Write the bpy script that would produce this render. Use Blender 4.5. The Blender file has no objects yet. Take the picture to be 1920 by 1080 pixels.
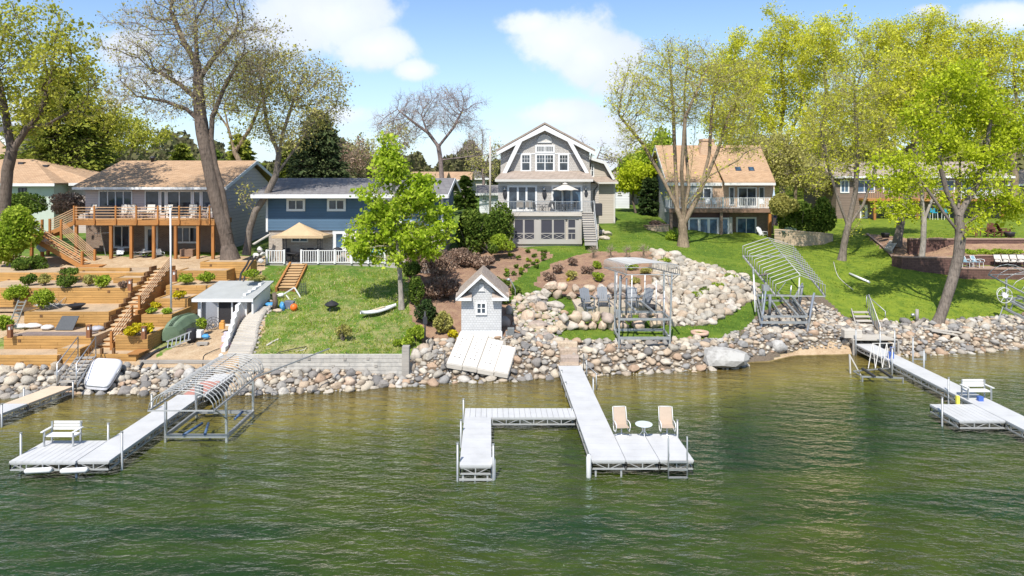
import bpy, math, random
import numpy as np
from mathutils import Vector, Matrix
from mathutils.kdtree import KDTree
random.seed(7); rng = np.random.default_rng(7)
F, H, HY, CX = 1280.0, 10.8, 319.0, 960.0          # lens in pixels, eye height, horizon row, centre column
R = math.radians
scene = bpy.context.scene
COL = scene.collection
def P(px, py, Y): return Vector(((px-CX)/F*Y, Y, H-(py-HY)/F*Y))
def PZ(px, py, z): return P(px, py, F*(H-z)/(py-HY))
def XA(px, Y): return (px-CX)/F*Y
def ZA(py, Y): return H-(py-HY)/F*Y

# ---------------------------------------------------------------- objects
ROOT = {}
def tag(o, label=None, cat=None, group=None, kind=None):
    if label: o['label'] = label
    if cat: o['category'] = cat
    if group: o['group'] = group
    if kind: o['kind'] = kind
    return o
def empty(name, loc, label=None, cat=None, group=None, rz=0):
    o = bpy.data.objects.new(name, None); COL.objects.link(o)
    o.location = loc; o.rotation_euler.z = rz; o.empty_display_size = .2
    ROOT[o.name] = Vector(loc)
    return tag(o, label, cat, group)
def wloc(p):
    v = Vector((0, 0, 0))
    while p is not None:
        v = v + Vector(p.location); p = p.parent
    return v
def link_mesh(name, me, parent=None, origin=None):
    o = bpy.data.objects.new(name, me); COL.objects.link(o)
    if parent is not None: o.parent = parent
    elif origin is not None: o.location = origin
    return o
def np_mesh(name, V, Fs, n, mat, parent=None, smooth=False, local=False, mats=None, mi=None, colors=None):
    """V (N,3), Fs (M,n) faces of n corners"""
    V = np.asarray(V, dtype=np.float64); Fs = np.asarray(Fs, dtype=np.int32)
    org = None
    if not local:
        if parent is not None: org = np.array(wloc(parent)); V = V-org
        else:
            org = np.array([(V[:,0].min()+V[:,0].max())/2, (V[:,1].min()+V[:,1].max())/2, V[:,2].min()]); V = V-org
    me = bpy.data.meshes.new(name)
    me.vertices.add(len(V)); me.vertices.foreach_set('co', V.astype(np.float32).ravel())
    me.loops.add(Fs.size); me.loops.foreach_set('vertex_index', Fs.ravel())
    me.polygons.add(len(Fs)); me.polygons.foreach_set('loop_start', np.arange(0, Fs.size, n, dtype=np.int32))
    for m in (mats or [mat]): me.materials.append(m)
    if mi is not None: me.polygons.foreach_set('material_index', np.asarray(mi, dtype=np.int32))
    if smooth: me.polygons.foreach_set('use_smooth', np.ones(len(Fs), dtype=bool))
    if colors is not None:
        a = me.color_attributes.new('zone', 'FLOAT_COLOR', 'POINT'); a.data.foreach_set('color', np.asarray(colors, dtype=np.float32).ravel())
    me.update(calc_edges=True); me.validate()
    return link_mesh(name, me, parent, None if (parent is not None or local) else Vector(org))
def copy_tree(o, parent=None):
    c = o.copy(); COL.objects.link(c); c.parent = parent
    for ch in list(o.children): copy_tree(ch, c)
    return c

class MB:
    """collects shapes into ONE mesh"""
    def __init__(s): s.v = []; s.f = []; s.sm = []
    def add(s, vs, fs, sm=False):
        b = len(s.v); s.v += [tuple(v) for v in vs]; s.f += [tuple(b+i for i in f) for f in fs]; s.sm += [sm]*len(fs); return s
    def box(s, x0, x1, y0, y1, z0, z1):
        if x0 > x1: x0, x1 = x1, x0
        if y0 > y1: y0, y1 = y1, y0
        if z0 > z1: z0, z1 = z1, z0
        return s.add([(x0,y0,z0),(x1,y0,z0),(x1,y1,z0),(x0,y1,z0),(x0,y0,z1),(x1,y0,z1),(x1,y1,z1),(x0,y1,z1)],
              [(3,2,1,0),(4,5,6,7),(0,1,5,4),(1,2,6,5),(2,3,7,6),(3,0,4,7)])
    def bar(s, p, q, w, h=None, up=(0,0,1)):
        h = h or w; p = Vector(p); q = Vector(q); d = q-p
        if d.length < 1e-6: return s
        d.normalize(); u = Vector(up)
        if abs(d.dot(u)) > .98: u = Vector((0,1,0))
        a = d.cross(u).normalized()*w/2; b = a.cross(d).normalized()*h/2
        vs = [p-a-b, p+a-b, p+a+b, p-a+b, q-a-b, q+a-b, q+a+b, q-a+b]
        return s.add(vs, [(0,1,2,3),(7,6,5,4),(4,5,1,0),(5,6,2,1),(6,7,3,2),(7,4,0,3)])
    def tube(s, pts, r, n=6, caps=True):
        pts = [Vector(p) for p in pts]
        rr = r if isinstance(r, (list, tuple)) else [r]*len(pts)
        b = len(s.v); a = None
        for i, p in enumerate(pts):
            d = (pts[min(i+1, len(pts)-1)]-pts[max(i-1, 0)]).normalized()
            if a is None: a = d.cross(Vector((0,0,1)) if abs(d.z) < .9 else Vector((1,0,0))).normalized()
            a = (a-d*a.dot(d)).normalized(); c = d.cross(a)
            for k in range(n):
                t = 2*math.pi*k/n; s.v.append(tuple(p+(a*math.cos(t)+c*math.sin(t))*rr[i]))
        for i in range(len(pts)-1):
            for k in range(n):
                k2 = (k+1) % n
                s.f.append((b+i*n+k, b+i*n+k2, b+(i+1)*n+k2, b+(i+1)*n+k)); s.sm.append(True)
        if caps:
            s.f.append(tuple(b+k for k in range(n-1, -1, -1))); s.sm.append(False)
            s.f.append(tuple(b+(len(pts)-1)*n+k for k in range(n))); s.sm.append(False)
        return s
    def lathe(s, prof, c, n=16, cap=True):
        b = len(s.v); c = Vector(c)
        for r, z in prof:
            for k in range(n):
                t = 2*math.pi*k/n; s.v.append((c.x+r*math.cos(t), c.y+r*math.sin(t), c.z+z))
        for i in range(len(prof)-1):
            for k in range(n):
                k2 = (k+1) % n
                s.f.append((b+i*n+k, b+i*n+k2, b+(i+1)*n+k2, b+(i+1)*n+k)); s.sm.append(True)
        if cap:
            s.f.append(tuple(b+k for k in range(n-1, -1, -1))); s.sm.append(False)
            s.f.append(tuple(b+(len(prof)-1)*n+k for k in range(n))); s.sm.append(False)
        return s
    def prism(s, poly, ext):
        ext = Vector(ext); n = len(poly); vs = [Vector(p) for p in poly]; vs += [p+ext for p in vs]
        fs = [tuple(range(n)), tuple(range(2*n-1, n-1, -1))]
        fs += [(i, i+n, (i+1) % n+n, (i+1) % n) for i in range(n)]
        return s.add(vs, fs)
    def slab(s, quad, th):
        """a sheet through 3-4 corners with thickness th downwards along its normal"""
        q = [Vector(p) for p in quad]; nn = (q[1]-q[0]).cross(q[2]-q[1]).normalized()
        if nn.z < 0: nn = -nn
        return s.prism(q, -nn*th)
    def blob(s, c, r, n=10, m=7, jit=.12, rnd=random):
        c = Vector(c); r = Vector(r) if not isinstance(r, (int, float)) else Vector((r,r,r)); b = len(s.v)
        for i in range(m+1):
            for k in range(n):
                ph = math.pi*i/m; t = 2*math.pi*k/n; j = 1+rnd.uniform(-jit, jit) if 0 < i < m else 1
                s.v.append((c.x+r.x*math.sin(ph)*math.cos(t)*j, c.y+r.y*math.sin(ph)*math.sin(t)*j, c.z-r.z*math.cos(ph)*j))
        for i in range(m):
            for k in range(n):
                k2 = (k+1) % n; s.f.append((b+i*n+k, b+i*n+k2, b+(i+1)*n+k2, b+(i+1)*n+k)); s.sm.append(True)
        return s
    def build(s, name, mat, parent=None, local=False, label=None, cat=None, group=None, kind=None, bevel=0):
        V = np.array(s.v, dtype=float)
        org = None
        if local: pass
        elif parent is not None: V = V-np.array(wloc(parent))
        else:
            org = np.array([(V[:,0].min()+V[:,0].max())/2, (V[:,1].min()+V[:,1].max())/2, V[:,2].min()]); V = V-org
        me = bpy.data.meshes.new(name); me.from_pydata(V.tolist(), [], s.f)
        me.materials.append(mat)
        if any(s.sm): me.polygons.foreach_set('use_smooth', s.sm)
        me.validate(); me.update()
        if parent is None and kind is None:
            import bmesh
            bm = bmesh.new(); bm.from_mesh(me); bmesh.ops.recalc_face_normals(bm, faces=bm.faces); bm.to_mesh(me); bm.free()
        o = link_mesh(name, me, parent, Vector(org) if org is not None else None)
        if bevel:
            bv = o.modifiers.new('bevel', 'BEVEL'); bv.width = bevel; bv.segments = 2; bv.limit_method = 'ANGLE'
        return tag(o, label, cat, group, kind)

# ---------------------------------------------------------------- materials
class NT:
    def __init__(s, name):
        s.m = bpy.data.materials.new(name); s.m.use_nodes = True; s.t = s.m.node_tree; s.t.nodes.clear()
        s.out = s.n('ShaderNodeOutputMaterial')
    def n(s, ty, **kw):
        x = s.t.nodes.new(ty)
        for k, v in kw.items(): setattr(x, k, v)
        return x
    def l(s, a, b): s.t.links.new(a, b)
    def set(s, sock, v):
        if hasattr(v, 'is_linked') or hasattr(v, 'links'): s.l(v, sock)
        else: sock.default_value = v
    def math(s, op, a, b=0.0, c=None, clamp=False):
        x = s.n('ShaderNodeMath', operation=op, use_clamp=clamp); s.set(x.inputs[0], a); s.set(x.inputs[1], b)
        if c is not None: s.set(x.inputs[2], c)
        return x.outputs[0]
    def mix(s, f, a, b, mode='MIX'):
        x = s.n('ShaderNodeMix', data_type='RGBA', blend_type=mode); s.set(x.inputs[0], f)
        for sk, v in ((x.inputs[6], a), (x.inputs[7], b)):
            if isinstance(v, (tuple, list)): sk.default_value = (*v[:3], 1)
            else: s.l(v, sk)
        return x.outputs[2]
    def noise(s, vec, scale, detail=4, rough=.55, dist=0, dim='3D'):
        x = s.n('ShaderNodeTexNoise'); s.l(vec, x.inputs['Vector']); x.inputs['Scale'].default_value = scale
        x.inputs['Detail'].default_value = detail; x.inputs['Roughness'].default_value = rough; x.inputs['Distortion'].default_value = dist
        return x.outputs['Fac']
    def ramp(s, f, stops):
        x = s.n('ShaderNodeValToRGB'); s.l(f, x.inputs[0]); e = x.color_ramp.elements
        while len(e) < len(stops): e.new(.5)
        for i, (p, c) in enumerate(stops): e[i].position = p; e[i].color = (*c, 1) if len(c) == 3 else c
        return x.outputs[0]
    def coord(s, which='Object', sc=None):
        x = s.n('ShaderNodeTexCoord').outputs[which]
        if sc:
            m = s.n('ShaderNodeMapping'); s.l(x, m.inputs[0]); m.inputs['Scale'].default_value = sc; x = m.outputs[0]
        return x
    def bsdf(s, col, rough=.7, metal=0, bump=None, bstr=.3, bdist=.02, spec=.5, **kw):
        p = s.n('ShaderNodeBsdfPrincipled')
        if isinstance(col, (tuple, list)): p.inputs['Base Color'].default_value = (*col[:3], 1)
        else: s.l(col, p.inputs['Base Color'])
        s.set(p.inputs['Roughness'], rough); p.inputs['Metallic'].default_value = metal
        p.inputs['Specular IOR Level'].default_value = spec
        if bump is not None:
            b = s.n('ShaderNodeBump'); b.inputs['Strength'].default_value = bstr; b.inputs['Distance'].default_value = bdist
            s.l(bump, b.inputs['Height']); s.l(b.outputs[0], p.inputs['Normal'])
        s.l(p.outputs[0], s.out.inputs[0]); return p
def mul(c, k): return tuple(min(1, x*k) for x in c[:3])
def mat(name, col, rough=.7, var=.18, scale=2.5, metal=0, bump=.25, spec=.4, fine=25):
    """plain surface: two scales of uneven tone and a little relief"""
    t = NT(name); v = t.coord()
    a = t.noise(v, scale, 5); b = t.noise(v, fine, 3)
    f = t.math('MULTIPLY_ADD', b, .4, t.math('MULTIPLY', a, .6))
    c = t.ramp(f, [(.25, mul(col, 1-var*1.6)), (.5, col), (.75, mul(col, 1+var))])
    t.bsdf(c, rough, metal, b, bump, .01, spec); return t.m
def lap_mat(name, col, pitch=.16, rough=.65, var=.08, axis='Z', dark=.55):
    """horizontal lap siding: bump leans each board out, its thin shadow line is painted darker"""
    t = NT(name); v = t.coord(); sp = t.n('ShaderNodeSeparateXYZ'); t.l(v, sp.inputs[0])
    z = sp.outputs['XYZ'.index(axis)]; fr = t.math('FRACT', t.math('DIVIDE', z, pitch))
    line = t.math('LESS_THAN', fr, .12)
    row = t.math('FLOOR', t.math('DIVIDE', z, pitch))
    wn = t.n('ShaderNodeTexWhiteNoise', noise_dimensions='1D'); t.l(row, wn.inputs['W'])
    big = t.noise(v, .9, 4)
    f = t.math('MULTIPLY_ADD', wn.outputs[0], .35, t.math('MULTIPLY', big, .65))
    c = t.ramp(f, [(.2, mul(col, 1-var*1.5)), (.5, col), (.8, mul(col, 1+var))])
    c = t.mix(line, c, mul(col, dark))
    t.bsdf(c, rough, 0, t.math('SUBTRACT', 1, fr), .6, .02, .3); return t.m
def brick_mat(name, c1, c2, mortar, w=.22, h=.075, ms=.012, rough=.85, sq=False, bstr=.5, uneven=.5, zs=1.0, noise=.25):
    """bricks, shakes, shingles or pavers: rows run along the wall whichever way it faces"""
    t = NT(name); v = t.coord(); sp = t.n('ShaderNodeSeparateXYZ'); t.l(v, sp.inputs[0])
    cb = t.n('ShaderNodeCombineXYZ'); t.l(t.math('ADD', sp.outputs[0], sp.outputs[1]), cb.inputs[0])
    t.l(t.math('MULTIPLY', sp.outputs[2], zs), cb.inputs[1])
    b = t.n('ShaderNodeTexBrick'); t.l(cb.outputs[0], b.inputs['Vector']); b.inputs['Scale'].default_value = 1
    b.inputs['Brick Width'].default_value = w; b.inputs['Row Height'].default_value = h; b.inputs['Mortar Size'].default_value = ms
    b.inputs['Color1'].default_value = (*c1, 1); b.inputs['Color2'].default_value = (*c2, 1); b.inputs['Mortar'].default_value = (*mortar, 1)
    b.inputs['Bias'].default_value = 0
    big = t.noise(v, 1.3, 5); fine = t.noise(v, 18, 3)
    c = t.mix(noise*2, b.outputs[0], t.ramp(t.math('MULTIPLY_ADD', fine, .5, t.math('MULTIPLY', big, .5)), [(.3, (.45,.45,.45)), (.5, (1,1,1)), (.7, (1,1,1))]), 'MULTIPLY')
    t.bsdf(c, rough, 0, t.math('SUBTRACT', 1, b.outputs['Fac']), bstr, .015, .3); return t.m
def wood_mat(name, col, rough=.75, var=.35, along='X', weather=0):
    sc = {'X': (.6, 9, 9), 'Y': (9, .6, 9), 'Z': (9, 9, .6)}[along]
    t = NT(name); g = t.noise(t.coord(sc=sc), 1.5, 6, .65); big = t.noise(t.coord(), .8, 4)
    f = t.math('MULTIPLY_ADD', g, .6, t.math('MULTIPLY', big, .4))
    c = t.ramp(f, [(.28, mul(col, 1-var*1.5)), (.5, mul(col, 1.12)), (.72, mul(col, 1.1+var))])
    oi = t.n('ShaderNodeObjectInfo').outputs['Random']
    isl = t.n('ShaderNodeNewGeometry').outputs['Random Per Island']; c = t.mix(t.math('MULTIPLY', t.math('ADD', oi, isl), .27), c, mul(col, .5))
    if weather: c = t.mix(t.ramp(t.noise(t.coord(), 3.1, 5), [(.45, (0,0,0)), (.65, (weather,)*3)]), c, (.3,.29,.27))
    t.bsdf(c, rough, 0, g, .4, .01, .3); return t.m
def rock_mat(name, cols, rough=.85, scale=4):
    t = NT(name); v = t.coord(); oi = t.n('ShaderNodeObjectInfo')
    isl = t.n('ShaderNodeNewGeometry').outputs['Random Per Island']
    rnd = t.math('FRACT', t.math('ADD', isl, oi.outputs['Random']))
    x = t.n('ShaderNodeValToRGB'); x.color_ramp.interpolation = 'CONSTANT'; t.l(rnd, x.inputs[0]); e = x.color_ramp.elements
    while len(e) < len(cols): e.new(.5)
    for i, c in enumerate(cols): e[i].position = i/len(cols); e[i].color = (*c, 1)
    n1 = t.noise(v, scale, 6, .65); n2 = t.noise(v, scale*6, 3)
    sh = t.ramp(t.math('MULTIPLY_ADD', n2, .4, t.math('MULTIPLY', n1, .6)), [(.3, (.5,.48,.46)), (.52, (1,1,1)), (.7, (1.0,1.0,1.0))])
    t.bsdf(t.mix(1, x.outputs[0], sh, 'MULTIPLY'), rough, 0, n1, .5, .04, .3); return t.m
def leaf_mat(name, c1, c2, c3, trans=.45):
    """leaves: tone varies leaf by leaf and clump by clump, light passes through"""
    t = NT(name); v = t.coord(); isl = t.n('ShaderNodeNewGeometry').outputs['Random Per Island']
    big = t.noise(v, .55, 3)
    f = t.math('MULTIPLY_ADD', isl, .5, t.math('MULTIPLY', big, .5))
    c = t.ramp(f, [(.25, c1), (.5, c2), (.75, c3)])
    d = t.n('ShaderNodeBsdfDiffuse'); tr = t.n('ShaderNodeBsdfTranslucent'); t.l(c, d.inputs[0])
    t.l(t.mix(.4, c, (.75,.85,.1), 'MULTIPLY') if False else c, tr.inputs[0])
    m = t.n('ShaderNodeMixShader'); m.inputs[0].default_value = trans; t.l(d.outputs[0], m.inputs[1]); t.l(tr.outputs[0], m.inputs[2])
    t.l(m.outputs[0], t.out.inputs[0]); return t.m
def glass_mat(name, col, rough=.06, spec=.6):
    t = NT(name); v = t.coord(); n = t.noise(v, 1.1, 3); c = t.ramp(n, [(.35, mul(col, .35)), (.65, mul(col, 1.3))])
    p = t.bsdf(c, rough, 0, t.noise(v, 2.0, 2), .03, .02, spec); p.inputs['IOR'].default_value = 1.5; return t.m
# ---------------------------------------------------------------- camera, sun, sky
cam = bpy.data.cameras.new('camera'); co = bpy.data.objects.new('camera', cam); COL.objects.link(co)
co.location = (0, 0, H); co.rotation_euler = (R(90), 0, 0)
cam.sensor_width = 36; cam.lens = 36*F/1920; cam.shift_y = -(540-HY)/1920; cam.clip_start = .1; cam.clip_end = 4000
scene.camera = co
scene.render.resolution_x = 1024; scene.render.resolution_y = 576
AZ, EL = R(14), R(53)
sd = Vector((-math.sin(AZ)*math.cos(EL), -math.cos(AZ)*math.cos(EL), math.sin(EL)))
sun = bpy.data.lights.new('sun', 'SUN'); sun.energy = 4.2; sun.angle = R(.55); sun.color = (1, .95, .87)
so = bpy.data.objects.new('sun', sun); COL.objects.link(so); so.rotation_euler = sd.to_track_quat('Z', 'Y').to_euler()
so.location = (0, -20, 60)
scene.view_settings.view_transform = 'Standard'; scene.view_settings.look = 'None'; scene.view_settings.gamma = 1
scene.view_settings.exposure = .62
w = bpy.data.worlds.new('World'); scene.world = w; w.use_nodes = True; nt = w.node_tree; nt.nodes.clear()
class WN(NT):
    def __init__(s): s.t = nt
W_ = WN()
sky = W_.n('ShaderNodeTexSky'); sky.sky_type = 'NISHITA'; sky.sun_disc = False; sky.sun_elevation = EL; sky.sun_rotation = math.pi+AZ
sky.altitude = 300; sky.air_density = 1.0; sky.dust_density = .6; sky.ozone_density = 1.2
g = W_.n('ShaderNodeTexCoord').outputs['Generated']
sp = W_.n('ShaderNodeSeparateXYZ'); W_.l(g, sp.inputs[0])
X, Y, Z = sp.outputs
yy = W_.math('MAXIMUM', Y, .05)
U = W_.math('DIVIDE', X, yy); V = W_.math('DIVIDE', Z, yy)     # bearing and height of a direction towards the north
n1 = W_.noise(g, 5.5, 7, .6); n2 = W_.noise(g, 16, 6, .6)
nz = W_.math('MULTIPLY_ADD', n2, .35, W_.math('MULTIPLY', n1, .65))
def blobm(cx, cy, rx, ry, k=1.0):
    a = W_.math('DIVIDE', W_.math('SUBTRACT', U, (cx-CX)/F), rx/F); b = W_.math('DIVIDE', W_.math('SUBTRACT', V, (HY-cy)/F), ry/F)
    d = W_.math('SQRT', W_.math('ADD', W_.math('MULTIPLY', a, a), W_.math('MULTIPLY', b, b)))
    return W_.math('MULTIPLY', W_.math('SUBTRACT', 1.0, d), k)
acc = None
for c in ((600,35,185,95,1), (700,90,110,62,1), (775,132,55,32,1), (500,60,120,60,.7), (1045,75,135,85,1), (1110,105,105,70,1), (1000,45,90,45,1), (1150,150,70,40,.6),
          (1040,215,100,38,.8), (1110,250,110,35,.7), (1885,30,110,45,1), (1745,20,45,18,.7), (650,215,90,35,.6), (240,90,70,40,.6), (870,285,90,25,.5), (1170,300,60,40,.6), (100,230,200,60,.5), (330,150,120,30,.5)):
    m = blobm(*c); acc = m if acc is None else W_.math('MAXIMUM', acc, m)
m = W_.math('ADD', acc, W_.math('MULTIPLY', W_.math('SUBTRACT', nz, .5), 2.6))
den = W_.n('ShaderNodeMapRange', interpolation_type='SMOOTHSTEP'); W_.l(m, den.inputs[0]); den.inputs[1].default_value = .02; den.inputs[2].default_value = .42
# scattered cloud over the rest of the sky (seen only in reflections and by the light)
oth = W_.n('ShaderNodeMapRange', interpolation_type='SMOOTHSTEP'); W_.l(n1, oth.inputs[0]); oth.inputs[1].default_value = .52; oth.inputs[2].default_value = .7
away = W_.math('GREATER_THAN', V, .34)
dn = W_.math('MAXIMUM', den.outputs[0], W_.math('MULTIPLY', W_.math('MULTIPLY', oth.outputs[0], .8), away))
shade = W_.n('ShaderNodeMapRange'); W_.l(m, shade.inputs[0]); shade.inputs[1].default_value = .1; shade.inputs[2].default_value = 1.1
low = W_.n('ShaderNodeMapRange', interpolation_type='SMOOTHSTEP'); W_.l(n1, low.inputs[0]); low.inputs[1].default_value = .35; low.inputs[2].default_value = .65
cl = W_.mix(shade.outputs[0], (6.3,6.9,7.9), (8.3,8.4,8.7))
cl = W_.mix(W_.math('MULTIPLY', low.outputs[0], .4), cl, (4.9,5.3,6.3))
# thin bright haze of the lower sky
hz = W_.n('ShaderNodeMapRange', interpolation_type='SMOOTHSTEP'); W_.l(V, hz.inputs[0]); hz.inputs[1].default_value = .3; hz.inputs[2].default_value = -.05; hz.inputs[3].default_value = 0; hz.inputs[4].default_value = .45
skyc = W_.mix(hz.outputs[0], W_.mix(1, sky.outputs[0], (1.05,1.16,1.30), 'MULTIPLY'), (5.2,6.6,8.9))
mixd = W_.mix(W_.math('MULTIPLY', dn, .88), skyc, cl)
bg = W_.n('ShaderNodeBackground'); W_.l(mixd, bg.inputs[0]); bg.inputs[1].default_value = .092
wo = W_.n('ShaderNodeOutputWorld'); W_.l(bg.outputs[0], wo.inputs[0])
scene.cycles.max_bounces = 6; scene.cycles.transparent_max_bounces = 8; scene.cycles.diffuse_bounces = 3; scene.cycles.glossy_bounces = 2
scene.cycles.transmission_bounces = 4; scene.cycles.caustics_reflective = False; scene.cycles.caustics_refractive = False
# ---------------------------------------------------------------- terrain
# each column: px, shoreline row, then (row, depth) of: rock-bank top, k4, k5, k6; k7 = (depth, z)
COLS = [
 (-900, 742, (690,34.6),(660,36.4),(600,41),(484,52),(90,6.2)),
 (0,    742, (692,34.6),(660,36.4),(583,42),(484,52),(90,6.2)),
 (150,  735, (690,34.9),(660,36.4),(583,42),(484,52),(90,6.2)),
 (280,  737, (688,34.9),(662,36.4),(583,42),(484,52),(90,6.2)),
 (300,  737, (688,34.9),(664,36.2),(596,42),(484,52),(90,6.2)),
 (340,  737, (688,34.9),(664,36.2),(604,41.5),(500,49),(90,6.2)),
 (440,  737, (693,35.0),(664,35.35),(604,41.0),(500,49),(90,6.2)),
 (465,  737, (695,35.0),(665,35.3),(570,42),(500,49),(90,6.0)),
 (640,  732, (694,35.0),(665,35.3),(570,42),(500,49),(90,6.0)),
 (760,  722, (690,35.8),(664,36.4),(570,42.5),(500,50),(90,6.0)),
 (800,  718, (672,36.3),(645,38.0),(556,44),(480,55),(90,6.0)),
 (870,  714, (668,36.3),(636,38.2),(545,45.5),(462,58),(85,6.0)),
 (960,  711, (664,36.6),(634,38.4),(560,43.5),(460,60),(80,6.0)),
 (1050, 706, (662,37.2),(640,38.4),(563,45.3),(470,57),(80,6.05)),
 (1200, 697, (658,37.8),(638,39.2),(563,45.3),(470,57),(80,6.05)),
 (1290, 694, (656,38.0),(636,39.5),(560,45.8),(472,58),(80,5.6)),
 (1350, 690, (654,38.3),(636,39.7),(545,47.6),(475,59),(80,5.2)),
 (1430, 679, (645,39.6),(600,42.5),(520,50),(462,63),(80,4.9)),
 (1500, 668, (630,40.9),(575,44.8),(515,51),(455,66),(82,5.0)),
 (1600, 665, (620,41.6),(595,45.0),(505,54.5),(440,69),(84,5.3)),
 (1690, 665, (632,41.3),(606,44),(512,52.5),(446,62),(84,5.2)),
 (1800, 660, (620,42.2),(602,44.4),(517,53),(447,57.6),(84,5.15)),
 (1920, 652, (612,43.0),(592,45.4),(517,53),(447,57.6),(84,5.15)),
 (2900, 652, (612,43.0),(592,45.4),(517,53),(447,57.6),(84,5.15))]
def colknots(c):
    px, sh, k3, k4, k5, k6, k7 = c; Ys = F*H/(sh-HY)
    ks = [(-60,-6), (8,-4.2), (Ys-9,-2.4), (Ys-3,-.9), (Ys,0)]
    for r, Y in (k3, k4, k5, k6): ks.append((Y, ZA(r, Y)))
    ks += [k7, (220, 7.6), (2500, 9.8)]
    return ks
KU = np.array([c[0] for c in COLS], float); KK = np.array([colknots(c) for c in COLS])     # (cols, knots, 2)
def terr(u, Y):
    """ground height at bearing column u (pixels) and depth Y; arrays allowed"""
    u = np.atleast_1d(np.asarray(u, float)); Y = np.atleast_1d(np.asarray(Y, float))
    i = np.clip(np.searchsorted(KU, u)-1, 0, len(KU)-2); t = np.clip((u-KU[i])/(KU[i+1]-KU[i]), 0, 1)
    t = t*t*(3-2*t)
    K = KK[i]*(1-t)[:,None,None]+KK[i+1]*t[:,None,None]
    z = np.full(u.shape, K[:,-1,1])
    for k in range(K.shape[1]-1):
        y0, z0, y1, z1 = K[:,k,0], K[:,k,1], K[:,k+1,0], K[:,k+1,1]
        s = (Y-y0)/np.maximum(y1-y0, 1e-6); m = (s >= 0) & (s < 1); z[m] = (z0+(z1-z0)*s)[m]
    z[Y < K[:,0,0]] = -6
    return z
def gz(x, y): return float(terr(x/y*F+CX, y)[0])
_Y = np.concatenate([np.arange(28, 60, .05), np.arange(60, 140, .2)])
def G(px, py):
    """where the sight line through a photo point meets the ground"""
    z = terr(np.full(_Y.shape, float(px)), _Y); ray = H-(py-HY)/F*_Y
    k = np.nonzero(z >= ray)[0]; Y = _Y[k[0]] if len(k) else 135.0
    return P(px, py, Y)
def inpoly(px, py, poly):
    px = np.asarray(px, float); py = np.asarray(py, float); r = np.zeros(px.shape, bool); n = len(poly)
    for i in range(n):
        x0, y0 = poly[i]; x1, y1 = poly[(i+1) % n]
        c = ((y0 > py) != (y1 > py)) & (px < (x1-x0)*(py-y0)/((y1-y0) if y1 != y0 else 1e-9)+x0); r ^= c
    return r
# zones as outlines on the ground seen from the air: R mulch / bare bed, G sand and dirt, B stones' bed
MULCH = [[(845,505),(880,460),(905,452),(950,462),(985,466),(1030,472),(1036,480),(1000,500),(965,522),(962,545),(955,560),(962,600),(1000,622),(1050,640),(1030,652),(860,650),(800,650),(780,560),(800,500)],
         [(1000,535),(1015,510),(1040,495),(1085,478),(1120,472),(1215,472),(1240,482),(1240,530),(1236,552),(1060,556)],
         [(762,500),(800,470),(860,470),(860,640),(800,650),(770,600)],
         [(1622,438),(1700,446),(1925,447),(1925,478),(1690,486),(1650,465)]]
ROCKB = [[(1225,470),(1260,478),(1330,500),(1400,520),(1425,545),(1395,575),(1330,608),(1262,612),(1235,600),(1225,540)],
         [(1385,690),(1395,625),(1408,600),(1430,585),(1480,560),(1530,552),(1560,568),(1585,604),(1615,640),(1640,700)]]
SAND = [[(-60,655),(300,655),(300,700),(-60,700)], [(260,700),(340,640),(400,600),(480,540),(500,600),(450,700)], [(-300,480),(500,480),(480,590),(-300,660)],
        [(1400,720),(1440,676),(1500,652),(1560,640),(1625,650),(1640,720)], [(1085,590),(1100,560),(1230,556),(1250,570),(1240,592)], [(1660,455),(1720,500),(1690,500),(1655,450)]]
us = np.concatenate([np.arange(-900, -100, 25), np.arange(-100, 2020, 6), np.arange(2020, 2900, 25)]).astype(float)
Ys = np.concatenate([np.arange(-60, 24, 6), np.arange(24, 32, .5), np.arange(32, 50, .14), np.arange(50, 70, .35), np.arange(70, 100, 1.2), np.array([105,115,130,150,180,220,300,500,900,1600,2500])])
UU, YY = np.meshgrid(us, Ys); yy_ = np.where(YY > 20, YY, 20)
ZZ = terr(UU.ravel(), YY.ravel()).reshape(UU.shape)
XX = (UU-CX)/F*yy_*np.where(YY > 20, 1, 2.2)
def wob(x, y, s, seed=0):
    return (np.sin(x*s+seed)*np.cos(y*s*1.3+seed*2)+.5*np.sin(x*s*2.3+y*s*1.7+seed)+.35*np.sin(x*s*4.1-y*s*3.3+seed*3))/1.85
wgt = np.clip((YY-33)/4, 0, 1); ZZ = ZZ+wob(XX, YY, .9, 2)*.05*wgt
PYY = HY+(H-ZZ)/np.maximum(YY, 1)*F
jx = UU+wob(XX, YY, 1.1, 1)*7; jy = PYY+wob(XX, YY, 1.7, 5)*3
Cr = np.zeros(UU.shape); Cg = np.zeros(UU.shape); Cb = np.zeros(UU.shape)
for q in MULCH: Cr[inpoly(jx, jy, q)] = 1
for q in SAND: Cg[inpoly(jx, jy, q)] = 1
for q in ROCKB: Cb[inpoly(jx, jy, q)] = 1
K = np.array([[KK[i][4][0], KK[i][6][0] if c[0] > 760 else KK[i][5][0]] for i, c in enumerate(COLS)])
ys0 = np.interp(us, KU, K[:,0]); ys1 = np.interp(us, KU, K[:,1])
Cb[(YY < ys1[None,:]) & (YY > ys0[None,:]-1.5)] = 1
bch = inpoly(jx, jy, SAND[3]); Cg[bch] = 1; Cb[bch] = 0
bed = (YY <= ys0[None,:]-.15)
Cg[bed] = 1; Cb[bed] = 0
Cr[Cb > 0] = 0
nr, nc = UU.shape; idx = np.arange(nr*nc).reshape(nr, nc)
Fc = np.stack([idx[:-1,:-1], idx[:-1,1:], idx[1:,1:], idx[1:,:-1]], -1).reshape(-1, 4)
colz = np.stack([Cr, Cg, Cb, np.ones_like(Cr)], -1).reshape(-1, 4)
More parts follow.
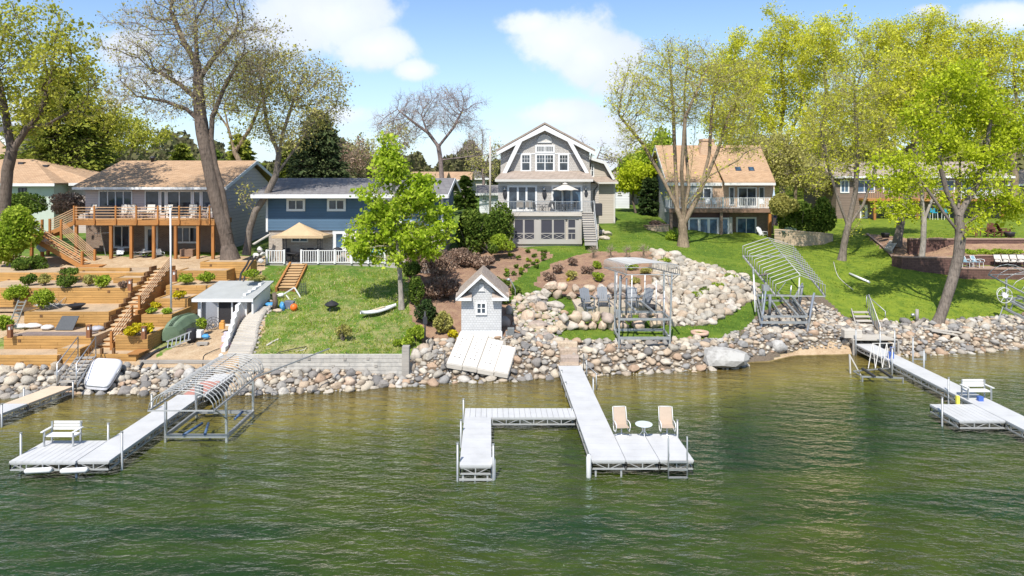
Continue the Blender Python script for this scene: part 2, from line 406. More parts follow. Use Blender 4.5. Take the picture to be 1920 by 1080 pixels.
t = NT('ground_cover'); v = t.coord(); at = t.n('ShaderNodeVertexColor', layer_name='zone'); sp_ = t.n('ShaderNodeSeparateColor'); t.l(at.outputs[0], sp_.inputs[0])
n_big = t.noise(v, .28, 5); n_mid = t.noise(v, 1.6, 6, .7); n_fin = t.noise(v, 14, 4, .7); n_gr = t.noise(t.coord(sc=(1,1,1)), 45, 2, .8)
gf = t.math('ADD', t.math('MULTIPLY', n_big, .35), t.math('ADD', t.math('MULTIPLY', n_mid, .4), t.math('MULTIPLY', n_fin, .25)))
grass = t.ramp(gf, [(.32, (.03,.075,.010)), (.46, (.072,.150,.017)), (.56, (.125,.205,.026)), (.68, (.235,.245,.06))])
sx = t.n('ShaderNodeSeparateXYZ'); t.l(v, sx.inputs[0])
# the lawn below the blue house is rough and straw-flecked, the ones to its east are fed and mown
geo = t.n('ShaderNodeNewGeometry'); gp = t.n('ShaderNodeSeparateXYZ'); t.l(geo.outputs['Position'], gp.inputs[0])
rough = t.n('ShaderNodeMapRange'); t.l(gp.outputs[0], rough.inputs[0]); rough.inputs[1].default_value = -4.5; rough.inputs[2].default_value = -6.5
nearw = t.n('ShaderNodeMapRange'); t.l(gp.outputs[1], nearw.inputs[0]); nearw.inputs[1].default_value = 48; nearw.inputs[2].default_value = 37; nearw.inputs[3].default_value = .4; nearw.inputs[4].default_value = 1.0
straw = t.ramp(t.noise(v, 1.1, 7, .75), [(.44, (0,0,0)), (.60, (1,1,1))])
grass = t.mix(t.math('MULTIPLY', t.math('MULTIPLY', straw, t.math('MULTIPLY', rough.outputs[0], nearw.outputs[0])), .75), grass, (.36,.31,.15))
lush = t.ramp(gf, [(.35, (.030,.065,.008)), (.5, (.095,.155,.018)), (.64, (.20,.235,.035))])
east = t.n('ShaderNodeMapRange'); t.l(gp.outputs[0], east.inputs[0]); east.inputs[1].default_value = -6; east.inputs[2].default_value = -3
grass = t.mix(t.math('MULTIPLY', east.outputs[0], .75), grass, lush)
yel = t.n('ShaderNodeMapRange'); t.l(gp.outputs[0], yel.inputs[0]); yel.inputs[1].default_value = 17; yel.inputs[2].default_value = 24; yel.inputs[4].default_value = .8
grass = t.mix(t.math('MULTIPLY', yel.outputs[0], t.ramp(n_mid, [(.4, (.2,.2,.2)), (.6, (1,1,1))])), grass, (.21,.26,.025))
mulch = t.mix(t.ramp(n_mid, [(.42, (0,0,0)), (.62, (.8,.8,.8))]), t.ramp(n_gr, [(.32, (.10,.055,.038)), (.5, (.25,.145,.10)), (.66, (.42,.29,.20))]), (.36,.24,.15))
sand = t.ramp(t.math('MULTIPLY_ADD', n_fin, .5, t.math('MULTIPLY', n_mid, .5)), [(.3, (.25,.16,.09)), (.5, (.44,.32,.20)), (.68, (.56,.45,.31))])
bedc = t.ramp(n_fin, [(.3, (.07,.055,.04)), (.7, (.24,.19,.14))])
def sharp(s): return t.ramp(t.math('ADD', s, t.math('MULTIPLY', t.math('SUBTRACT', n_fin, .5), .8)), [(.4, (0,0,0)), (.6, (1,1,1))])
c = t.mix(sharp(sp_.outputs[1]), grass, sand); c = t.mix(sharp(sp_.outputs[0]), c, mulch); c = t.mix(sharp(sp_.outputs[2]), c, bedc)
under = t.math('LESS_THAN', gp.outputs[2], .04)
c = t.mix(under, c, t.ramp(n_mid, [(.35, (.10,.075,.025)), (.65, (.27,.20,.085))]))
t.bsdf(c, .9, 0, t.math('ADD', n_fin, t.math('MULTIPLY', n_gr, .6)), .7, .05, .15)
ground = np_mesh('ground', np.stack([XX, YY, ZZ], -1).reshape(-1, 3), Fc, 4, t.m, smooth=True, local=True, colors=colz)
tag(ground, kind='structure')
# ---------------------------------------------------------------- water: a sheet at z=0 whose clearness follows its depth
wu = np.concatenate([np.arange(-900, -60, 30), np.arange(-60, 1990, 12), np.arange(1990, 2900, 30)]).astype(float)
wy = np.concatenate([np.arange(-60, 8, 4), np.arange(8, 30, .5), np.arange(30, 47, .15)])
WU, WY = np.meshgrid(wu, wy); wsafe = np.where(WY > 8, WY, 8)
WX = (WU-CX)/F*wsafe*np.where(WY > 8, 1, 4)
dep = -terr(WU.ravel(), WY.ravel()).reshape(WU.shape)
dep[WY < 20] = 3
nr, nc = WU.shape; idx = np.arange(nr*nc).reshape(nr, nc)
Fc = np.stack([idx[:-1,:-1], idx[:-1,1:], idx[1:,1:], idx[1:,:-1]], -1).reshape(-1, 4)
keep = dep.ravel()[Fc].max(1) > -.12
t = NT('lake_water'); v = t.coord(); at = t.n('ShaderNodeVertexColor', layer_name='zone'); sp_ = t.n('ShaderNodeSeparateColor'); t.l(at.outputs[0], sp_.inputs[0])
def wv(rot, sx, sy, sc, det, ro=.55, dist=0):
    m = t.n('ShaderNodeMapping'); t.l(v, m.inputs[0]); m.inputs['Rotation'].default_value = (0,0,R(rot)); m.inputs['Scale'].default_value = (sx, sy, 1)
    return t.noise(m.outputs[0], sc, det, ro, dist)
a1 = wv(16, .36, 1, 2.1, 2, .5, .6); a2 = wv(26, .5, 1, 5.5, 3, .6, .4); a3 = wv(-20, .7, 1, 9, 2)
wm = t.n('ShaderNodeMapping'); t.l(v, wm.inputs[0]); wm.inputs['Rotation'].default_value = (0,0,R(17)); wx = t.n('ShaderNodeTexWave', bands_direction='Y'); t.l(wm.outputs[0], wx.inputs[0]); wx.inputs['Scale'].default_value = .42; wx.inputs['Distortion'].default_value = 5; wx.inputs['Detail'].default_value = 3; wx.inputs['Detail Scale'].default_value = .8; wx.inputs['Detail Roughness'].default_value = .6
a1 = t.math('ADD', a1, t.math('MULTIPLY', wx.outputs['Fac'], .16))
amp = wv(20, .6, 1, .10, 2)
hgt = t.math('ADD', t.math('MULTIPLY', a1, 1.0), t.math('ADD', t.math('MULTIPLY', a2, .6), t.math('MULTIPLY', a3, .12)))
hgt = t.math('MULTIPLY', hgt, t.math('MULTIPLY_ADD', amp, 1.2, .4))
bp = t.n('ShaderNodeBump'); bp.inputs['Strength'].default_value = 1; bp.inputs['Distance'].default_value = .16; t.l(hgt, bp.inputs['Height'])
deep = t.ramp(wv(25, .35, 1, .16, 4, .6, .6), [(.30, (.009,.030,.014)), (.45, (.018,.044,.009)), (.56, (.040,.063,.007)), (.66, (.046,.066,.007)), (.75, (.017,.041,.011))])
sub = t.ramp(sp_.outputs[0], [(.0, (.40,.29,.10)), (.25, (.26,.20,.045)), (.6, (.115,.115,.014)), (1, (.05,.068,.009))])
body = t.mix(t.ramp(sp_.outputs[0], [(.5, (0,0,0)), (1, (1,1,1))]), sub, deep)
weed = t.ramp(wv(0, .7, 1, .9, 5, .65), [(.42, (.55,.55,.55)), (.6, (1,1,1))])
body = t.mix(.55, body, weed, 'MULTIPLY')
df = t.n('ShaderNodeBsdfDiffuse'); t.l(body, df.inputs[0]); t.l(bp.outputs[0], df.inputs['Normal'])
tp = t.n('ShaderNodeBsdfTransparent'); tp.inputs[0].default_value = (.62,.58,.36,1)
m1 = t.n('ShaderNodeMixShader'); t.l(t.ramp(sp_.outputs[0], [(0, (.1,.1,.1)), (.22, (.6,.6,.6)), (.5, (1,1,1))]), m1.inputs[0]); t.l(tp.outputs[0], m1.inputs[1]); t.l(df.outputs[0], m1.inputs[2])
gl = t.n('ShaderNodeBsdfGlossy'); gl.inputs['Roughness'].default_value = .06; t.l(bp.outputs[0], gl.inputs['Normal']); gl.inputs[0].default_value = (.85,.95,.95,1)
fr = t.n('ShaderNodeFresnel'); fr.inputs[0].default_value = 1.33; t.l(bp.outputs[0], fr.inputs['Normal'])
m2 = t.n('ShaderNodeMixShader'); t.l(fr.outputs[0], m2.inputs[0]); t.l(m1.outputs[0], m2.inputs[1]); t.l(gl.outputs[0], m2.inputs[2])
t.l(m2.outputs[0], t.out.inputs[0])
dd = np.clip(dep/2.6, 0, 1).ravel(); wc = np.stack([dd, dd, dd, np.ones_like(dd)], -1)
water = np_mesh('water', np.stack([WX, WY, np.zeros_like(WX)], -1).reshape(-1, 3), Fc[keep], 4, t.m, smooth=True, local=True, colors=wc)
tag(water, kind='structure')
# ---------------------------------------------------------------- stones
import bmesh
from mathutils import noise as mn
def rock_var(seed, sub=2, amp=.38, flat=.68, ang=.0):
    bm = bmesh.new(); bmesh.ops.create_icosphere(bm, subdivisions=sub, radius=1)
    o = Vector((seed*7.3, seed*3.1, seed*1.7))
    for v in bm.verts:
        n = v.co.normalized(); d = 1+amp*mn.noise(n*1.1+o)*1.6+amp*.4*mn.noise(n*2.7+o)
        if ang: # broken faces
            for k in range(5):
                a = Vector((math.sin(seed*3+k*2.1), math.cos(seed*5+k*1.3), math.sin(seed+k*4.7)*.8)).normalized(); dd = n.dot(a)
                if dd > .0 and d*dd > ang: d = ang/dd
        v.co = Vector((n.x*d, n.y*d*.85, n.z*d*flat))
    V = np.array([v.co[:] for v in bm.verts]); Fc = np.array([[v.index for v in f.verts] for f in bm.faces]); bm.free(); return V, Fc
RV = [rock_var(i, 2) for i in range(10)]; RV1 = [rock_var(i+20, 1, .2) for i in range(6)]; RA = [rock_var(i+40, 2, .2, .75, .72) for i in range(8)]
RA[2] = rock_var(62, 3, .25, .62, .66)
STONE = [(.40,.33,.25),(.47,.41,.32),(.33,.31,.28),(.52,.45,.35),(.41,.29,.20),(.29,.28,.265),(.55,.49,.40),(.38,.345,.29),(.46,.36,.26),(.48,.45,.40),(.19,.18,.17),(.44,.39,.32),(.36,.32,.27),(.25,.23,.21)]
PALE = [(.47,.41,.32),(.52,.46,.37),(.42,.36,.28),(.54,.48,.39),(.47,.37,.27),(.44,.41,.35),(.55,.50,.43),(.38,.34,.28)]
m_rock = rock_mat('shore_stone', [mul(c, .95) for c in STONE]); m_pale = rock_mat('slope_stone', [mul(c, .9) for c in PALE]); m_bould = rock_mat('boulder_stone', [(.50,.40,.29),(.42,.33,.25),(.47,.42,.36),(.53,.41,.31),(.38,.31,.26)], scale=2)
def mesh_of(name, V, Fc, m, smooth=True):
    me = bpy.data.meshes.new(name); me.from_pydata(V.tolist(), [], Fc.tolist()); me.materials.append(m)
    me.polygons.foreach_set('use_smooth', np.full(len(Fc), smooth)); me.update(); return me
RM = {}
def rmesh(i, kind):
    k = (i, kind.name)
    if k not in RM: RM[k] = mesh_of('stone', *(RV+RA)[i], kind, i < 10)
    return RM[k]
def place_rock(name, p, s, m=None, label=None, cat='rock', group=None, i=None, rz=None, tilt=.25):
    i = random.randrange(10) if i is None else i; m = m or m_rock
    s = (s, s, s) if isinstance(s, (int, float)) else s
    o = bpy.data.objects.new(name, rmesh(i, m)); COL.objects.link(o); o.location = p; o.scale = s
    o.rotation_euler = (random.uniform(-tilt, tilt), random.uniform(-tilt, tilt), random.uniform(0, 6.28) if rz is None else rz)
    return tag(o, label, cat, group)
class Hash:
    def __init__(s, c): s.c = c; s.d = {}
    def ok(s, x, y, r):
        i, j = int(x//s.c), int(y//s.c)
        for a in (-1,0,1):
            for b in (-1,0,1):
                for (x2, y2, r2) in s.d.get((i+a, j+b), ()):
                    if (x-x2)**2+(y-y2)**2 < ((r+r2)*.80)**2: return False
        return True
    def put(s, x, y, r): s.d.setdefault((int(x//s.c), int(y//s.c)), []).append((x, y, r))
NOROCK = [[(262,660),(262,692),(400,692),(440,700),(440,660)],[(850,640),(950,650),(960,665),(948,700),(842,695)]]
def scatter(cands, rs, hsh, zlift=.25):
    out = []
    z = terr(cands[:,0]/cands[:,1]*F+CX, cands[:,1])
    px = cands[:,0]/cands[:,1]*F+CX; py = HY+(H-z)/cands[:,1]*F
    bad = np.zeros(len(px), bool)
    for q in NOROCK: bad |= inpoly(px, py, q)
    for k in range(len(cands)):
        if bad[k]: continue
        x, y = cands[k]; r = rs[k]
        if hsh.ok(x, y, r): hsh.put(x, y, r); out.append((x, y, z[k]+r*zlift, r))
    return out
n = 60000
u = rng.uniform(-70, 1990, n); s_ = rng.uniform(-.14, 1.06, n)
Ya = np.interp(u, KU, [k[4][0] for k in KK]); Yb = np.interp(u, KU, [KK[i][6 if c[0] > 760 else 5][0] for i, c in enumerate(COLS)])
Yb = np.where((u > 1385) & (u < 1650), np.interp(u, [1385,1410,1440,1490,1540,1570,1600,1650], [39.5,42.3,43.4,44.9,46.0,45.6,43.6,41.6]), Yb)
Yr = Ya+(Yb-Ya)*s_; ok = ~((u > 1400) & (u < 1632) & (Yr < Ya+.45)); ok &= ~((u > 1060) & (u < 1700) & (s_ > 1.0))
ok &= ~((u > 445) & (u < 757) & (Yr > 34.95))
u, Yr = u[ok], Yr[ok]; cand = np.stack([(u-CX)/F*Yr, Yr], -1)
rs = np.clip(rng.lognormal(-2.1, .36, len(cand)), .07, .29); rs[(u < 280)] *= 1.1
o_ = np.argsort(-rs[:9000]); cand[:9000] = cand[:9000][o_]; rs[:9000] = rs[:9000][o_]; rs[9000:] = np.minimum(rs[9000:], np.where(np.arange(len(rs[9000:])) > 30000, .085, .12))
HS = Hash(.9); bank = scatter(cand, rs, HS)
n = 30000; px = rng.uniform(1218, 1430, n); Yq = rng.uniform(41, 60, n); zq = terr(px, Yq); py = HY+(H-zq)/Yq*F
m_ = inpoly(px, py, ROCKB[0]); px, Yq = px[m_], Yq[m_]; cand = np.stack([(px-CX)/F*Yq, Yq], -1)
rs = np.clip(rng.lognormal(-1.72, .36, len(cand)), .09, .4); o_ = np.argsort(-rs[:2500]); cand[:2500] = cand[:2500][o_]; rs[:2500] = rs[:2500][o_]; rs[2500:] = np.minimum(rs[2500:], .2)
slope = scatter(cand, rs, Hash(1.1))
def indiv(lst, count, name, m, label, group):
    lst = sorted(lst, key=lambda q: -q[3]/q[1]); 
    for x, y, z, r in lst[:count]:
        f = random.uniform(.8, 1.15); place_rock(name, (x, y, z), (r*1.22*f, r*1.1/f, r*random.uniform(.95,1.3)), m, label, 'rock', group, random.randrange(18))
    return lst[count:]
rest = indiv(bank, 190, 'shore_rock', m_rock, 'rounded fist to barrel sized stone in the riprap bank along the waterline', 'stones of the shoreline riprap bank')
rest2 = indiv(slope, 110, 'slope_rock', m_pale, 'pale rounded stone in the bare rock slope between fire pit and lawn', 'stones of the rock slope beside the fire pit')
def merged(name, lst, vars_, m, label, cat):
    Vs, Fs, b = [], [], 0
    for x, y, z, r in lst:
        V, Fc = vars_[random.randrange(len(vars_))]; a = random.uniform(0, 6.28); ca, sa = math.cos(a), math.sin(a); f = random.uniform(.85, 1.25)
        V = V*np.array([r*1.2*f, r*1.15/f, r*random.uniform(.9,1.3)]); V = np.stack([V[:,0]*ca-V[:,1]*sa+x, V[:,0]*sa+V[:,1]*ca+y, V[:,2]+z], -1)
        Vs.append(V); Fs.append(Fc+b); b += len(V)
    o = np_mesh(name, np.concatenate(Vs), np.concatenate(Fs), 3, m, smooth=True); tag(o, label, cat, kind='stuff'); return o
big_ = [q for q in rest if q[3] > .13]; sm_ = [q for q in rest if q[3] <= .13]
merged('riprap', big_, RV+RA, m_rock, 'loose mass of smaller rounded stones filling the shoreline bank', 'riprap')
merged('cobbles', sm_, RV1, m_rock, 'small cobbles packed between the larger shoreline stones', 'cobbles')
merged('slope_stones', rest2, RV+RA, m_pale, 'smaller pale stones filling the rock slope beside the fire pit', 'stones')
n = 3000; px = rng.uniform(960, 1062, n); Yq = rng.uniform(38, 47, n); zq = terr(px, Yq); py = HY+(H-zq)/Yq*F
m_ = inpoly(px, py, [(962,560),(1005,548),(1030,572),(1062,590),(1062,612),(1040,640),(1000,640),(962,612)]); px, Yq = px[m_], Yq[m_]; rs = np.clip(rng.lognormal(-1.7, .35, len(px)), .09, .3)
merged('path_stones', scatter(np.stack([(px-CX)/F*Yq, Yq], -1), rs, Hash(.9)), RV, m_rock, 'mixed stones packed round the flagstone path beside the gabled shed', 'stones')
print('rocks', len(bank), len(slope))
# stones picked out one by one -------------------------------------------------
def rk(name, px, py, wpx, hpx, label, i, m=m_bould, depth=1.0, rz=0, sink=.35, z=None):
    p = G(px, py+hpx*.3); s = p.y/F; a = wpx/2*s; h = hpx/2*s
    o = place_rock(name, (p.x, p.y, p.z+h*(.9-sink)), (a, a*depth, h*1.35), m, label, 'boulder', None, i, rz, .08); return o
m_grey = rock_mat('grey_boulder', [(.41,.40,.375),(.45,.435,.41)], scale=1.2)
rk('boulder', 1360, 668, 92, 44, 'very large flat topped grey boulder at the waterline under the fire ring', 15, m_grey, .9)
rk('boulder', 1461, 648, 32, 26, 'rounded grey boulder in front of the open ribbed boat lift', 3, m_grey)
rk('boulder', 1478, 630, 30, 20, 'tan boulder just below the open ribbed boat lift', 13)
rk('boulder', 657, 715, 23, 19, 'large round tan boulder below the whitewashed timber wall', 4, m_bould)
rk('boulder', 780, 668, 19, 28, 'upright pale boulder at the end of the whitewashed wall', 5, m_bould)
rk('boulder', 795, 655, 22, 24, 'pale tan boulder beside the white log', 6, m_bould)
rk('boulder', 338, 700, 20, 20, 'large brown shore stone left of the ribbed boat canopy', 7)
rk('boulder', 355, 702, 22, 22, 'large grey shore stone left of the ribbed boat canopy', 8, m_grey)
for (px, py, w_, h_, lb, i) in ((997,562,28,18,'pale flat boulder at the top of the stone path',11),(1018,560,26,15,'tan angular boulder left of the grass strip end',12),(1041,572,38,18,'long low grey boulder touching the curved grass strip',13),
    (1013,577,26,24,'square pale boulder in the middle of the flagstone path',14),(990,592,30,30,'big upright tan boulder in the path beside the shed',15),(978,577,20,16,'tan boulder above the electrical box',16),
    (972,560,16,14,'small round boulder below the curved light post',2),(1006,607,46,12,'broad flat slab stepping down beside the path boulders',17),(968,600,15,15,'grey boulder beside the path edge behind the shed',3),
    (955,582,14,22,'round pale boulder close to the shed wall',4),(946,605,22,24,'brown boulder at the right side of the little shed',5),(1036,618,26,16,'pale boulder at the left end of the lower boulder wall',6)):
    rk('boulder', px, py, w_, h_, lb, i)
for (px, py, w_, lb) in ((1003,615,36,'upper flagstone step beside the shed'),(1012,628,38,'middle flagstone step beside the shed'),(1026,636,40,'lower flagstone step beside the shed'),(1040,643,30,'lowest flagstone step at the edge of the lower grass strip')):
    p = G(px, py); s = p.y/F*w_/2
    MB().prism([(p.x-s, p.y-.25, p.z-.12), (p.x+s*.9, p.y-.32, p.z-.12), (p.x+s, p.y+.2, p.z-.12), (p.x-s*.8, p.y+.3, p.z-.12)], (0,0,.24)).build('flagstone_step', m_bould, label=lb, cat='stone step', bevel=.03)
for (px, py, w_, lb) in ((1066,649,34,'topmost stone slab of the short shore steps'),(1066,662,34,'second stone slab of the short shore steps'),(1068,676,36,'pale third stone slab of the short shore steps'),(1067,690,38,'stone slab at the shore end of the central dock')):
    p = G(px, py); s = p.y/F*w_/2
    MB().prism([(p.x-s, p.y-.3, p.z-.15), (p.x+s*.95, p.y-.27, p.z-.15), (p.x+s, p.y+.25, p.z-.15), (p.x-s*.9, p.y+.28, p.z-.15)], (0,0,.42)).build('shore_step', m_bould, label=lb, cat='stone step', bevel=.05)
# boulder walls round the fire pit
def rockwall(pts, Ys, hm, step, label, group, zb=None, rows=2, mm=None):
    n_ = 0; L = []
    for k in range(len(pts)-1):
        a = Vector(G(*pts[k])) if Ys is None else Vector(P(*pts[k], Ys)); b = Vector(G(*pts[k+1])) if Ys is None else Vector(P(*pts[k+1], Ys))
        m__ = max(1, int((b-a).length/step))
        for q in range(m__): L.append(a.lerp(b, (q+.5)/m__))
    for j, p in enumerate(L):
        for r in range(rows):
            h = hm/rows*random.uniform(.85, 1.2); w_ = step*.64*random.uniform(.85, 1.2)
            place_rock('wall_boulder', (p.x+(r % 2)*step*.45+random.uniform(-.05,.05), p.y+r*.10+random.uniform(-.04,.1), p.z+hm/rows*(r+.48)), (w_, w_*.9, h*.88), mm or m_bould, label, 'boulder', group, random.choice(range(18)), None, .15)
rockwall([(1040,622),(1060,618),(1100,617),(1140,619),(1180,618),(1215,616)], None, .95, .62, 'rounded boulder in the lower retaining wall in front of the fire pit patio', 'boulders of the lower fire pit wall')
rockwall([(1018,556),(1030,558),(1060,561),(1110,562),(1150,561),(1200,561),(1240,562)], None, .95, .68, 'rounded boulder in the curved wall behind the grey garden chairs', 'boulders of the wall behind the fire pit chairs')
rockwall([(1222,618),(1245,608),(1250,590),(1242,566)], None, .6, .6, 'boulder in the wall at the right edge of the fire pit patio', 'boulders at the right edge of the fire pit patio', rows=1)
# patio of the fire pit
a, b, c_, d = G(1082,590), G(1248,590), G(1240,557), G(1070,557)
zt = G(1150,561).z+.03
pm = mat('patio_gravel', (.46,.39,.30), .95, .2, 3, bump=.5)
MB().prism([(q.x, q.y, zt-.5) for q in (a, b, c_, d)], (0,0,.5)).build('patio', pm, kind='structure'); FPZ = zt
# ---------------------------------------------------------------- materials shared by the houses
M = {}
M['white'] = mat('white_trim', (.66,.66,.65), .5, .05, 1.2, bump=.05)
M['offwhite'] = mat('cream_trim', (.55,.525,.48), .6, .08, 1.2, bump=.05)
M['metal'] = mat('aluminium', (.52,.53,.54), .38, .12, 2, metal=.75, bump=.05)
M['galv'] = mat('galvanised_steel', (.36,.37,.37), .5, .2, 3, metal=.55, bump=.1)
M['dark'] = mat('dark_metal', (.035,.035,.04), .5, .2, 4, bump=.1)
M['black'] = mat('black_cover', (.02,.02,.024), .7, .2, 3, bump=.3)
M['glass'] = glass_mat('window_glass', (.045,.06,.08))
M['glass_blue'] = glass_mat('sky_painted_glass', (.07,.13,.20))  # bluer copy of the window glass, sky reflection put into its colour
M['shade_ash'] = mat('recess_shade_and_ash', (.03,.028,.03), .9, .3, 2)  # near black painted for the shade inside openings, also used for ash
M['screen'] = mat('insect_screen', (.045,.045,.06), .6, .12, .7, bump=.1)
M['wood'] = wood_mat('stained_timber', (.42,.195,.062)); M['woodZ'] = wood_mat('stained_post', (.40,.17,.05), along='Z')
M['woodY'] = wood_mat('stained_tread', (.50,.26,.09), along='Y')
M['greywood'] = wood_mat('weathered_timber', (.36,.33,.29), weather=.4); M['palewood'] = wood_mat('pale_weathered_boards', (.50,.46,.40), var=.2)
M['deckgrey'] = wood_mat('grey_deck_boards', (.44,.41,.385), var=.15)
M['tanroof'] = brick_mat('tan_shingles', (.41,.265,.155), (.52,.355,.22), (.29,.18,.11), .5, .13, .02, .9, bstr=.4, zs=2.2, noise=.35)
M['greyroof'] = brick_mat('grey_shingles', (.185,.175,.175), (.25,.24,.235), (.12,.11,.11), .5, .13, .02, .9, bstr=.4, zs=2.2, noise=.3)
M['brownroof'] = brick_mat('brown_shingles', (.33,.27,.22), (.42,.35,.29), (.24,.19,.16), .5, .13, .02, .9, bstr=.4, zs=2.2, noise=.3)
M['pinksiding'] = lap_mat('pinkish_lap_siding', (.50,.425,.40), .2, var=.06, dark=.72); M['gablegrey'] = lap_mat('grey_lap_siding', (.53,.465,.445), .28, var=.06, dark=.6)
M['brick'] = brick_mat('red_brown_brick', (.17,.095,.065), (.26,.165,.11), (.28,.25,.21), .24, .085, .012)
M['tanbrick'] = brick_mat('tan_brick', (.47,.27,.155), (.62,.41,.25), (.60,.50,.40), .24, .085, .012)
M['blue'] = lap_mat('blue_lap_siding', (.075,.135,.205), .115, var=.12, dark=.55)
M['stonewall'] = brick_mat('pale_field_brick', (.40,.33,.27), (.50,.44,.37), (.33,.29,.25), .3, .11, .016)
M['shake'] = brick_mat('taupe_shakes', (.43,.405,.37), (.52,.49,.45), (.29,.27,.25), .17, .15, .012, .8, bstr=.5, noise=.15)
M['taupelap'] = lap_mat('taupe_lap_siding', (.47,.415,.35), .18, var=.06, dark=.68)
M['greylap'] = lap_mat('blue_grey_lap_siding', (.33,.35,.35), .18, var=.08, dark=.6)
M['taupetrim'] = mat('taupe_trim', (.40,.375,.345), .6, .06, 1.2, bump=.05); M['canvas'] = mat('cream_canvas', (.54,.50,.44), .8, .08, 3, bump=.2); M['sling'] = mat('tan_sling', (.44,.345,.265), .8, .08, 6, bump=.2)
M['greypl'] = mat('grey_plastic', (.17,.185,.205), .5, .12, 3, bump=.1); M['concrete'] = mat('concrete', (.42,.40,.37), .9, .15, 2, bump=.4)

def window(par, x0, x1, z0, z1, y, cols=1, rows=1, fw=.09, name='window', mx=None, glass=None, d=.07, mw=.05, grids=None, T=None, sill=False):
    """opening on a wall facing the lake (towards -Y) at depth y; T maps local (x,y,z) elsewhere"""
    m = MB(); a = .03
    m.box(x0, x1, y-d, y+a, z1-fw, z1); m.box(x0, x1, y-d-.02, y+a, z0, z0+fw); m.box(x0, x0+fw, y-d, y+a, z0+fw, z1-fw); m.box(x1-fw, x1, y-d, y+a, z0+fw, z1-fw)
    ix0, ix1, iz0, iz1 = x0+fw, x1-fw, z0+fw, z1-fw
    for k in range(1, cols): xx = ix0+(ix1-ix0)*k/cols; m.box(xx-mw/2-.015, xx+mw/2+.015, y-d+.008, y+a, iz0, iz1)
    for k in range(1, rows): zz = iz0+(iz1-iz0)*k/rows; m.box(ix0, ix1, y-d+.012, y+a, zz-mw/2, zz+mw/2)
    if grids:  # (fraction of height from the top, n across per column, n up)
        fr, nx, nz = grids; gz0 = iz1-(iz1-iz0)*fr; cw = (ix1-ix0)/cols
        for c in range(cols):
            for k in range(1, nx): xx = ix0+cw*c+cw*k/nx; m.box(xx-.014, xx+.014, y-d+.02, y+a, gz0, iz1)
        for k in range(1, nz): zz = gz0+(iz1-gz0)*k/nz; m.box(ix0, ix1, y-d+.022, y+a, zz-.014, zz+.014)
    g = MB().box(ix0, ix1, y-.022, y+.012, iz0, iz1)
    for q in (m, g):
        if T: q.v = [tuple(T(Vector(v))) for v in q.v]
    w_ = m.build(name, mx or M['white'], par); g.build('pane', glass or M['glass'], w_); return w_
def sideT(X, s):
    """turn a wall drawn facing -Y at y=0 so that it stands in the plane x=X facing s (+1 right, -1 left); local x runs along Y"""
    return lambda v: Vector((X-s*v.y, v.x, v.z))
def railing(par, x0, x1, y, z0, z1, mtl, pitch=.12, pw=.035, post=1.6, name='railing', postw=.09, top=.07):
    m = MB(); m.box(x0, x1, y-top/2, y+top/2, z1-.05, z1); m.box(x0, x1, y-.025, y+.025, z0+.06, z0+.11)
    n = max(1, round((x1-x0)/post))
    for k in range(n+1): xx = x0+(x1-x0)*k/n; m.box(xx-postw/2, xx+postw/2, y-postw/2-.003, y+postw/2+.003, z0, z1+.05)
    n = int((x1-x0)/pitch)
    for k in range(1, n): xx = x0+(x1-x0)*k/n; m.box(xx-pw/2, xx+pw/2, y-pw/2, y+pw/2, z0+.11, z1-.05)
    return m.build(name, mtl, par)
def steps(x0, x1, y0, z0, y1, z1, n, th=.05):
    """treads from (y0,z0) up to (y1,z1)"""
    m = MB()
    for k in range(n): m.box(x0, x1, y0+(y1-y0)*k/n, y0+(y1-y0)*(k+1)/n+.02, z0+(z1-z0)*(k+1)/n-th, z0+(z1-z0)*(k+1)/n)
    return m

# ================================================================ tan ranch house on the left
Xr = -23.2; Yf = 55.0; Yb = 65.0; Xl = XA(160, Yf)
zg = 3.7; zf = 6.95; ze = 9.35; yr = 60.6; zr = ZA(304, yr)
h = empty('ranch_house', ((Xl+Xr)/2, 60, zg), 'pinkish ranch house with long tan shingled roof behind the brown timber deck', 'house')
m = MB(); m.box(Xl, Xr, Yf, Yb, zf-.3, ze+.25); m.build('upper_wall', M['pinksiding'], h)
MB().box(Xl+.02, Xr-.02, Yf+.05, Yb-.05, zg-2, zf-.3).build('lower_wall', M['brick'], h)
MB().prism([(Xr+.012, Yf-.02, zf-2.6), (Xr+.012, Yb+.02, zf-2.6), (Xr+.012, Yb+.02, ze+.2), (Xr+.012, yr, zr-.12), (Xr+.012, Yf-.02, ze+.2)], (.06,0,0)).build('gable_wall', M['gablegrey'], h)
xe0, xe1 = XA(137, 54.1), Xr+.5
s_ = (zr-9.42)/(yr-54.1)
r_ = MB(); hipx = XA(228, yr)
r_.prism([(xe0, 54.1, 9.42), (xe1, 54.1, 9.42), (xe1, yr, zr), (hipx, yr, zr)], (0,0,.14))
r_.prism([(xe1, 2*yr-54.1, 9.42), (xe0, 2*yr-54.1, 9.42), (hipx, yr, zr), (xe1, yr, zr)], (0,0,.14))
r_.prism([(xe0, 2*yr-54.1, 9.42), (xe0, 54.1, 9.42), (hipx, yr, zr)], (0,0,.14))
rf = r_.build('roof', M['tanroof'], h)
v_ = P(286, 301, yr-.3); q = MB(); q.lathe([(.14,0),(.14,.5),(.24,.52),(.24,.62),(.1,.72)], (v_.x, v_.y, zr-.2), 10); q.build('vent_pipe', M['dark'], rf)
m = MB(); m.box(xe0-.02, xe1+.02, 53.98, 54.1, 9.26, 9.46); m.build('gutter', M['white'], h)
m = MB()
for ya, yb_ in ((54.05, yr), (2*yr-54.05, yr)): m.prism([(xe1+.02, ya, 9.22), (xe1+.02, ya, 9.5), (xe1+.02, yb_, zr+.12), (xe1+.02, yb_, zr-.16)], (.06,0,0))
m.build('bargeboard', M['white'], h)
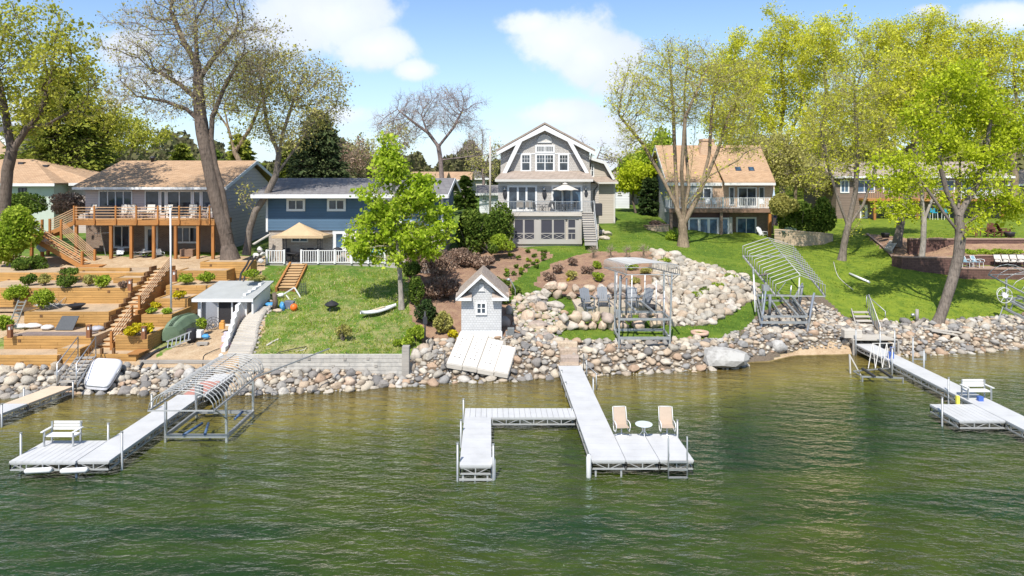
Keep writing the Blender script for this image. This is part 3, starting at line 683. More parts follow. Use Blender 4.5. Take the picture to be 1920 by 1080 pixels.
def PX(par, p0, p1, t0, t1, y, **k): return window(par, XA(p0, y), XA(p1, y), ZA(t1, y), ZA(t0, y), y, **k)
PX(h, 185.5, 249, 357, 393, Yf, cols=4, name='window', fw=.1)
PX(h, 272, 300, 357, 394, Yf, cols=1); PX(h, 300.5, 312, 357, 402, Yf, cols=1, fw=.12); PX(h, 312.5, 361, 357, 409, Yf, cols=2, name='sliding_door', fw=.12); PX(h, 361.5, 378, 357, 404, Yf, cols=1, fw=.14); PX(h, 378.5, 410, 357, 395, Yf, cols=1)
PX(h, 213, 245, 422, 465, Yf+.05, cols=2, fw=.12, name='patio_door'); PX(h, 272, 297, 424, 478, Yf+.05, cols=1, name='back_door', fw=.25); PX(h, 327, 372, 424, 456, Yf+.05, cols=3, fw=.14)
# deck
yd0, zd = 51.8, ZA(413.5, 51.8); dx0, dx1 = XA(137, 51.8), XA(402, 51.8)
dk = MB().box(dx0, dx1, yd0+.06, Yf-.01, zd-.05, zd).build('deck_floor', M['woodY'], h)
dk2 = MB(); dk2.box(dx0, dx1, yd0, yd0+.055, zd-.36, zd+.01); dk2.box(dx1-.05, dx1+.01, yd0+.056, Yf-.02, zd-.36, zd+.01); dk2.build('deck_rim', M['wood'], h)
for px in (144, 209, 247, 289, 330, 372, 400):
    x = XA(px, yd0+.2); MB().box(x-.1, x+.1, yd0+.06, yd0+.26, zg-.4, zd-.052).build('deck_post', M['woodZ'], h)
def hrail(par, pts, z0s, hgt=1.05, nb=5, post=.11):
    """posts with level rails between them"""
    b = MB()
    for k, ((x, y), z0) in enumerate(zip(pts, z0s)):
        MB().box(x-post/2, x+post/2, y-post/2, y+post/2, z0-.25, z0+hgt+.08).build('railing_post', M['woodZ'], par)
        if k:
            (xa, ya), za = pts[k-1], z0s[k-1]
            for j in range(nb): zz = hgt*(j+1)/nb-.05; b.bar((xa, ya, za+zz), (x, y, z0+zz), .035, .05)
    return b.build('rails', M['palewood_warm'], par)
M['palewood_warm'] = wood_mat('pale_warm_rail', (.56,.36,.21), var=.2)  # paler, warmer wood than the posts
hrail(h, [(XA(p, yd0-.06), yd0-.06) for p in (139, 177, 217, 255.5, 296, 336, 375, 393)], [zd]*8)
# stair down to the left with a landing
ly, lz = 52.6, ZA(437, 52.0)
lx0, lx1 = XA(64, 51.9), XA(88.5, 51.9)
st = empty('deck_stair', (lx1, 51, zg), 'timber stair with landing coming down beside the brown timber deck', 'stair')
MB().box(lx0, lx1, 51.4, 53.4, lz-.3, lz).build('landing', M['wood'], st)
for (x, y) in ((lx0+.1, 51.5), (lx1-.1, 51.5), (lx0+.1, 53.3)): MB().box(x-.09, x+.09, y-.09, y+.09, zg-.6, lz-.3).build('post', M['woodZ'], st)
up = MB(); n = 5
for k in range(n): xa = lx1+(dx0-lx1)*k/n; up.box(xa, xa+(dx0-lx1)/n+.03, 52.3, 53.4, lz+(zd-lz)*(k+1)/n-.05, lz+(zd-lz)*(k+1)/n)
up.build('upper_tread', M['woodY'], st)
MB().prism([(lx1, 52.25, lz-.2), (lx1, 52.25, lz+.1), (dx0, 52.25, zd+.05), (dx0, 52.25, zd-.3)], (0,-.06,0)).build('upper_stringer', M['wood'], st)
bx, bz = XA(154, 50.2), zg+.05; tx, tz = lx1-.1, lz
tr = MB(); n = 13
for k in range(n): xa = tx+(bx-tx)*k/n; zz = tz+(bz-tz)*(k+1)/n; tr.box(xa, xa+(bx-tx)/n+.04, 50.3, 51.35, zz-.05, zz)
tr.build('tread', M['woodY'], st)
for y in (50.22, 51.36): MB().prism([(tx, y, tz-.35), (tx, y, tz+.02), (bx, y, bz+.05), (bx, y, bz-.32)], (0,.06,0)).build('stringer', M['wood'], st)
def srail(par, a, b, nb=6, hg=1.0):
    m = MB(); q = MB()
    for p_ in (a, b): m.box(p_[0]-.07, p_[0]+.07, p_[1]-.07, p_[1]+.07, p_[2]-.45, p_[2]+hg+.08)
    for j in range(nb): zz = hg*(j+1)/nb; q.bar((a[0], a[1], a[2]+zz-.03), (b[0], b[1], b[2]+zz-.03), .035, .05)
    o = m.build('railing', M['woodZ'], par); q.build('rail', M['palewood_warm'], o)
srail(st, (tx, 50.2, tz), (bx, 50.2, bz)); srail(st, (XA(114, 51.4), 51.45, tz), (XA(177, 51.4), 51.45, bz)); srail(st, (lx1, 52.2, lz), (dx0, 52.2, zd)); srail(st, (lx0, 51.35, lz), (lx1, 51.35, lz), 5)
MB().box(bx-.1, bx+1.6, 49.6, 51.3, zg-.3, zg+.12).build('bottom_step', M['wood'], st)

# ================================================================ pale green neighbour at the far left
Y = 63.0; h = empty('green_house', (XA(40, Y), Y+4, 4), 'pale green bungalow with tan hipped roof at the far left', 'house')
x0, x1 = XA(-60, Y), XA(158, Y); ze2 = ZA(346, Y)
MB().box(x0, x1-2.8, Y, Y+9, 3, ze2+.1).build('wall', mat('pale_green_stucco', (.46,.52,.45), .9, .1, 2), h)
MB().box(x1-2.8, x1, Y+2, Y+9, 3, ze2+.1).build('side_wall', M['pinksiding'], h)
a = P(66, 301, Y+5); e0 = Vector((x0-.6, Y-.6, ze2)); e1 = Vector((x1+.5, Y+1.4, ze2)); e2 = Vector((x1+.5, Y+10, ze2))
r_ = MB(); al = Vector((x0-.6, a.y, a.z)); ar = Vector((a.x-.2, a.y, a.z))
r_.prism([e0, (x1-2.4, Y-.6, ze2), ar, al], (0,0,.14)); r_.prism([(x1-2.4, Y-.6, ze2), (x1-2.4, Y+1.4, ze2+.02), e1, e2, ar], (0,0,.14)); r_.prism([e2, (x0-.6, Y+10.6, ze2), al, ar], (0,0,.14))
rf = r_.build('roof', M['tanroof'], h)
for px, py in ((41,305),(87,310)): v_ = P(px, py, Y+3.9); MB().box(v_.x-.25, v_.x+.25, v_.y-.2, v_.y+.2, v_.z-.3, v_.z+.06).build('roof_vent', M['dark'], rf)
m = MB(); m.box(x0-.6, x1-2.3, Y-.7, Y-.6, ze2-.14, ze2+.12); m.box(x1-2.3, x1+.5, Y+1.3, Y+1.4, ze2-.14, ze2+.12); m.build('gutter', M['white'], h)
PX(h, 35, 50, 352, 372, Y, cols=2, rows=2, mx=M['dark'], fw=.06)
Y = 80; h = empty('brick_gable_house', (XA(5, Y), Y, 4), 'tan brick gabled house with white bargeboard seen behind the leftmost tree', 'house')
a = P(-14, 235, Y); b = P(36, 288, Y)
MB().prism([(a.x-6, Y, 5), (b.x-.6, Y, 5), (b.x-.6, Y, b.z), (a.x, Y, a.z-.3), (a.x-6, Y, b.z-2)], (0,8,0)).build('wall', M['tanbrick'], h)
MB().prism([a, b, (b.x, b.y, b.z-.45), (a.x, a.y, a.z-.45)], (0,-.4,0)).build('bargeboard', M['white'], h)
MB().prism([a, b, (b.x, b.y, b.z+.15), (a.x, a.y, a.z+.15)], (0,9,0)).build('roof', M['greyroof'], h)
Y = 92; h = empty('dark_roof_house', (XA(95, Y), Y, 4), 'house with dark grey roof half hidden behind the big pine on the left', 'house')
x0, x1 = XA(55, Y), XA(155, Y)
MB().box(x0+.6, x1-.6, Y, Y+8, 4, ZA(318, Y)).build('wall', M['gablegrey'], h)
MB().prism([(x0, Y-.5, ZA(318, Y)), (x0+1.2, Y+4, ZA(285, Y)), (x0+1.2, Y+4, ZA(285,Y)-.1), (x0, Y+8.5, ZA(318, Y))], (x1-x0,0,0)).build('roof', M['greyroof'], h)

# ================================================================ blue house
Yf = 51.0; Xl, Xr = XA(500, Yf), -5.2; zg = ZA(487, 51.0); ze = ZA(367, 50.4); zm = ZA(432, Yf); zr = ZA(337, 55.8); Yb = 60.6; yr = 55.8
h = empty('blue_house', ((Xl+Xr)/2, 56, zg), 'two storey house with blue lap siding and dark grey roof behind the young green tree', 'house')
MB().box(Xl, Xr, Yf, Yb, zm, ze+.3).build('upper_wall', M['blue'], h)
MB().box(Xl+.12, Xr-.12, Yf+.12, Yb-.1, zg-1, zm-.005).build('lower_wall', M['stonewall'], h)
MB().prism([(Xr+.012, Yf, ze+.1), (Xr+.012, Yb, ze+.1), (Xr+.012, yr, zr-.1)], (.05,0,0)).build('gable_wall', M['blue'], h)
m = MB(); m.box(Xl-.05, Xl+.1, Yf-.03, Yf+.1, zm-.1, ze); m.box(Xr-.1, Xr+.05, Yf-.03, Yf+.1, zm-.1, ze); m.build('corner_board', M['white'], h)
r_ = MB(); e0, e1 = Xl-.75, Xr+.5; ey = 49.95
r_.prism([(e0, ey, ze), (e1, ey, ze), (e1, yr, zr), (e0, yr, zr)], (0,0,.14)); r_.prism([(e1, 2*yr-ey, ze), (e0, 2*yr-ey, ze), (e0, yr, zr), (e1, yr, zr)], (0,0,.14)); r_.build('roof', M['greyroof'], h)
m = MB(); m.box(e0-.02, e1+.02, ey-.12, ey, ze-.16, ze+.12); m.box(e0+.02, e1-.02, ey, Yf-.001, ze-.14, ze-.1); m.build('gutter', M['white'], h)
m = MB()
for ya in (ey, 2*yr-ey): m.prism([(e1+.02, ya, ze-.16), (e1+.02, ya, ze+.14), (e1+.02, yr, zr+.14), (e1+.02, yr, zr-.16)], (.06,0,0))
m.build('bargeboard', M['white'], h)
for p0, p1 in ((537.5,572.5),(613.5,648.5),(700,735)): PX(h, p0, p1, 372, 396, Yf, cols=2, fw=.17)
PX(h, 765, 800, 372, 400, Yf, cols=2, fw=.15)
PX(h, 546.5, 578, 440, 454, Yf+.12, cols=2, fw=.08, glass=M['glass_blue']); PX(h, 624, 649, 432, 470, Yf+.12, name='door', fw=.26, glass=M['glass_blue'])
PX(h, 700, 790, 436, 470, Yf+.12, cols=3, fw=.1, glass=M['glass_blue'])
window(h, 53.5, 55.5, ze-1.6, ze-.5, 0, cols=2, T=sideT(Xr, 1)); window(h, 53, 54.2, zg+.6, zm-.5, 0, cols=1, T=sideT(Xr-.12, 1))
m = MB(); m.box(XA(700, 51), XA(775, 51), 49.6, Yf-.01, ZA(417, 50)-.05, ZA(417, 50)+.06); m.build('awning', M['white'], h)
# terrace of the blue house
yt = 49.6; zt = ZA(494, yt); tx0, tx1 = XA(498, yt), XA(822, yt)
t_ = empty('terrace_deck', ((tx0+tx1)/2, yt, zt-.5), 'low grey terrace with white picket railing in front of the blue house', 'terrace')
MB().box(tx0, tx1, yt, Yf+.115, zt-.9, zt).build('floor', M['deckgrey'], t_)
zr1 = ZA(469, yt)
for (p0, p1, n_) in ((501, 533.5, 1), (565.5, 722, 5)): railing(t_, XA(p0, yt-.02), XA(p1, yt-.02), yt-.07, zt, zr1, M['white'], pitch=.165, pw=.05, post=1.24, postw=.13)
m = MB(); m.box(XA(498, yt), XA(501, yt), yt-.02, yt+.1, zt, zr1); m.box(XA(498, yt), XA(499.5, yt), yt, yt+1.3, zr1-.1, zr1); m.build('corner_rail', M['white'], t_)
MB().box(XA(535, yt), XA(564, yt), yt-.4, yt-.01, zt-.5, zt-.17).build('doorstep', M['palewood'], t_)

# ================================================================ gambrel house
Yf = 62.0; S = Yf/F
X = lambda px: (px-CX)*S
Zp = lambda py: H-(py-HY)*S
zg = Zp(452); zd = Zp(399.5)
h = empty('gambrel_house', (X(1020), 68, zg), 'tall taupe shingled house with white trimmed gambrel gable and balcony', 'house')
gp = [(935,339),(972,262),(1021,239),(1069,262),(1111,339)]
Yd = 60.4                                                                              # plane of the projecting lower fronts
def ZPy(py, y): return ZA(py, y)
# main body behind: broad gable roof over the gambrel
MB().prism([(X(938.5), Yf+.3, zg), (X(1106), Yf+.3, zg), (X(1106), Yf+.3, Zp(284)), (X(1021), Yf+.3, Zp(243)), (X(938.5), Yf+.3, Zp(284))], (0,13,0)).build('body_wall', M['shake'], h)
rb = MB()
for s_, px in ((-1, 931), (1, 1115.5)):
    a = Vector((X(1021), 0, Zp(233))); b = Vector((X(px), 0, Zp(284)))
    rb.prism([(a.x, Yf-.35, a.z), (b.x, Yf-.35, b.z), (b.x, Yf-.35, b.z+.17), (a.x, Yf-.35, a.z+.17)], (0,14,0))
rb = rb.build('roof', M['brownroof'], h)
for px, py in ((998.5,243),(983,253),(961,263),(1104.5,275)): v_ = P(px, py, Yf+1); MB().lathe([(.05,0),(.05,.35)], (v_.x, v_.y, v_.z-.35), 8).build('vent_pipe', M['dark'], rb)
m = MB()
for s_, px in ((-1, 931), (1, 1116)):
    a = (X(1021), Zp(235)); b = (X(px), Zp(285))
    m.prism([(a[0], Yf-.42, a[1]), (b[0], Yf-.42, b[1]), (b[0], Yf-.42, b[1]-.33), (a[0], Yf-.42, a[1]-.36)], (0,.1,0))
m.build('outer_bargeboard', M['white'], h)
# gambrel front
gy = Yf-.05
MB().prism([(X(px), gy, Zp(py)) for px, py in ((939,341),(974,266),(1021,243),(1067,266),(1107,341))], (0,.34,0)).build('gable_wall', M['shake'], h)
rk_ = MB(); ri = [(943,339),(978.5,266),(1021,245.5),(1063,266),(1104,339)]
for k in range(4):
    a, b = gp[k], gp[k+1]; c, d = ri[k+1], ri[k]
    q = [(X(px), gy-.6, Zp(py)) for px, py in (a, b, c, d)]
    rk_.prism(q, (0,.10,0))
rk_.build('gambrel_bargeboard', M['white'], h)
sf = MB()
for k in range(4):
    a, b = gp[k], gp[k+1]; o = 2.0
    def inn(p): return (p[0]+(1021-p[0])*.012, p[1]+1.2)
    sf.prism([(X(a[0]), gy-.52, Zp(a[1])), (X(b[0]), gy-.52, Zp(b[1])), (X(inn(b)[0]), gy-.52, Zp(inn(b)[1]+1)), (X(inn(a)[0]), gy-.52, Zp(inn(a)[1]+1))], (0,1.0,0))
sf.build('gambrel_roof_edge', M['brownroof'], h)
MB().box(X(962), X(1084), gy-.035, gy, Zp(289.5), Zp(287.5)).build('band', M['white'], h)
for p0, p1, t0, t1, c_, g_ in ((976,996,288,322,1,(.5,3,2)),(1003.5,1040,288,322,2,(.5,3,2)),(1046.5,1067,288,322,1,(.5,3,2)),(1003.5,1040,272,287,2,(1,5,4))):
    PX(h, p0, p1, t0, t1, gy, cols=c_, rows=2 if g_[0] == .5 else 1, grids=g_, fw=.15, mw=.06)
fan = [(X(1021)+1.0*.6*math.cos(t_)*1.0, gy-.06, Zp(267)+.62*math.sin(t_)) for t_ in [math.pi*k/12 for k in range(13)]]
q = MB(); q.prism(fan, (0,.05,0)); q.build('fan_louvre', M['offwhite'], h)
q = MB(); pts = [(X(1021)+.64*math.cos(math.pi*k/12), gy-.07, Zp(267)+.66*math.sin(math.pi*k/12)) for k in range(13)]; q.tube(pts, .04, 6); q.bar(pts[0], pts[-1], .07); q.build('louvre_trim', M['white'], h)
# skirt roof over the porch storey
yo, yb_ = Yd-.6, gy
sk = MB(); sk.prism([(XA(928, yo), yo, ZA(337.5, yo)), (XA(1113, yo), yo, ZA(337.5, yo)), (X(1104), yb_, Zp(322.5)), (X(943), yb_, Zp(322.5))], (0,0,.1)); sk.build('skirt_roof', M['brownroof'], h)
fa = MB(); fa.box(XA(928, yo), XA(1112, yo), yo-.1, yo, ZA(341, yo)+.02, ZA(336, yo)); fa.box(XA(931, yo), XA(1108, yo), yo, Yd-.02, ZA(341.5, yo)-.02, ZA(341.5, yo)+.05); fa.build('eave', M['offwhite'], h)
# middle storey walls: posts of shingle between wide glazing
zt2 = ZPy(341, Yd); zb2 = ZPy(399.5, Yd)
XD = lambda px: XA(px, Yd)
MB().box(XD(934), XD(1107), Yd+.02, Yf+.3, zb2-.05, zt2).build('porch_wall', M['shake'], h)
MB().prism([(XD(1093), Yd+.01, zt2), (XD(1107), Yd+.01, zt2), (XD(1107.3), Yd+.01, ZPy(385, Yd)), (XD(1110), Yd+.01, ZPy(398, Yd)), (XD(1093), Yd+.01, ZPy(398, Yd))], (0,-.12,0)).build('corner_pier', M['shake'], h)
MB().box(XD(934), XD(1107), Yd-.02, Yd+.018, ZPy(349, Yd), zt2-.005).build('frieze', M['offwhite'], h)
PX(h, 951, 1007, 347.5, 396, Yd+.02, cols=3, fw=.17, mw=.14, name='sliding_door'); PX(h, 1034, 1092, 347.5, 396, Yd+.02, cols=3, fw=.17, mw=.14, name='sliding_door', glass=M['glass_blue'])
for px in (946, 1020, 1098):
    l_ = MB(); l_.lathe([(.03,.32),(.09,.26),(.12,.0),(.06,-.04)], (XD(px), Yd-.14, ZPy(356, Yd)), 8); l_.bar((XD(px), Yd-.14, ZPy(356,Yd)+.3), (XD(px), Yd, ZPy(356,Yd)+.36), .03); l_.build('wall_lantern', M['galv'], h)
    e_ = MB(); e_.lathe([(.02,-.46),(.15,-.25),(.2,0),(.15,.25),(.02,.46)], (0,0,0), 12)
    e_.v = [(XD(px+.8)+v[0], Yd-.08+v[1]*.3, ZPy(363.5, Yd)+v[2]) for v in e_.v]; e_.build('oval_plaque', M['dark'], h)
# balcony
yB = 58.7; zB = ZA(398.5, yB); bx0, bx1 = XA(957, yB), XA(1090.5, yB)
bf = MB().box(bx0-1.6, bx1, yB+.03, Yd+.01, zB-.12, zB).build('balcony_floor', M['deckgrey'], h)
MB().box(bx0-1.6, bx1+.02, yB-.03, yB+.03, ZA(405, yB), zB+.02).build('balcony_fascia', M['greywood_l'] if 'greywood_l' in M else M['palewood'], h)
railing(h, bx0-.5, bx1-.05, yB+.03, zB, ZA(377.5, yB), M['galv'], pitch=.125, pw=.018, post=1.9, postw=.05, top=.05)
rs_ = MB(); ztop = ZA(377.5, yB); rs_.bar((bx1+.1, yB+.1, ztop), (XA(1116, yB+.3), yB+.1, ztop), .05)
for k in range(9): xx = bx1+.1+k*.13; rs_.bar((xx, yB+.1, zB), (xx, yB+.1, ztop), .02)
rs_.bar((XA(1115.5, yB), yB+.1, ztop), (XA(1115.5, yB), yB+.1, zB-.1), .05); rs_.build('stair_head_railing', M['galv'], h)
# lower screened storey
zl0, zl1 = ZA(451.5, yB), ZA(405, yB); XB = lambda px: XA(px, yB+.25); yw = yB+.25
MB().box(XB(960), XB(1091), yw+.1, Yf+.3, zl0-.6, zl1).build('lower_wall', M['taupelap'], h)
fr_ = MB(); 
for p0, p1 in ((1003,1005),(1010.5,1013),(961,963.5),(1085,1090.5)): fr_.box(XB(p0), XB(p1), yw-.06, yw+.12, zl0-.3, zl1-.05)
fr_.box(XB(960), XB(1091), yw-.075, yw+.12, zl1-.28, zl1-.001); fr_.box(XB(1005), XB(1010.5), yw-.03, yw+.12, zl0-.3, zl1-.281); fr_.box(XB(960), XB(1091), yw-.05, yw+.11, zl0-.3, zl0+.06)
fr_.build('screen_wall_frame', M['taupetrim'], h)
def screen(p0, p1, cross=True):
    x0, x1 = XB(p0), XB(p1); zt, zb, zm = zl1-.285, zl0+.065, zl0+.62; f = MB()
    f.box(x0, x0+.07, yw-.04, yw+.05, zb, zt); f.box(x1-.07, x1, yw-.04, yw+.05, zb, zt); f.box(x0+.07, x1-.07, yw-.04, yw+.05, zt-.06, zt); f.box(x0+.07, x1-.07, yw-.04, yw+.05, zb, zb+.06); f.box(x0+.07, x1-.07, yw-.04, yw+.05, zm-.03, zm+.03)
    if cross: f.bar((x0+.05, yw-.02, zb+.05), (x1-.05, yw-.02, zm-.04), .026, .03); f.bar((x0+.05, yw-.03, zm-.04), (x1-.05, yw-.03, zb+.05), .026, .03)
    else: f.box(x0+.07, x1-.07, yw-.045, yw+.05, zb+.9, zb+1.05); f.box((x0+x1)/2-.02, (x0+x1)/2+.02, yw-.03, yw+.05, zb+.06, zm)
    o = f.build('screen_panel' if cross else 'screen_door', M['taupetrim'], h); MB().box(x0+.071, x1-.071, yw+.0, yw+.03, zb+.061, zt-.061).build('mesh', M['screen'], o)
screen(963.7, 982); screen(982.2, 1002.8); screen(1013.2, 1036.5); screen(1036.7, 1060); screen(1064, 1080, False)
MB().box(XB(1080.2), XB(1085), yw+.0, yw+.1, zl0-.2, zl1-.3).build('pale_panel', M['taupetrim'], h)
# outside stair at the right
sx0, sx1 = XA(1092.5, 58.3), XA(1115, 58.3)
s2 = steps(sx0, sx1, 56.9, ZA(451, 57.6)-.1, 59.4, zB-.02, 13, .06); s2.build('stair_tread', M['palewood'], h)
q = MB(); n = 13
for k in range(n): za = ZA(451, 57.6)-.1; zb_ = zB-.02; q.box(sx0+.03, sx1-.03, 56.97+2.5*k/n, 57.0+2.5*k/n, za+(zb_-za)*k/n-.25, za+(zb_-za)*(k+1)/n-.062)
q.build('stair_riser', M['deckgrey'], h)
MB().prism([(sx1, 56.9, zl0-.5), (sx1, 59.4, zl0-.5), (sx1, 59.4, zB), (sx1, 56.9, zl0+.05)], (.06,0,0)).build('stair_side', M['offwhite'], h)
q = MB(); q.bar((sx1+.03, 56.95, zl0+.1), (sx1+.03, 56.95, zl0+1.1), .06); q.bar((sx1+.03, 56.95, zl0+1.05), (sx1+.03, 59.3, zB+1.0), .05)
for k in range(1, 12): t2 = k/12; q.bar((sx1+.03, 56.95+2.35*t2, zl0+.1+(zB-zl0-.1)*t2), (sx1+.03, 56.95+2.35*t2, zl0+1.05+(zB-zl0-.05)*t2), .02)
q.build('stair_railing', M['galv'], h)
# right side storey wing set back
q = MB(); q.box(XD(1107), XD(1107)+.9, Yd+1.2, Yf+8, zb2-2.5, zt2-.1); q.build('side_wall', M['taupelap'], h)
q = MB(); q.prism([(XD(1107), Yd-.3, zt2+.25), (XD(1125), Yd+1, zt2-.25), (XD(1128), Yf+8, zt2-.25), (XD(1107), Yf+8, zt2+.55)], (0,0,.1)); q.build('side_roof', M['brownroof'], h)
q = MB(); q.tube([(XD(1124), Yd+.9, zt2-.15), (XD(1124), Yd+.9, zt2-.3), (XD(1117), Yd+1.1, zt2-.8), (XD(1117), Yd+1.1, zb2-2)], .05, 8); q.tube([(X(1111), Yf-.2, Zp(285)), (X(1108), Yf, Zp(293)), (X(1107), Yf, Zp(318))], .045, 8); q.build('downpipe', M['dark'], h)
# rear wing at the right, also gambrel
yw2 = 71.0; WX_ = lambda px: XA(px, yw2); WZ = lambda py: ZA(py, yw2)
wg = empty('garage_wing', (WX_(1130), 75, 5.3), 'taupe lap sided rear wing with white trimmed gambrel end right of the tall gable house', 'house wing')
MB().prism([(WX_(1085), yw2, 4.4), (WX_(1153), yw2, 4.4), (WX_(1153), yw2, WZ(342)), (WX_(1148), yw2, WZ(338)), (WX_(1133), yw2, WZ(308)), (WX_(1085), yw2, WZ(288))], (0,9,0)).build('wall', M['taupelap'], wg)
q = MB(); pp = [(1085,288),(1135,303),(1152,336)]; pi = [(1085,293),(1131,307.5),(1147.5,337)]
for k in range(2): q.prism([(WX_(pp[k][0]), yw2-.6, WZ(pp[k][1])), (WX_(pp[k+1][0]), yw2-.6, WZ(pp[k+1][1])), (WX_(pi[k+1][0]), yw2-.6, WZ(pi[k+1][1])), (WX_(pi[k][0]), yw2-.6, WZ(pi[k][1]))], (0,.08,0))
q.build('bargeboard', M['white'], wg)
q = MB()
for k in range(2): q.prism([(WX_(pp[k][0]), yw2-.5, WZ(pp[k][1])), (WX_(pp[k+1][0]), yw2-.5, WZ(pp[k+1][1])), (WX_(pp[k+1][0]), yw2-.5, WZ(pp[k+1][1])-.15), (WX_(pp[k][0]), yw2-.5, WZ(pp[k][1])-.15)], (0,10,0))
q.build('roof', M['brownroof'], wg)
q = MB(); q.prism([(WX_(1085), yw2-.7, WZ(342)), (WX_(1157), yw2-.7, WZ(342)), (WX_(1148), yw2-.02, WZ(333)), (WX_(1085), yw2-.02, WZ(333))], (0,0,.1)); q.build('skirt_roof', M['brownroof'], wg)
q = MB(); q.box(WX_(1085), WX_(1157), yw2-.8, yw2-.7, WZ(344.5), WZ(341)); q.box(WX_(1153)-.15, WX_(1153)+.02, yw2-.03, yw2+.1, 4.6, WZ(345)); q.build('eave', M['offwhite'], wg)
PX(wg, 1107, 1114, 308, 332, yw2, rows=2, fw=.12)

# ================================================================ tan roofed brick house on the right
Yf = 70.5; Xl, Xr = 16.5, XA(1452, Yf); zg = ZA(446, Yf); zf = ZA(391, Yf); ze = ZA(342, Yf); yr = 75.8; zr = ZA(275, yr); Yb = 2*yr-Yf
h = empty('brick_house', ((Xl+Xr)/2, 75, zg), 'brick house with steep tan roof two skylights and white railed balcony ', 'house')
MB().box(Xl, Xr, Yf, Yb, zf, ze+.2).build('upper_wall', M['tanbrick'], h)
MB().box(Xl+.05, Xr-.05, Yf+.05, Yb-.05, zg-1.5, zf-.003).build('lower_wall', M['brick'], h)
MB().prism([(Xl-.012, Yf-.02, zg-1), (Xl-.012, Yb+.02, zg-1), (Xl-.012, Yb+.02, ze), (Xl-.012, yr, zr-.15), (Xl-.012, Yf-.02, ze)], (-.06,0,0)).build('gable_wall', M['greylap'], h)
MB().prism([(Xr+.012, Yf+.02, ze), (Xr+.012, Yb-.02, ze), (Xr+.012, yr, zr-.15)], (.05,0,0)).build('far_gable_wall', M['greylap'], h)
e0, e1 = Xl-.55, XA(1453, Yf-.8); em = XA(1353, Yf); r_ = MB()
sl = (zr-ze)/(yr-Yf)
r_.prism([(e0, Yf-.1, ze-.1*sl), (em, Yf-.1, ze-.1*sl), (em, yr, zr), (e0, yr, zr)], (0,0,.16))
r_.prism([(em, Yf-.9, ze-.08), (e1, Yf-.9, ze-.08), (XA(1425, yr), yr, zr), (em, yr, zr)], (0,0,.165))
r_.prism([(e1, Yb+.5, ze), (e0, Yb+.5, ze), (e0, yr, zr), (XA(1425, yr), yr, zr)], (0,0,.16)); rf = r_.build('roof', M['tanroof'], h)
ch = MB(); cy = yr-1.6; cz = ZA(300, cy); ch.prism([(XA(1311,cy), cy, cz-3), (XA(1348,cy), cy, cz-3), (XA(1345,cy), cy, ZA(285,cy)), (XA(1338,cy), cy, ZA(262,cy)), (XA(1318,cy), cy, ZA(262,cy)), (XA(1313,cy), cy, ZA(285,cy))], (0,1.5,0)); ch.box(XA(1317,cy), XA(1339,cy), cy-.08, cy+1.58, ZA(264,cy), ZA(260,cy)); ch.build('chimney', M['tanbrick'], rf)
def onroof(px, py):
    for k in range(400):
        y = Yf-.9+k*.02; z = ZA(py, y)
        if z <= ze+(y-Yf)*sl+.16 +.35*0: return P(px, py, y)
for px in (1383, 1407.5):
    a = onroof(px-5, 325); b = onroof(px+6.5, 325); c_ = onroof(px+3.5, 316.5); d_ = onroof(px-7, 316.5)
    up_ = Vector((0,-.7,.5))*.42; a, b, c_, d_ = [q+up_ for q in (a, b, c_, d_)]
    o = MB().prism([a, b, c_, d_], (0,.1,-.3)).build('skylight', M['dark'], rf)
    ctr = (a+b+c_+d_)/4; ii = [ctr+(q-ctr)*.72+Vector((0,-.02,.03)) for q in (a, b, c_, d_)]; MB().prism(ii, (0,.02,-.05)).build('skylight_glass', M['glass_blue'], o)
m = MB(); m.box(e0, em, Yf-.2, Yf-.1, ze-.35, ze-.02); m.box(em, e1, Yf-1.0, Yf-.9, ze-.28, ze-.02); m.build('gutter', M['white'], h)
m = MB()
for ya in (Yf-.15, Yb+.5): m.prism([(e0-.02, ya, ze-.4), (e0-.02, ya, ze+.05), (e0-.02, yr, zr+.16), (e0-.02, yr, zr-.2)], (-.06,0,0))
m.build('bargeboard', M['offwhite'], h)
MB().box(XA(1292,Yf), XA(1336,Yf), Yf-.06, Yf-.005, ZA(374,Yf), ze-.1).build('siding_panel', M['greylap'], h)
PX(h, 1304, 1334, 352, 372, Yf-.06, cols=2, fw=.12); PX(h, 1366.5, 1377, 350.5, 385, Yf, fw=.1); PX(h, 1382.5, 1419, 350.5, 388, Yf, cols=2, fw=.14, name='balcony_door'); PX(h, 1422.5, 1433, 350.5, 378, Yf, fw=.08)
yB = 68.6; zB = ZA(391, yB); bx0, bx1 = XA(1255, yB), XA(1457, yB)
MB().box(bx0, bx1, yB, Yf-.003, zB-.1, zB).build('balcony_floor', M['deckgrey'], h)
MB().box(bx0-.02, bx1+.02, yB-.05, yB, ZA(398.5, yB), zB+.02).build('balcony_fascia', wood_mat('brown_fascia', (.27,.17,.12)), h)
railing(h, bx0+.05, bx1-.05, yB+.06, zB, ZA(370.5, yB), M['white'], pitch=.17, pw=.05, post=1.75, postw=.08)
q = MB(); q.box(bx0+.02, bx0+.08, yB+.1, Yf-.02, ZA(370.5,yB)-.06, ZA(370.5,yB)); q.box(bx0+.02, bx0+.06, yB+.1, Yf-.02, zB+.05, zB+.1)
for k in range(10): q.box(bx0+.02, bx0+.06, yB+.2+k*.17, yB+.25+k*.17, zB+.1, ZA(370.5,yB)-.06)
q.build('side_railing', M['white'], h)
for px in (1258, 1352, 1443): x = XA(px, yB+.2); MB().box(x-.13, x+.13, yB+.06, yB+.32, zg-.8, zB-.102).build('balcony_post', M['brick'] if px != 1443 else M['woodZ'], h)
yw = yB+.5
MB().box(XA(1289,yw), XA(1368,yw), yw+.05, Yf+.1, zg-1, zB-.11).build('bay_wall', wood_mat('maroon_boards', (.13,.07,.065)), h)
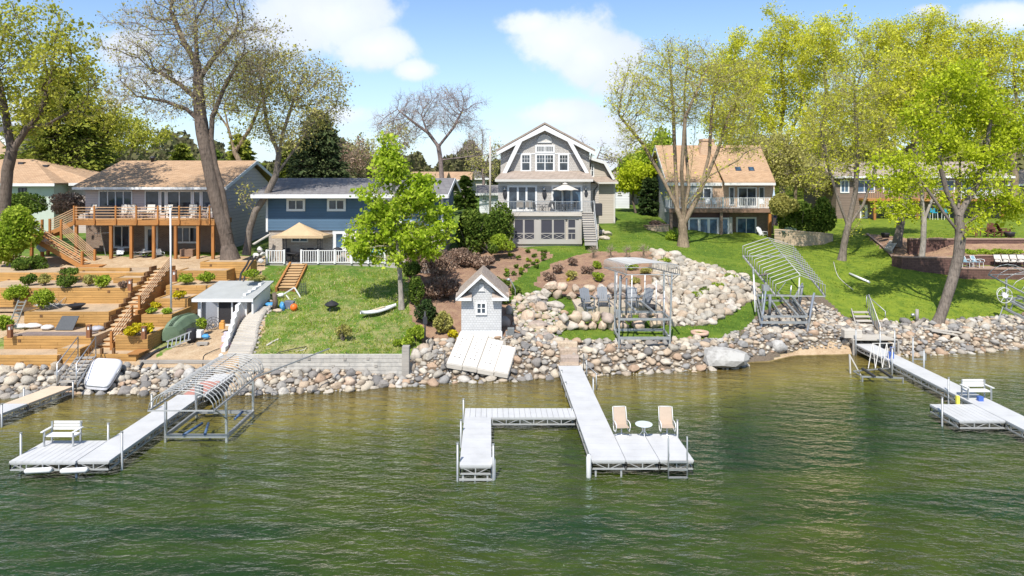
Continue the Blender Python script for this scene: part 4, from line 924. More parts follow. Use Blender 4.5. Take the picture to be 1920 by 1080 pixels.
PX(h, 1290, 1367, 408, 442, yw+.05, cols=4, fw=.16, mw=.22, glass=M['glass_blue']); MB().box(XA(1288,yw), XA(1368,yw), yw-.02, yw+.07, zg-.6, ZA(443,yw)).build('bay_sill_wall', M['brick'], h)
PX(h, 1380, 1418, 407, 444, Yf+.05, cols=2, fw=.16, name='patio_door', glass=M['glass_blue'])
MB().box(XA(1369,yw), XA(1375,yw), yw+.3, Yf+.04, zg, zg+2.2).build('shutter', M['offwhite'], h)
window(h, 72.5, 73.1, zf-.5, zf+1.6, 0, T=sideT(Xl-.07, -1), fw=.06)

# ================================================================ brown house far right behind the trees
Yf = 81.0; h = empty('brown_house', (XA(1745, Yf), Yf, 5), 'long brown house with balcony almost hidden by trees at the right', 'house')
x0, x1 = XA(1568, Yf), XA(1885, Yf); zg = ZA(413, Yf); zf = ZA(370, Yf); ze = ZA(331, Yf)
M['brownlap'] = lap_mat('brown_lap_siding', (.20,.15,.12), .2, var=.1)
MB().box(x0, x1, Yf, Yf+9, zg-1, ze).build('wall', M['brownlap'], h)
MB().prism([(x0-.6, Yf-.7, ze-.05), (x0-.6, Yf+4.5, ZA(303, Yf+4.5)), (x0-.6, Yf+9.7, ze-.05)], (x1-x0+1.2,0,0)).build('roof', M['brownroof'], h)
MB().box(x0-.6, x1+.6, Yf-.82, Yf-.71, ze-.18, ze+.05).build('gutter', M['white'], h)
for p0, p1 in ((1575,1592),(1600,1640),(1655,1690),(1750,1790),(1800,1860)): PX(h, p0, p1, 337, 362, Yf, cols=2, fw=.15, glass=M['glass_blue'])
PX(h, 1612, 1626, 384, 411, Yf, name='door', fw=.3); PX(h, 1740, 1790, 384, 411, Yf, cols=3, name='sliding_door')
PX(h, 1640, 1720, 384, 411, Yf, cols=3, name='sliding_door')
MB().box(XA(1610,Yf), XA(1890,Yf), Yf-2.2, Yf-.01, zf-.35, zf-.1).build('balcony_floor', M['wood'], h)
railing(h, XA(1625,78.9), XA(1800,78.9), Yf-2.15, zf-.1, zf+.9, wood_mat('orange_brown_rail', (.42,.24,.13)), pitch=.2, pw=.06, post=2.2)
railing(h, XA(1801,78.9), XA(1884,78.9), Yf-2.15, zf-.1, zf+.9, M['white'], pitch=.2, pw=.06, post=2.2)
for px in (1640, 1720, 1800, 1880): x = XA(px, Yf-2); MB().box(x-.12, x+.12, Yf-2.1, Yf-1.86, zg-1, zf-.352).build('balcony_post', M['woodZ'], h)

# ================================================================ small buildings far behind
def cottage(name, label, px0, px1, pyg, pye, pyr, Y, wall, roof, depth=6, gable=None, win=None, overhang=.4):
    h = empty(name, (XA((px0+px1)/2, Y), Y+depth/2, ZA(pyg, Y)), label, 'house' if depth > 4 else 'shed')
    x0, x1 = XA(px0, Y), XA(px1, Y); zg, ze, zr = ZA(pyg, Y), ZA(pye, Y), ZA(pyr, Y+depth/2)
    MB().box(x0, x1, Y, Y+depth, zg-1.5, ze).build('wall', wall, h)
    if gable: MB().prism([(x0-overhang, Y-overhang, ze-.1), ((x0+x1)/2, Y-overhang, ZA(pyr, Y)), (x1+overhang, Y-overhang, ze-.1)], (0,depth+2*overhang,0)).build('roof', roof, h)
    else: MB().prism([(x0-overhang, Y-overhang, ze-.1), (x0-overhang, Y+depth/2, zr), (x0-overhang, Y+depth+overhang, ze-.1)], (x1-x0+2*overhang,0,0)).build('roof', roof, h)
    m = MB(); m.box(x0-overhang-.02, x1+overhang+.02, Y-overhang-.1, Y-overhang-.01, ze-.25, ze+.02); m.build('gutter', M['white'], h)
    for w_ in (win or []): PX(h, *w_, Y, cols=2, rows=2, fw=.1)
    return h
wl = lap_mat('white_lap_siding', (.66,.68,.70), .2, dark=.8)
cottage('garden_shed', 'small white garden shed with grey roof left of the tall gable house', 899, 933, 391, 362, 347, 78, wl, M['greyroof'], 3.2, win=[(904,912,369,377)])
cottage('distant_house', 'far cottage with light tan roof between the bare tree and the tall white pole', 835, 880, 352, 337, 322, 105, M['pinksiding'], M['tanroof'], 7)
cottage('distant_house', 'far white trimmed grey roofed house just left of the tall white pole', 872, 912, 350, 334, 318, 112, M['offwhite'], M['greyroof'], 7, gable=True)
cottage('distant_house', 'far house with tan roof peeping over the blue house roof', 770, 832, 345, 334, 322, 98, M['pinksiding'], M['tanroof'], 7)
cottage('distant_garage', 'small pale garage with grey roof between the rear wing and the round leafy tree', 1154, 1180, 378, 347, 322, 84, wl, M['brownroof'], 7, gable=True, win=[(1158,1166,355,366)])
cottage('distant_house', 'tan stone house half hidden behind the dark clipped hedge', 1166, 1235, 392, 352, 335, 92, M['stonewall'], M['tanroof'], 7, win=[(1195,1205,372,384)])
cottage('distant_house', 'brown neighbour house at the right edge behind the willow', 1885, 1990, 400, 345, 318, 93, M['brownlap'], M['brownroof'], 8)
# ---------------------------------------------------------------- trees
def bark_mat(name, c, z=1.0):
    t = NT(name); a = t.noise(t.coord(sc=(5,5,1.1)), 2.2, 6, .7); b = t.noise(t.coord(), .7, 3)
    f = t.math('MULTIPLY_ADD', a, .7, t.math('MULTIPLY', b, .3))
    t.bsdf(t.ramp(f, [(.3, mul(c, .35)), (.48, c), (.68, mul(c, 1.7))]), .9, 0, a, .9, .06, .2); return t.m
BARK = {'twig': bark_mat('painted_sunlit_twigs', (.36,.30,.22)), 'twigy': bark_mat('olive_twigs', (.40,.37,.14)), 'twigp': bark_mat('purplish_twigs', (.33,.26,.24)), 'grey': bark_mat('grey_bark', (.175,.145,.12)), 'dark': bark_mat('dark_bark', (.13,.10,.08)), 'warm': bark_mat('warm_bark', (.23,.175,.12)), 'purple': bark_mat('purplish_bark', (.20,.155,.145)), 'pale': bark_mat('pale_bark', (.30,.265,.225))}  # plain twigs get a brighter colour that stands for sunlight on them
LEAF = {'lime': leaf_mat('lime_leaves', (.34,.42,.015), (.52,.60,.035), (.68,.74,.08), .5),
        'yellow': leaf_mat('yellow_green_leaves', (.44,.47,.03), (.68,.68,.06), (.80,.78,.13), .5),
        'spring': leaf_mat('soft_spring_leaves', (.27,.29,.03), (.44,.45,.06), (.58,.57,.11), .45),
        'olive': leaf_mat('olive_buds', (.28,.26,.07), (.44,.42,.12), (.58,.54,.19), .4),
        'maple': leaf_mat('maple_leaves', (.24,.36,.02), (.42,.55,.04), (.60,.70,.10), .5),
        'mid': leaf_mat('mid_green_leaves', (.06,.11,.018), (.13,.20,.035), (.24,.31,.06), .4),
        'pine': leaf_mat('pine_needles', (.11,.15,.025), (.24,.28,.045), (.40,.43,.08), .35),
        'spruce': leaf_mat('spruce_needles', (.04,.06,.028), (.085,.115,.048), (.15,.18,.075), .2),
        'hedge': leaf_mat('dark_hedge_leaves', (.02,.04,.014), (.045,.075,.024), (.09,.13,.04), .2),
        'brown': leaf_mat('dry_brush', (.17,.105,.075), (.28,.19,.14), (.42,.31,.23), .25),
        'gold': leaf_mat('yellow_blossom', (.35,.28,.01), (.60,.50,.02), (.78,.70,.06), .35),
        'bluegr': leaf_mat('blue_green_needles', (.05,.09,.07), (.10,.15,.12), (.17,.23,.19), .15),
        'bright': leaf_mat('bright_shrub_leaves', (.17,.26,.02), (.32,.43,.04), (.50,.58,.09), .45)}
def tubes(P0, P1, R0, R1, n):
    d = P1-P0; L = np.linalg.norm(d, axis=1, keepdims=True)+1e-9; d = d/L
    ref = np.where(np.abs(d[:,2:3]) < .9, np.array([[0,0,1.]]), np.array([[1.,0,0]]))
    a = np.cross(d, ref); a /= np.linalg.norm(a, axis=1, keepdims=True)+1e-9; b = np.cross(d, a)
    th = np.arange(n)*2*np.pi/n; c, s = np.cos(th), np.sin(th)
    ring = a[:,None,:]*c[None,:,None]+b[:,None,:]*s[None,:,None]
    e = d*np.minimum(R1, L[:,0]*.3)[:,None]*(.12 if n > 6 else .5)
    V = np.concatenate([P0[:,None,:]+ring*R0[:,None,None], (P1+e)[:,None,:]+ring*R1[:,None,None]], 1).reshape(-1, 3)
    m = len(P0); base = (np.arange(m)*2*n)[:,None]; k = np.arange(n)[None,:]; k2 = (k+1) % n
    Fq = np.stack([base+k, base+n+k, base+n+k2, base+k2], -1).reshape(-1, 4)
    return V, Fq
def leaves(Pc, size, asp=1.6, up=.0, dirs=None):
    n = len(Pc); d = rng.normal(size=(n, 3)) if dirs is None else dirs+rng.normal(size=(n, 3))*.35
    d[:,2] -= up; d /= np.linalg.norm(d, axis=1, keepdims=True)
    r = rng.normal(size=(n, 3)); a = np.cross(d, r); a /= np.linalg.norm(a, axis=1, keepdims=True)
    s = size*np.exp(rng.normal(size=n)*.3); L = (s*asp/2)[:,None]; W = (s/2)[:,None]
    nrm = np.cross(d, a)*(s*.18)[:,None]
    V = np.stack([Pc-d*L, Pc+a*W+nrm, Pc+d*L, Pc-a*W+nrm], 1).reshape(-1, 3)
    return V, np.arange(n*4).reshape(n, 4)
def grow(paths, att, D, di, dk, maxit=90, trop=(0,0,.1)):
    pos = []; par = []
    for pth in paths:
        pts = [np.array(p) for p in pth]
        if pos:
            A = np.array(pos); j = int(np.argmin(((A-pts[0])**2).sum(1)))
        else: pos.append(pts[0]); par.append(-1); j = 0
        prev = j; cur = pos[j]
        for q in pts[1:]:
            L = np.linalg.norm(q-cur); m = max(1, int(round(L/D)))
            for k in range(m):
                pos.append(cur+(q-cur)*(k+1)/m); par.append(prev); prev = len(pos)-1
            cur = q
    pos = [np.asarray(p, float) for p in pos]; n0 = len(pos)
    A = np.array(pos); nd = np.full(len(att), 1e9); ni = np.zeros(len(att), int)
    def upd(i0):
        nonlocal nd, ni
        B = np.array(pos[i0:]); d = np.sqrt(((att[:,None,:]-B[None])**2).sum(-1)); k = d.argmin(1); dm = d[np.arange(len(att)), k]
        c = dm < nd; nd[c] = dm[c]; ni[c] = k[c]+i0
    upd(int(n0*.3)); last = {}
    trop = np.array(trop)
    for it in range(maxit):
        ac = (nd < di)
        if not ac.any():
            if it < 3: di *= 1.6; continue
            break
        v = att[ac]-np.array(pos)[ni[ac]]; v /= np.linalg.norm(v, axis=1, keepdims=True)+1e-9
        sm = np.zeros((len(pos), 3)); np.add.at(sm, ni[ac], v); ids = np.unique(ni[ac]); i0 = len(pos); kill = []
        for i in ids:
            d = sm[i]; d = d/(np.linalg.norm(d)+1e-9)+trop+rng.normal(size=3)*.12; d /= np.linalg.norm(d); q = pos[i]+d*D
            if i in last and ((last[i]-q)**2).sum() < (D*.25)**2: kill.append(i); continue
            last[i] = q; pos.append(q); par.append(int(i))
        if kill: nd[np.isin(ni, kill) & (nd < D*3)] = -1
        if len(pos) == i0: break
        keep = nd >= 0; att = att[keep]; nd = nd[keep]; ni = ni[keep]
        if not len(att): break
        upd(i0); keep = nd > dk; att = att[keep]; nd = nd[keep]; ni = ni[keep]
        if not len(att): break
    return np.array(pos), np.array(par)
def ell(Y, lst, n, zmin=None, dy=1.0, clump=15):
    """points in crown lobes: (cx, cy, rx, ry [, depth shift]) in photo rows and columns at depth Y"""
    s = Y/F; w_ = np.array([e[2]*e[3] for e in lst], float); w_ /= w_.sum(); out = []
    for e, q in zip(lst, w_):
        m = max(8, int(n*q)); v = rng.normal(size=(m, 3)); v /= np.linalg.norm(v, axis=1, keepdims=True); v *= rng.uniform(.05, 1, m)[:,None]**(1/2.4)
        if clump:
            kc = max(5, int(clump*math.sqrt(e[2]*e[3])/50)); c0 = rng.normal(size=(kc, 3)); c0 /= np.linalg.norm(c0, axis=1, keepdims=True); c0 *= rng.uniform(.25, 1.02, kc)[:,None]; j = rng.integers(0, kc, m)
            v = np.where((rng.uniform(size=m) < .25)[:,None], v*.85, c0[j]+v*(.30*rng.uniform(.6, 1.35, kc))[j][:,None])
        c = P(e[0], e[1], Y); dsh = e[4] if len(e) > 4 else 0
        out.append(np.stack([c.x+v[:,0]*e[2]*s, Y+dsh+v[:,1]*(e[2]+e[3])/2*s*dy, c.z+v[:,2]*e[3]*s], -1))
    return np.concatenate(out)
def tree(label, Y, paths, lobes, natt, base_r, bark, leaf, nleaf, lsize, D=.45, twig=3, tl=.7, group=None, name='tree', di=None, dk=None, droop=0, spread=.3, cat='tree', trop=(0,0,.1), tipr=.016, up=.2, base_z=None):
    pp = []
    for k, pth in enumerate(paths):
        q = []
        for j, e in enumerate(pth): v = P(e[0], e[1], Y+(e[2] if len(e) > 2 else 0)); q.append(np.array(v))
        pp.append(q)
    att = ell(Y, lobes, natt)
    pos, par = grow(pp, att, D, di or D*6, dk or D*1.6, trop=trop)
    n = len(pos); cnt = np.zeros(n); kids = np.zeros(n, int)
    for i in range(1, n): kids[par[i]] += 1
    cnt[kids == 0] = 1
    for i in range(n-1, 0, -1): cnt[par[i]] += cnt[i]
    cnt = np.maximum(cnt, 1); pw = max(1.7, min(3.2, math.log(cnt[0]+1)/math.log(base_r/tipr))); r = tipr*cnt**(1/pw); r *= base_r/r[0]*.5+.5
    hb = pos[:,2]-pos[0,2]; r = r*(1+np.where(hb < 1.0, (1-hb)*.45, 0))
    ch = np.arange(1, n); P0, P1, R0, R1 = pos[par[ch]], pos[ch], r[par[ch]], r[ch]
    R0 = np.minimum(R0, R1*1.5)
    root = empty(name, tuple(pos[0]), label, cat, group)
    Vs, Fs, b = [], [], 0
    for lo, hi, ns in ((.07, 9, 9), (.025, .07, 5), (0, .025, 3)):
        mk = (R1 >= lo) & (R1 < hi)
        if mk.any(): V, Fq = tubes(P0[mk], P1[mk], R0[mk], R1[mk], ns); Vs.append(V); Fs.append(Fq+b); b += len(V)
    V = np.concatenate(Vs); np_mesh('trunk', V, np.concatenate(Fs), 4, BARK[bark], root, smooth=True)
    thin = np.nonzero(r < max(tipr*4.5, .06))[0]
    tips = pos[thin]
    if twig and len(thin):
        src = np.repeat(tips, twig, 0); dpar = (pos-pos[par])[np.repeat(thin, twig)]; dpar /= np.linalg.norm(dpar, axis=1, keepdims=True)+1e-9
        d = dpar*.55+rng.normal(size=src.shape)*.55; d[:,2] += .12-droop*.6; d /= np.linalg.norm(d, axis=1, keepdims=True)
        L = tl*rng.uniform(.4, 1.3, len(src))[:,None]; mid = src+d*L*.5; d2 = d+rng.normal(size=d.shape)*.3; d2[:,2] -= droop; d2 /= np.linalg.norm(d2, axis=1, keepdims=True); end = mid+d2*L*.55
        rr = np.full(len(src), tipr*.62); V1, F1 = tubes(src, mid, rr, rr*.75, 3); V2, F2 = tubes(mid, end, rr*.75, rr*.35, 3)
        # side shoots
        d3 = d+rng.normal(size=d.shape)*.7; d3 /= np.linalg.norm(d3, axis=1, keepdims=True); e3 = mid+d3*L*.5; V3, F3 = tubes(mid, e3, rr*.6, rr*.3, 3)
        np_mesh('branches', np.concatenate([V1, V2, V3]), np.concatenate([F1, F2+len(V1), F3+len(V1)+len(V2)]), 4, BARK['twigp' if bark == 'purple' else 'twigy' if leaf in ('yellow', 'lime', 'maple', 'spring') else 'twig'], root)
        lp = np.concatenate([mid, end, e3])
    else: lp = tips
    if nleaf:
        o3 = rng.uniform(0, 9, 3); wv_ = np.sin(lp[:,0]*1.5+o3[0])*np.sin(lp[:,2]*1.7+o3[1])*np.sin(lp[:,1]*1.4+o3[2]); lp = lp[wv_+rng.normal(size=len(lp))*.3 > -.22]
        i = rng.integers(0, len(lp), nleaf); c = lp[i]+rng.normal(size=(nleaf, 3))*spread*np.array([1,1,.8]); c[:,2] -= droop*spread*abs(rng.normal(size=nleaf))*1.5
        V, Fq = leaves(c, lsize, 1.5, up+droop); np_mesh('crown', V, Fq, 4, LEAF[leaf], root)
    return root
def conifer(label, px, pyb, pyt, wpx, Y, leaf='spruce', n=9000, ls=.2, name='conifer', group=None, irr=.25, cat='conifer', power=.8, base=.12, bark='dark', low=.08):
    b = P(px, pyb, Y); t = P(px, pyt, Y); hgt = t.z-b.z; R_ = wpx/2*Y/F; root = empty(name, tuple(b), label, cat, group)
    m = MB(); m.tube([b, b+Vector((.05,0,hgt*.5)), t-Vector((0,0,.3))], [base*1.5, base, .03], 8); m.build('trunk', BARK[bark], root)
    nb = int(n/26); hs = rng.uniform(low, .98, nb)**1.0; Cs = []; Ds = []; S0, S1 = [], []
    for h_ in hs:
        rad = R_*(1-h_)**power*(1+rng.normal()*irr*.5)+.12; a = rng.uniform(0, 2*np.pi); d = np.array([math.cos(a), math.sin(a), rng.uniform(-.12,.18)]); o = np.array([b.x, b.y, b.z+h_*hgt])
        k = 26; s_ = rng.uniform(.3, 1, k)[:,None]; c = o+d*rad*s_; c[:,2] -= (s_[:,0]**2)*rad*.14; c += rng.normal(size=(k, 3))*np.array([.22,.22,.1])*(rad*.28+.08); Cs.append(c); Ds.append(np.tile(d+np.array([0,0,-.15]), (k, 1)))
        S0.append(o); S1.append(o+d*rad*.85)
    S0, S1 = np.array(S0), np.array(S1); V, Fq = tubes(S0, S1, np.full(len(S0), .03), np.full(len(S0), .012), 3); np_mesh('branches', V, Fq, 4, BARK[bark], root)
    V, Fq = leaves(np.concatenate(Cs), ls, 2.4, .1, np.concatenate(Ds)); np_mesh('crown', V, Fq, 4, LEAF[leaf], root); return root
def shrub(label, px, py, w, h, leaf='bright', n=900, ls=.09, name='shrub', group=None, Y=None, stems=True, cat='shrub', shell=.5, lumps=7, p=None, zoff=0, bark='grey', depth=1.0, twigs=0):
    """px,py: where it stands; w,h its size in photo pixels"""
    if p is None: p = G(px, py) if Y is None else P(px, py, Y)
    p = Vector(p); s = p.y/F; Rw, Rh = w/2*s, h*s; root = empty(name, (p.x, p.y, p.z+zoff), label, cat, group); o = np.array([p.x, p.y, p.z+zoff])
    L = rng.normal(size=(lumps, 3)); L /= np.linalg.norm(L, axis=1, keepdims=True); L[:,2] = L[:,2]*.8; L *= .58
    j = rng.integers(0, lumps, n); v = rng.normal(size=(n, 3)); v /= np.linalg.norm(v, axis=1, keepdims=True); v *= (rng.uniform(shell, 1, n)**.6*.52)[:,None]
    c = L[j]+v; c = c*np.array([Rw, Rw*depth, Rh*.5])+np.array([0,0,Rh*.5]); c[:,2] = np.maximum(c[:,2], .03)+o[2]; c[:,:2] += o[:2]
    V, Fq = leaves(c, ls, 1.5, .05); np_mesh('foliage', V, Fq, 4, LEAF[leaf], root)
    if stems:
        k = 7+twigs; e = np.stack([rng.normal(size=k)*Rw*.5, rng.normal(size=k)*Rw*.5*depth, np.full(k, Rh*.7)+rng.normal(size=k)*Rh*.12], -1); V, Fq = tubes(np.tile(o, (k,1)), o+e, np.full(k, .018+Rw*.008), np.full(k, .008), 4); np_mesh('stem', V, Fq, 4, BARK[bark], root)
    return root

rng = np.random.default_rng(11)
# --- near and middle trees
tree('leftmost tree with yellowish green young leaves overhanging the roofs', 50, [[(6,485),(8,400),(14,320),(22,285)], [(22,285),(50,240),(75,215),(95,150)], [(22,285),(8,200),(-10,120)], [(50,240),(90,232),(140,205)]],
     [(40,70,100,80),(120,130,85,95),(20,190,80,60),(150,200,55,45),(-40,120,90,110),(70,210,70,35)], 1500, .42, 'dark', 'spring', 10500, .15, twig=4, tl=.7, spread=.25)
tree('huge dark double trunked tree with sparse buds in front of the ranch house', 48, [[(432,488),(424,440),(412,400),(402,360),(390,300),(380,250),(374,200),(370,120),(366,40)], [(428,470),(428,420),(418,360),(404,310),(396,260),(398,220),(420,165),(450,110)],
     [(376,235),(350,205),(310,190),(255,180)], [(374,190),(340,160),(290,130)], [(372,150),(400,110),(440,60)], [(372,120),(345,80),(320,20)]],
     [(370,60,150,100),(290,120,105,75),(450,110,85,85),(370,-40,110,70),(240,165,45,35),(330,190,110,45),(430,190,70,40)], 3600, .52, 'dark', 'olive', 9000, .09, D=.36, twig=5, tl=.8, spread=.3, tipr=.0135, trop=(0,0,.2))
tree('slender leaning tree with fresh olive buds between the ranch and the blue house', 50.5, [[(462,478),(468,430),(478,398),(500,365),(517,330),(523,290),(530,250),(550,190)], [(517,330),(545,290),(580,240)], [(523,290),(500,230),(490,160)], [(478,398),(462,380),(452,360)]],
     [(545,150,85,75),(600,180,50,60),(500,130,60,70),(540,240,75,45),(620,215,35,30),(455,360,16,18)], 2200, .24, 'grey', 'olive', 9500, .10, D=.36, twig=4, tl=.8, spread=.32, tipr=.0135)
tree('pale limbed tree with thin yellow green leaves behind the ranch house ridge', 66, [[(470,420),(458,320),(440,285),(428,240),(420,200)], [(440,285),(470,240),(490,190)], [(428,240),(400,200)]], [(440,150,75,80),(500,190,60,60),(470,230,60,40)], 600, .26, 'warm', 'spring', 5000, .13, twig=3, spread=.35)
tree('young maple with bright green leaves on the rough lawn', G(752,580).y, [[(753,580),(750,520),(746,460),(742,400),(738,340),(736,270)]],
     [(734,265,22,34),(736,315,42,34),(706,368,40,26),(784,360,42,28),(748,398,54,26),(688,424,42,24),(812,410,36,26),(762,440,66,24),(690,460,42,20),(722,480,56,20),(798,472,42,20),(836,445,18,14)], 950, .15, 'pale', 'maple', 14500, .145, D=.33, twig=3, tl=.5, spread=.17, name='maple_tree', up=.0)
tree('fan shaped multi stemmed tree thinly leafed in yellow green before the brick house', G(1280,462).y, [[(1281,463),(1281,440),(1279,418)], [(1279,418),(1262,372),(1247,300),(1232,220),(1195,160)], [(1279,418),(1292,350),(1302,260),(1308,150,1)], [(1281,425),(1312,362),(1345,285),(1372,200)],
     [(1272,395),(1266,300,1),(1262,200,1.5),(1256,120,2)], [(1290,390),(1330,330,-1),(1385,300,-1.5)], [(1283,400),(1278,320,-1.5),(1285,220,-2),(1330,120,-2)], [(1266,380),(1240,330,.5),(1205,270,.8),(1160,215,1)], [(1312,362),(1330,290,.6),(1335,200,.8),(1350,130,.9)], [(1292,350),(1285,270,1.6),(1283,180,2),(1290,100,2)]],
     [(1285,170,120,85),(1195,190,52,85),(1375,190,62,85),(1290,110,85,36),(1175,150,25,50),(1400,270,45,40),(1180,260,35,50)], 4200, .40, 'warm', 'yellow', 10500, .10, D=.38, twig=5, tl=.8, spread=.3, tipr=.017, trop=(0,0,.28))
tree('round bright green small tree on the lawn between the two right houses', 78, [[(1193,403),(1186,375),(1188,350)], [(1188,350),(1175,330)], [(1188,350),(1210,325)]], [(1190,330,30,28),(1172,345,16,16),(1210,330,24,26)], 300, .14, 'dark', 'lime', 6000, .2, name='small_tree', spread=.35)
tree('bright green leafy tree behind the small round tree', 88, [[(1225,400),(1222,340),(1222,300)]], [(1222,300,34,34),(1190,310,26,26),(1240,270,18,30)], 300, .2, 'dark', 'bright', 7000, .26, spread=.4)
tree('bare purplish twigged tree behind the blue house', 74, [[(830,420),(829,345),(826,300),(822,275)], [(822,275),(800,245),(790,215)], [(822,275),(850,240),(868,205)], [(800,250),(770,225),(745,205)], [(826,300),(870,295),(905,290)]],
     [(785,212,75,45),(865,215,48,42),(830,185,70,30),(725,232,42,30),(898,255,26,30),(880,275,30,22),(760,265,30,22)], 3000, .26, 'purple', 'olive', 700, .07, D=.38, twig=6, tl=.95, spread=.2, tipr=.016, trop=(0,0,.2))
tree('yard tree with V shaped trunk and olive buds on the green slope', G(1580,488).y, [[(1578,489),(1583,455),(1590,425)], [(1590,425),(1572,375),(1552,310),(1538,240)], [(1590,425),(1604,360),(1608,280),(1602,180)], [(1590,425),(1618,385),(1640,320),(1655,230)], [(1583,445),(1610,420),(1622,395)]],
     [(1600,190,75,95),(1545,250,45,70),(1650,250,40,75),(1600,290,70,50),(1530,330,30,35)], 3000, .27, 'grey', 'yellow', 8500, .105, D=.38, twig=5, tl=.8, spread=.3, tipr=.016, trop=(0,0,.25))
tree('big leaning willow like tree with bright lime foliage at the foot of the right lawn', 43.6, [[(1752,622),(1768,580),(1784,530),(1797,480),(1801,440),(1797,405)], [(1797,405),(1775,360),(1760,300),(1765,220)], [(1797,405),(1830,350),(1850,280),(1860,200)], [(1801,440),(1770,400),(1735,350),(1700,310)], [(1801,430),(1840,400),(1885,370)], [(1797,405),(1800,330,1),(1800,240,1.5)]],
     [(1790,160,66,40),(1855,205,48,42),(1735,215,44,32),(1685,300,44,24),(1775,275,66,30),(1860,295,54,34),(1900,380,40,32),(1905,250,36,40),(1660,345,28,20),(1830,345,56,20),(1700,350,40,18),(1790,222,30,20)], 1500, .42, 'grey', 'lime', 19000, .12, D=.42, twig=4, tl=.7, spread=.27, droop=.2)
tree('straight trunked tree standing in the brown brick terrace left of the tree with scarred bark', G(1681,462).y, [[(1681,463),(1690,410),(1702,365),(1712,310),(1716,240),(1705,160)], [(1702,365),(1680,320),(1650,270)], [(1712,310),(1745,260),(1760,210)]], [(1700,190,75,75),(1650,260,50,40),(1755,230,45,50),(1690,120,55,40)], 1000, .42, 'grey', 'yellow', 9000, .15, twig=4, tl=.8, spread=.35)
tree('tree with scarred patchy bark rising from the brick terrace', G(1729,492).y, [[(1727,494),(1731,455),(1732,415),(1745,380),(1760,350)], [(1732,415),(1728,360),(1722,320)]], [(1700,350,40,22),(1665,395,26,20),(1740,330,40,30),(1780,380,30,20)], 500, .33, 'pale', 'lime', 3500, .13, twig=3, tl=.6, spread=.25)
# --- the tall row behind the right houses
rowg = 'tall yellow green trees in the row behind the right houses'
bg = [(1375,95,[(1375,130,58,60),(1400,215,60,50),(1360,235,45,40)],'tallest leftmost tree of the yellow green row above the tan roof'),
      (1465,100,[(1470,80,62,58),(1480,180,60,60),(1440,150,45,50)],'high crowned tree of the row above the right end of the brick house'),
      (1545,92,[(1540,100,58,75),(1560,220,55,60),(1500,260,40,40)],'tree of the yellow green row directly behind the V trunk yard tree'),
      (1640,104,[(1650,90,60,60),(1660,190,60,60),(1620,250,45,40)],'tree of the row behind the brown house roof left of its middle'),
      (1730,98,[(1725,75,70,60),(1740,170,70,60),(1700,240,40,40)],'broad tree of the row behind the middle of the brown house'),
      (1815,94,[(1815,90,65,65),(1830,200,70,60),(1790,150,50,60)],'tree of the row behind the right half of the brown house'),
      (1900,90,[(1890,120,60,70),(1920,230,70,80),(1960,120,60,70)],'rightmost tree of the tall yellow green row at the picture edge')]
for k, (px, Y, lob, lb) in enumerate(bg):
    tree(lb, Y, [[(px,400),(px+3,330),(px-4,260),(px+6,190)], [(px-4,270),(px-35,200),(px-50,130)], [(px,290),(px+35,210),(px+45,120)], [(px+6,190),(px,120),(px+8,70)]], lob, 1500, .48, 'grey' if k % 2 else 'warm', 'yellow', 21000, .16, D=.75, twig=4, tl=1.2, spread=.42, group=None, name='tall_tree', tipr=.026)
for px, Y, lob, lb, br, lf, nl in ((1420,86,[(1420,290,45,50),(1455,330,40,35)],'brownish twiggy tree right of the tan roof','warm','olive',5000),(1490,84,[(1490,310,50,45),(1530,340,35,30)],'thin twiggy tree behind the dark shrubs beside the brick house','warm','olive',6000),
    (172,76,[(165,215,50,60),(215,240,40,45),(140,160,40,40)],'dark trunked tree behind the ranch house roof hip','dark','spring',5500),(232,90,[(235,250,40,35),(270,255,35,30)],'thin yellowish tree behind the ranch house chimney vent','warm','spring',5000),
    (700,92,[(690,290,45,35),(740,265,40,40)],'bare brownish tree behind the young maple','warm','olive',2200),(655,88,[(660,300,40,35)],'bare brownish bush like tree right of the dark spruce','warm','brown',1500),(905,100,[(900,310,35,35),(930,290,20,25)],'bare reddish tree behind the tall white pole','purple','olive',900),
    (1110,130,[(1150,300,30,12)],'far bare tree beyond the rear wing roof','purple','olive',600)):
    tree(lb, Y, [[(px,405),(px+2,340),(px-3,300)], [(px-3,300),(px-20,260)], [(px,320),(px+20,270)]], lob, 700, .26, br, lf, nl, .17, D=.6, twig=5, tl=1.0, spread=.4, name='background_tree', tipr=.022)
# --- conifers
conifer('big spreading pine with layered yellowish green needles behind the green bungalow', 108, 345, 125, 150, 72, 'pine', 24000, .16, 'pine_tree', power=.5, irr=.6, low=.12, base=.3)
conifer('second pine with drooping green boughs beside the ranch house roof', 168, 340, 210, 90, 75, 'pine', 12000, .16, 'pine_tree', power=.5, irr=.5, low=.02, base=.2)
conifer('dark dense spruce behind the blue house roof', 596, 352, 205, 118, 72, 'spruce', 22000, .17, 'spruce_tree', power=.62, irr=.35, low=.0)
conifer('shorter dark spruce left of the dense spruce', 545, 350, 262, 70, 78, 'pine', 6000, .22, 'spruce_tree', power=.7, irr=.4, low=.0)
conifer('small pine on the far lawn right of the blue house', 872, 392, 330, 46, 80, 'mid', 3500, .18, 'pine_tree', power=.6, irr=.4, low=.0)
conifer('dark clipped column of evergreen beside the brick house', 1219, 397, 332, 40, 77, 'hedge', 7000, .16, 'evergreen', power=.28, irr=.12, low=.0)
for k, (px, pt, w_, Y, lb) in enumerate(((450,250,60,82,'yellowish evergreen seen between the big trunk and the leaning tree'),(340,268,50,95,'far evergreen over the middle of the ranch roof'),(395,278,60,92,'bushy green tree over the right end of the ranch roof'))):
    conifer(lb, px, 345, pt, w_, Y, 'pine' if k != 2 else 'mid', 3500, .26, 'evergreen', power=.5, irr=.5, low=0)
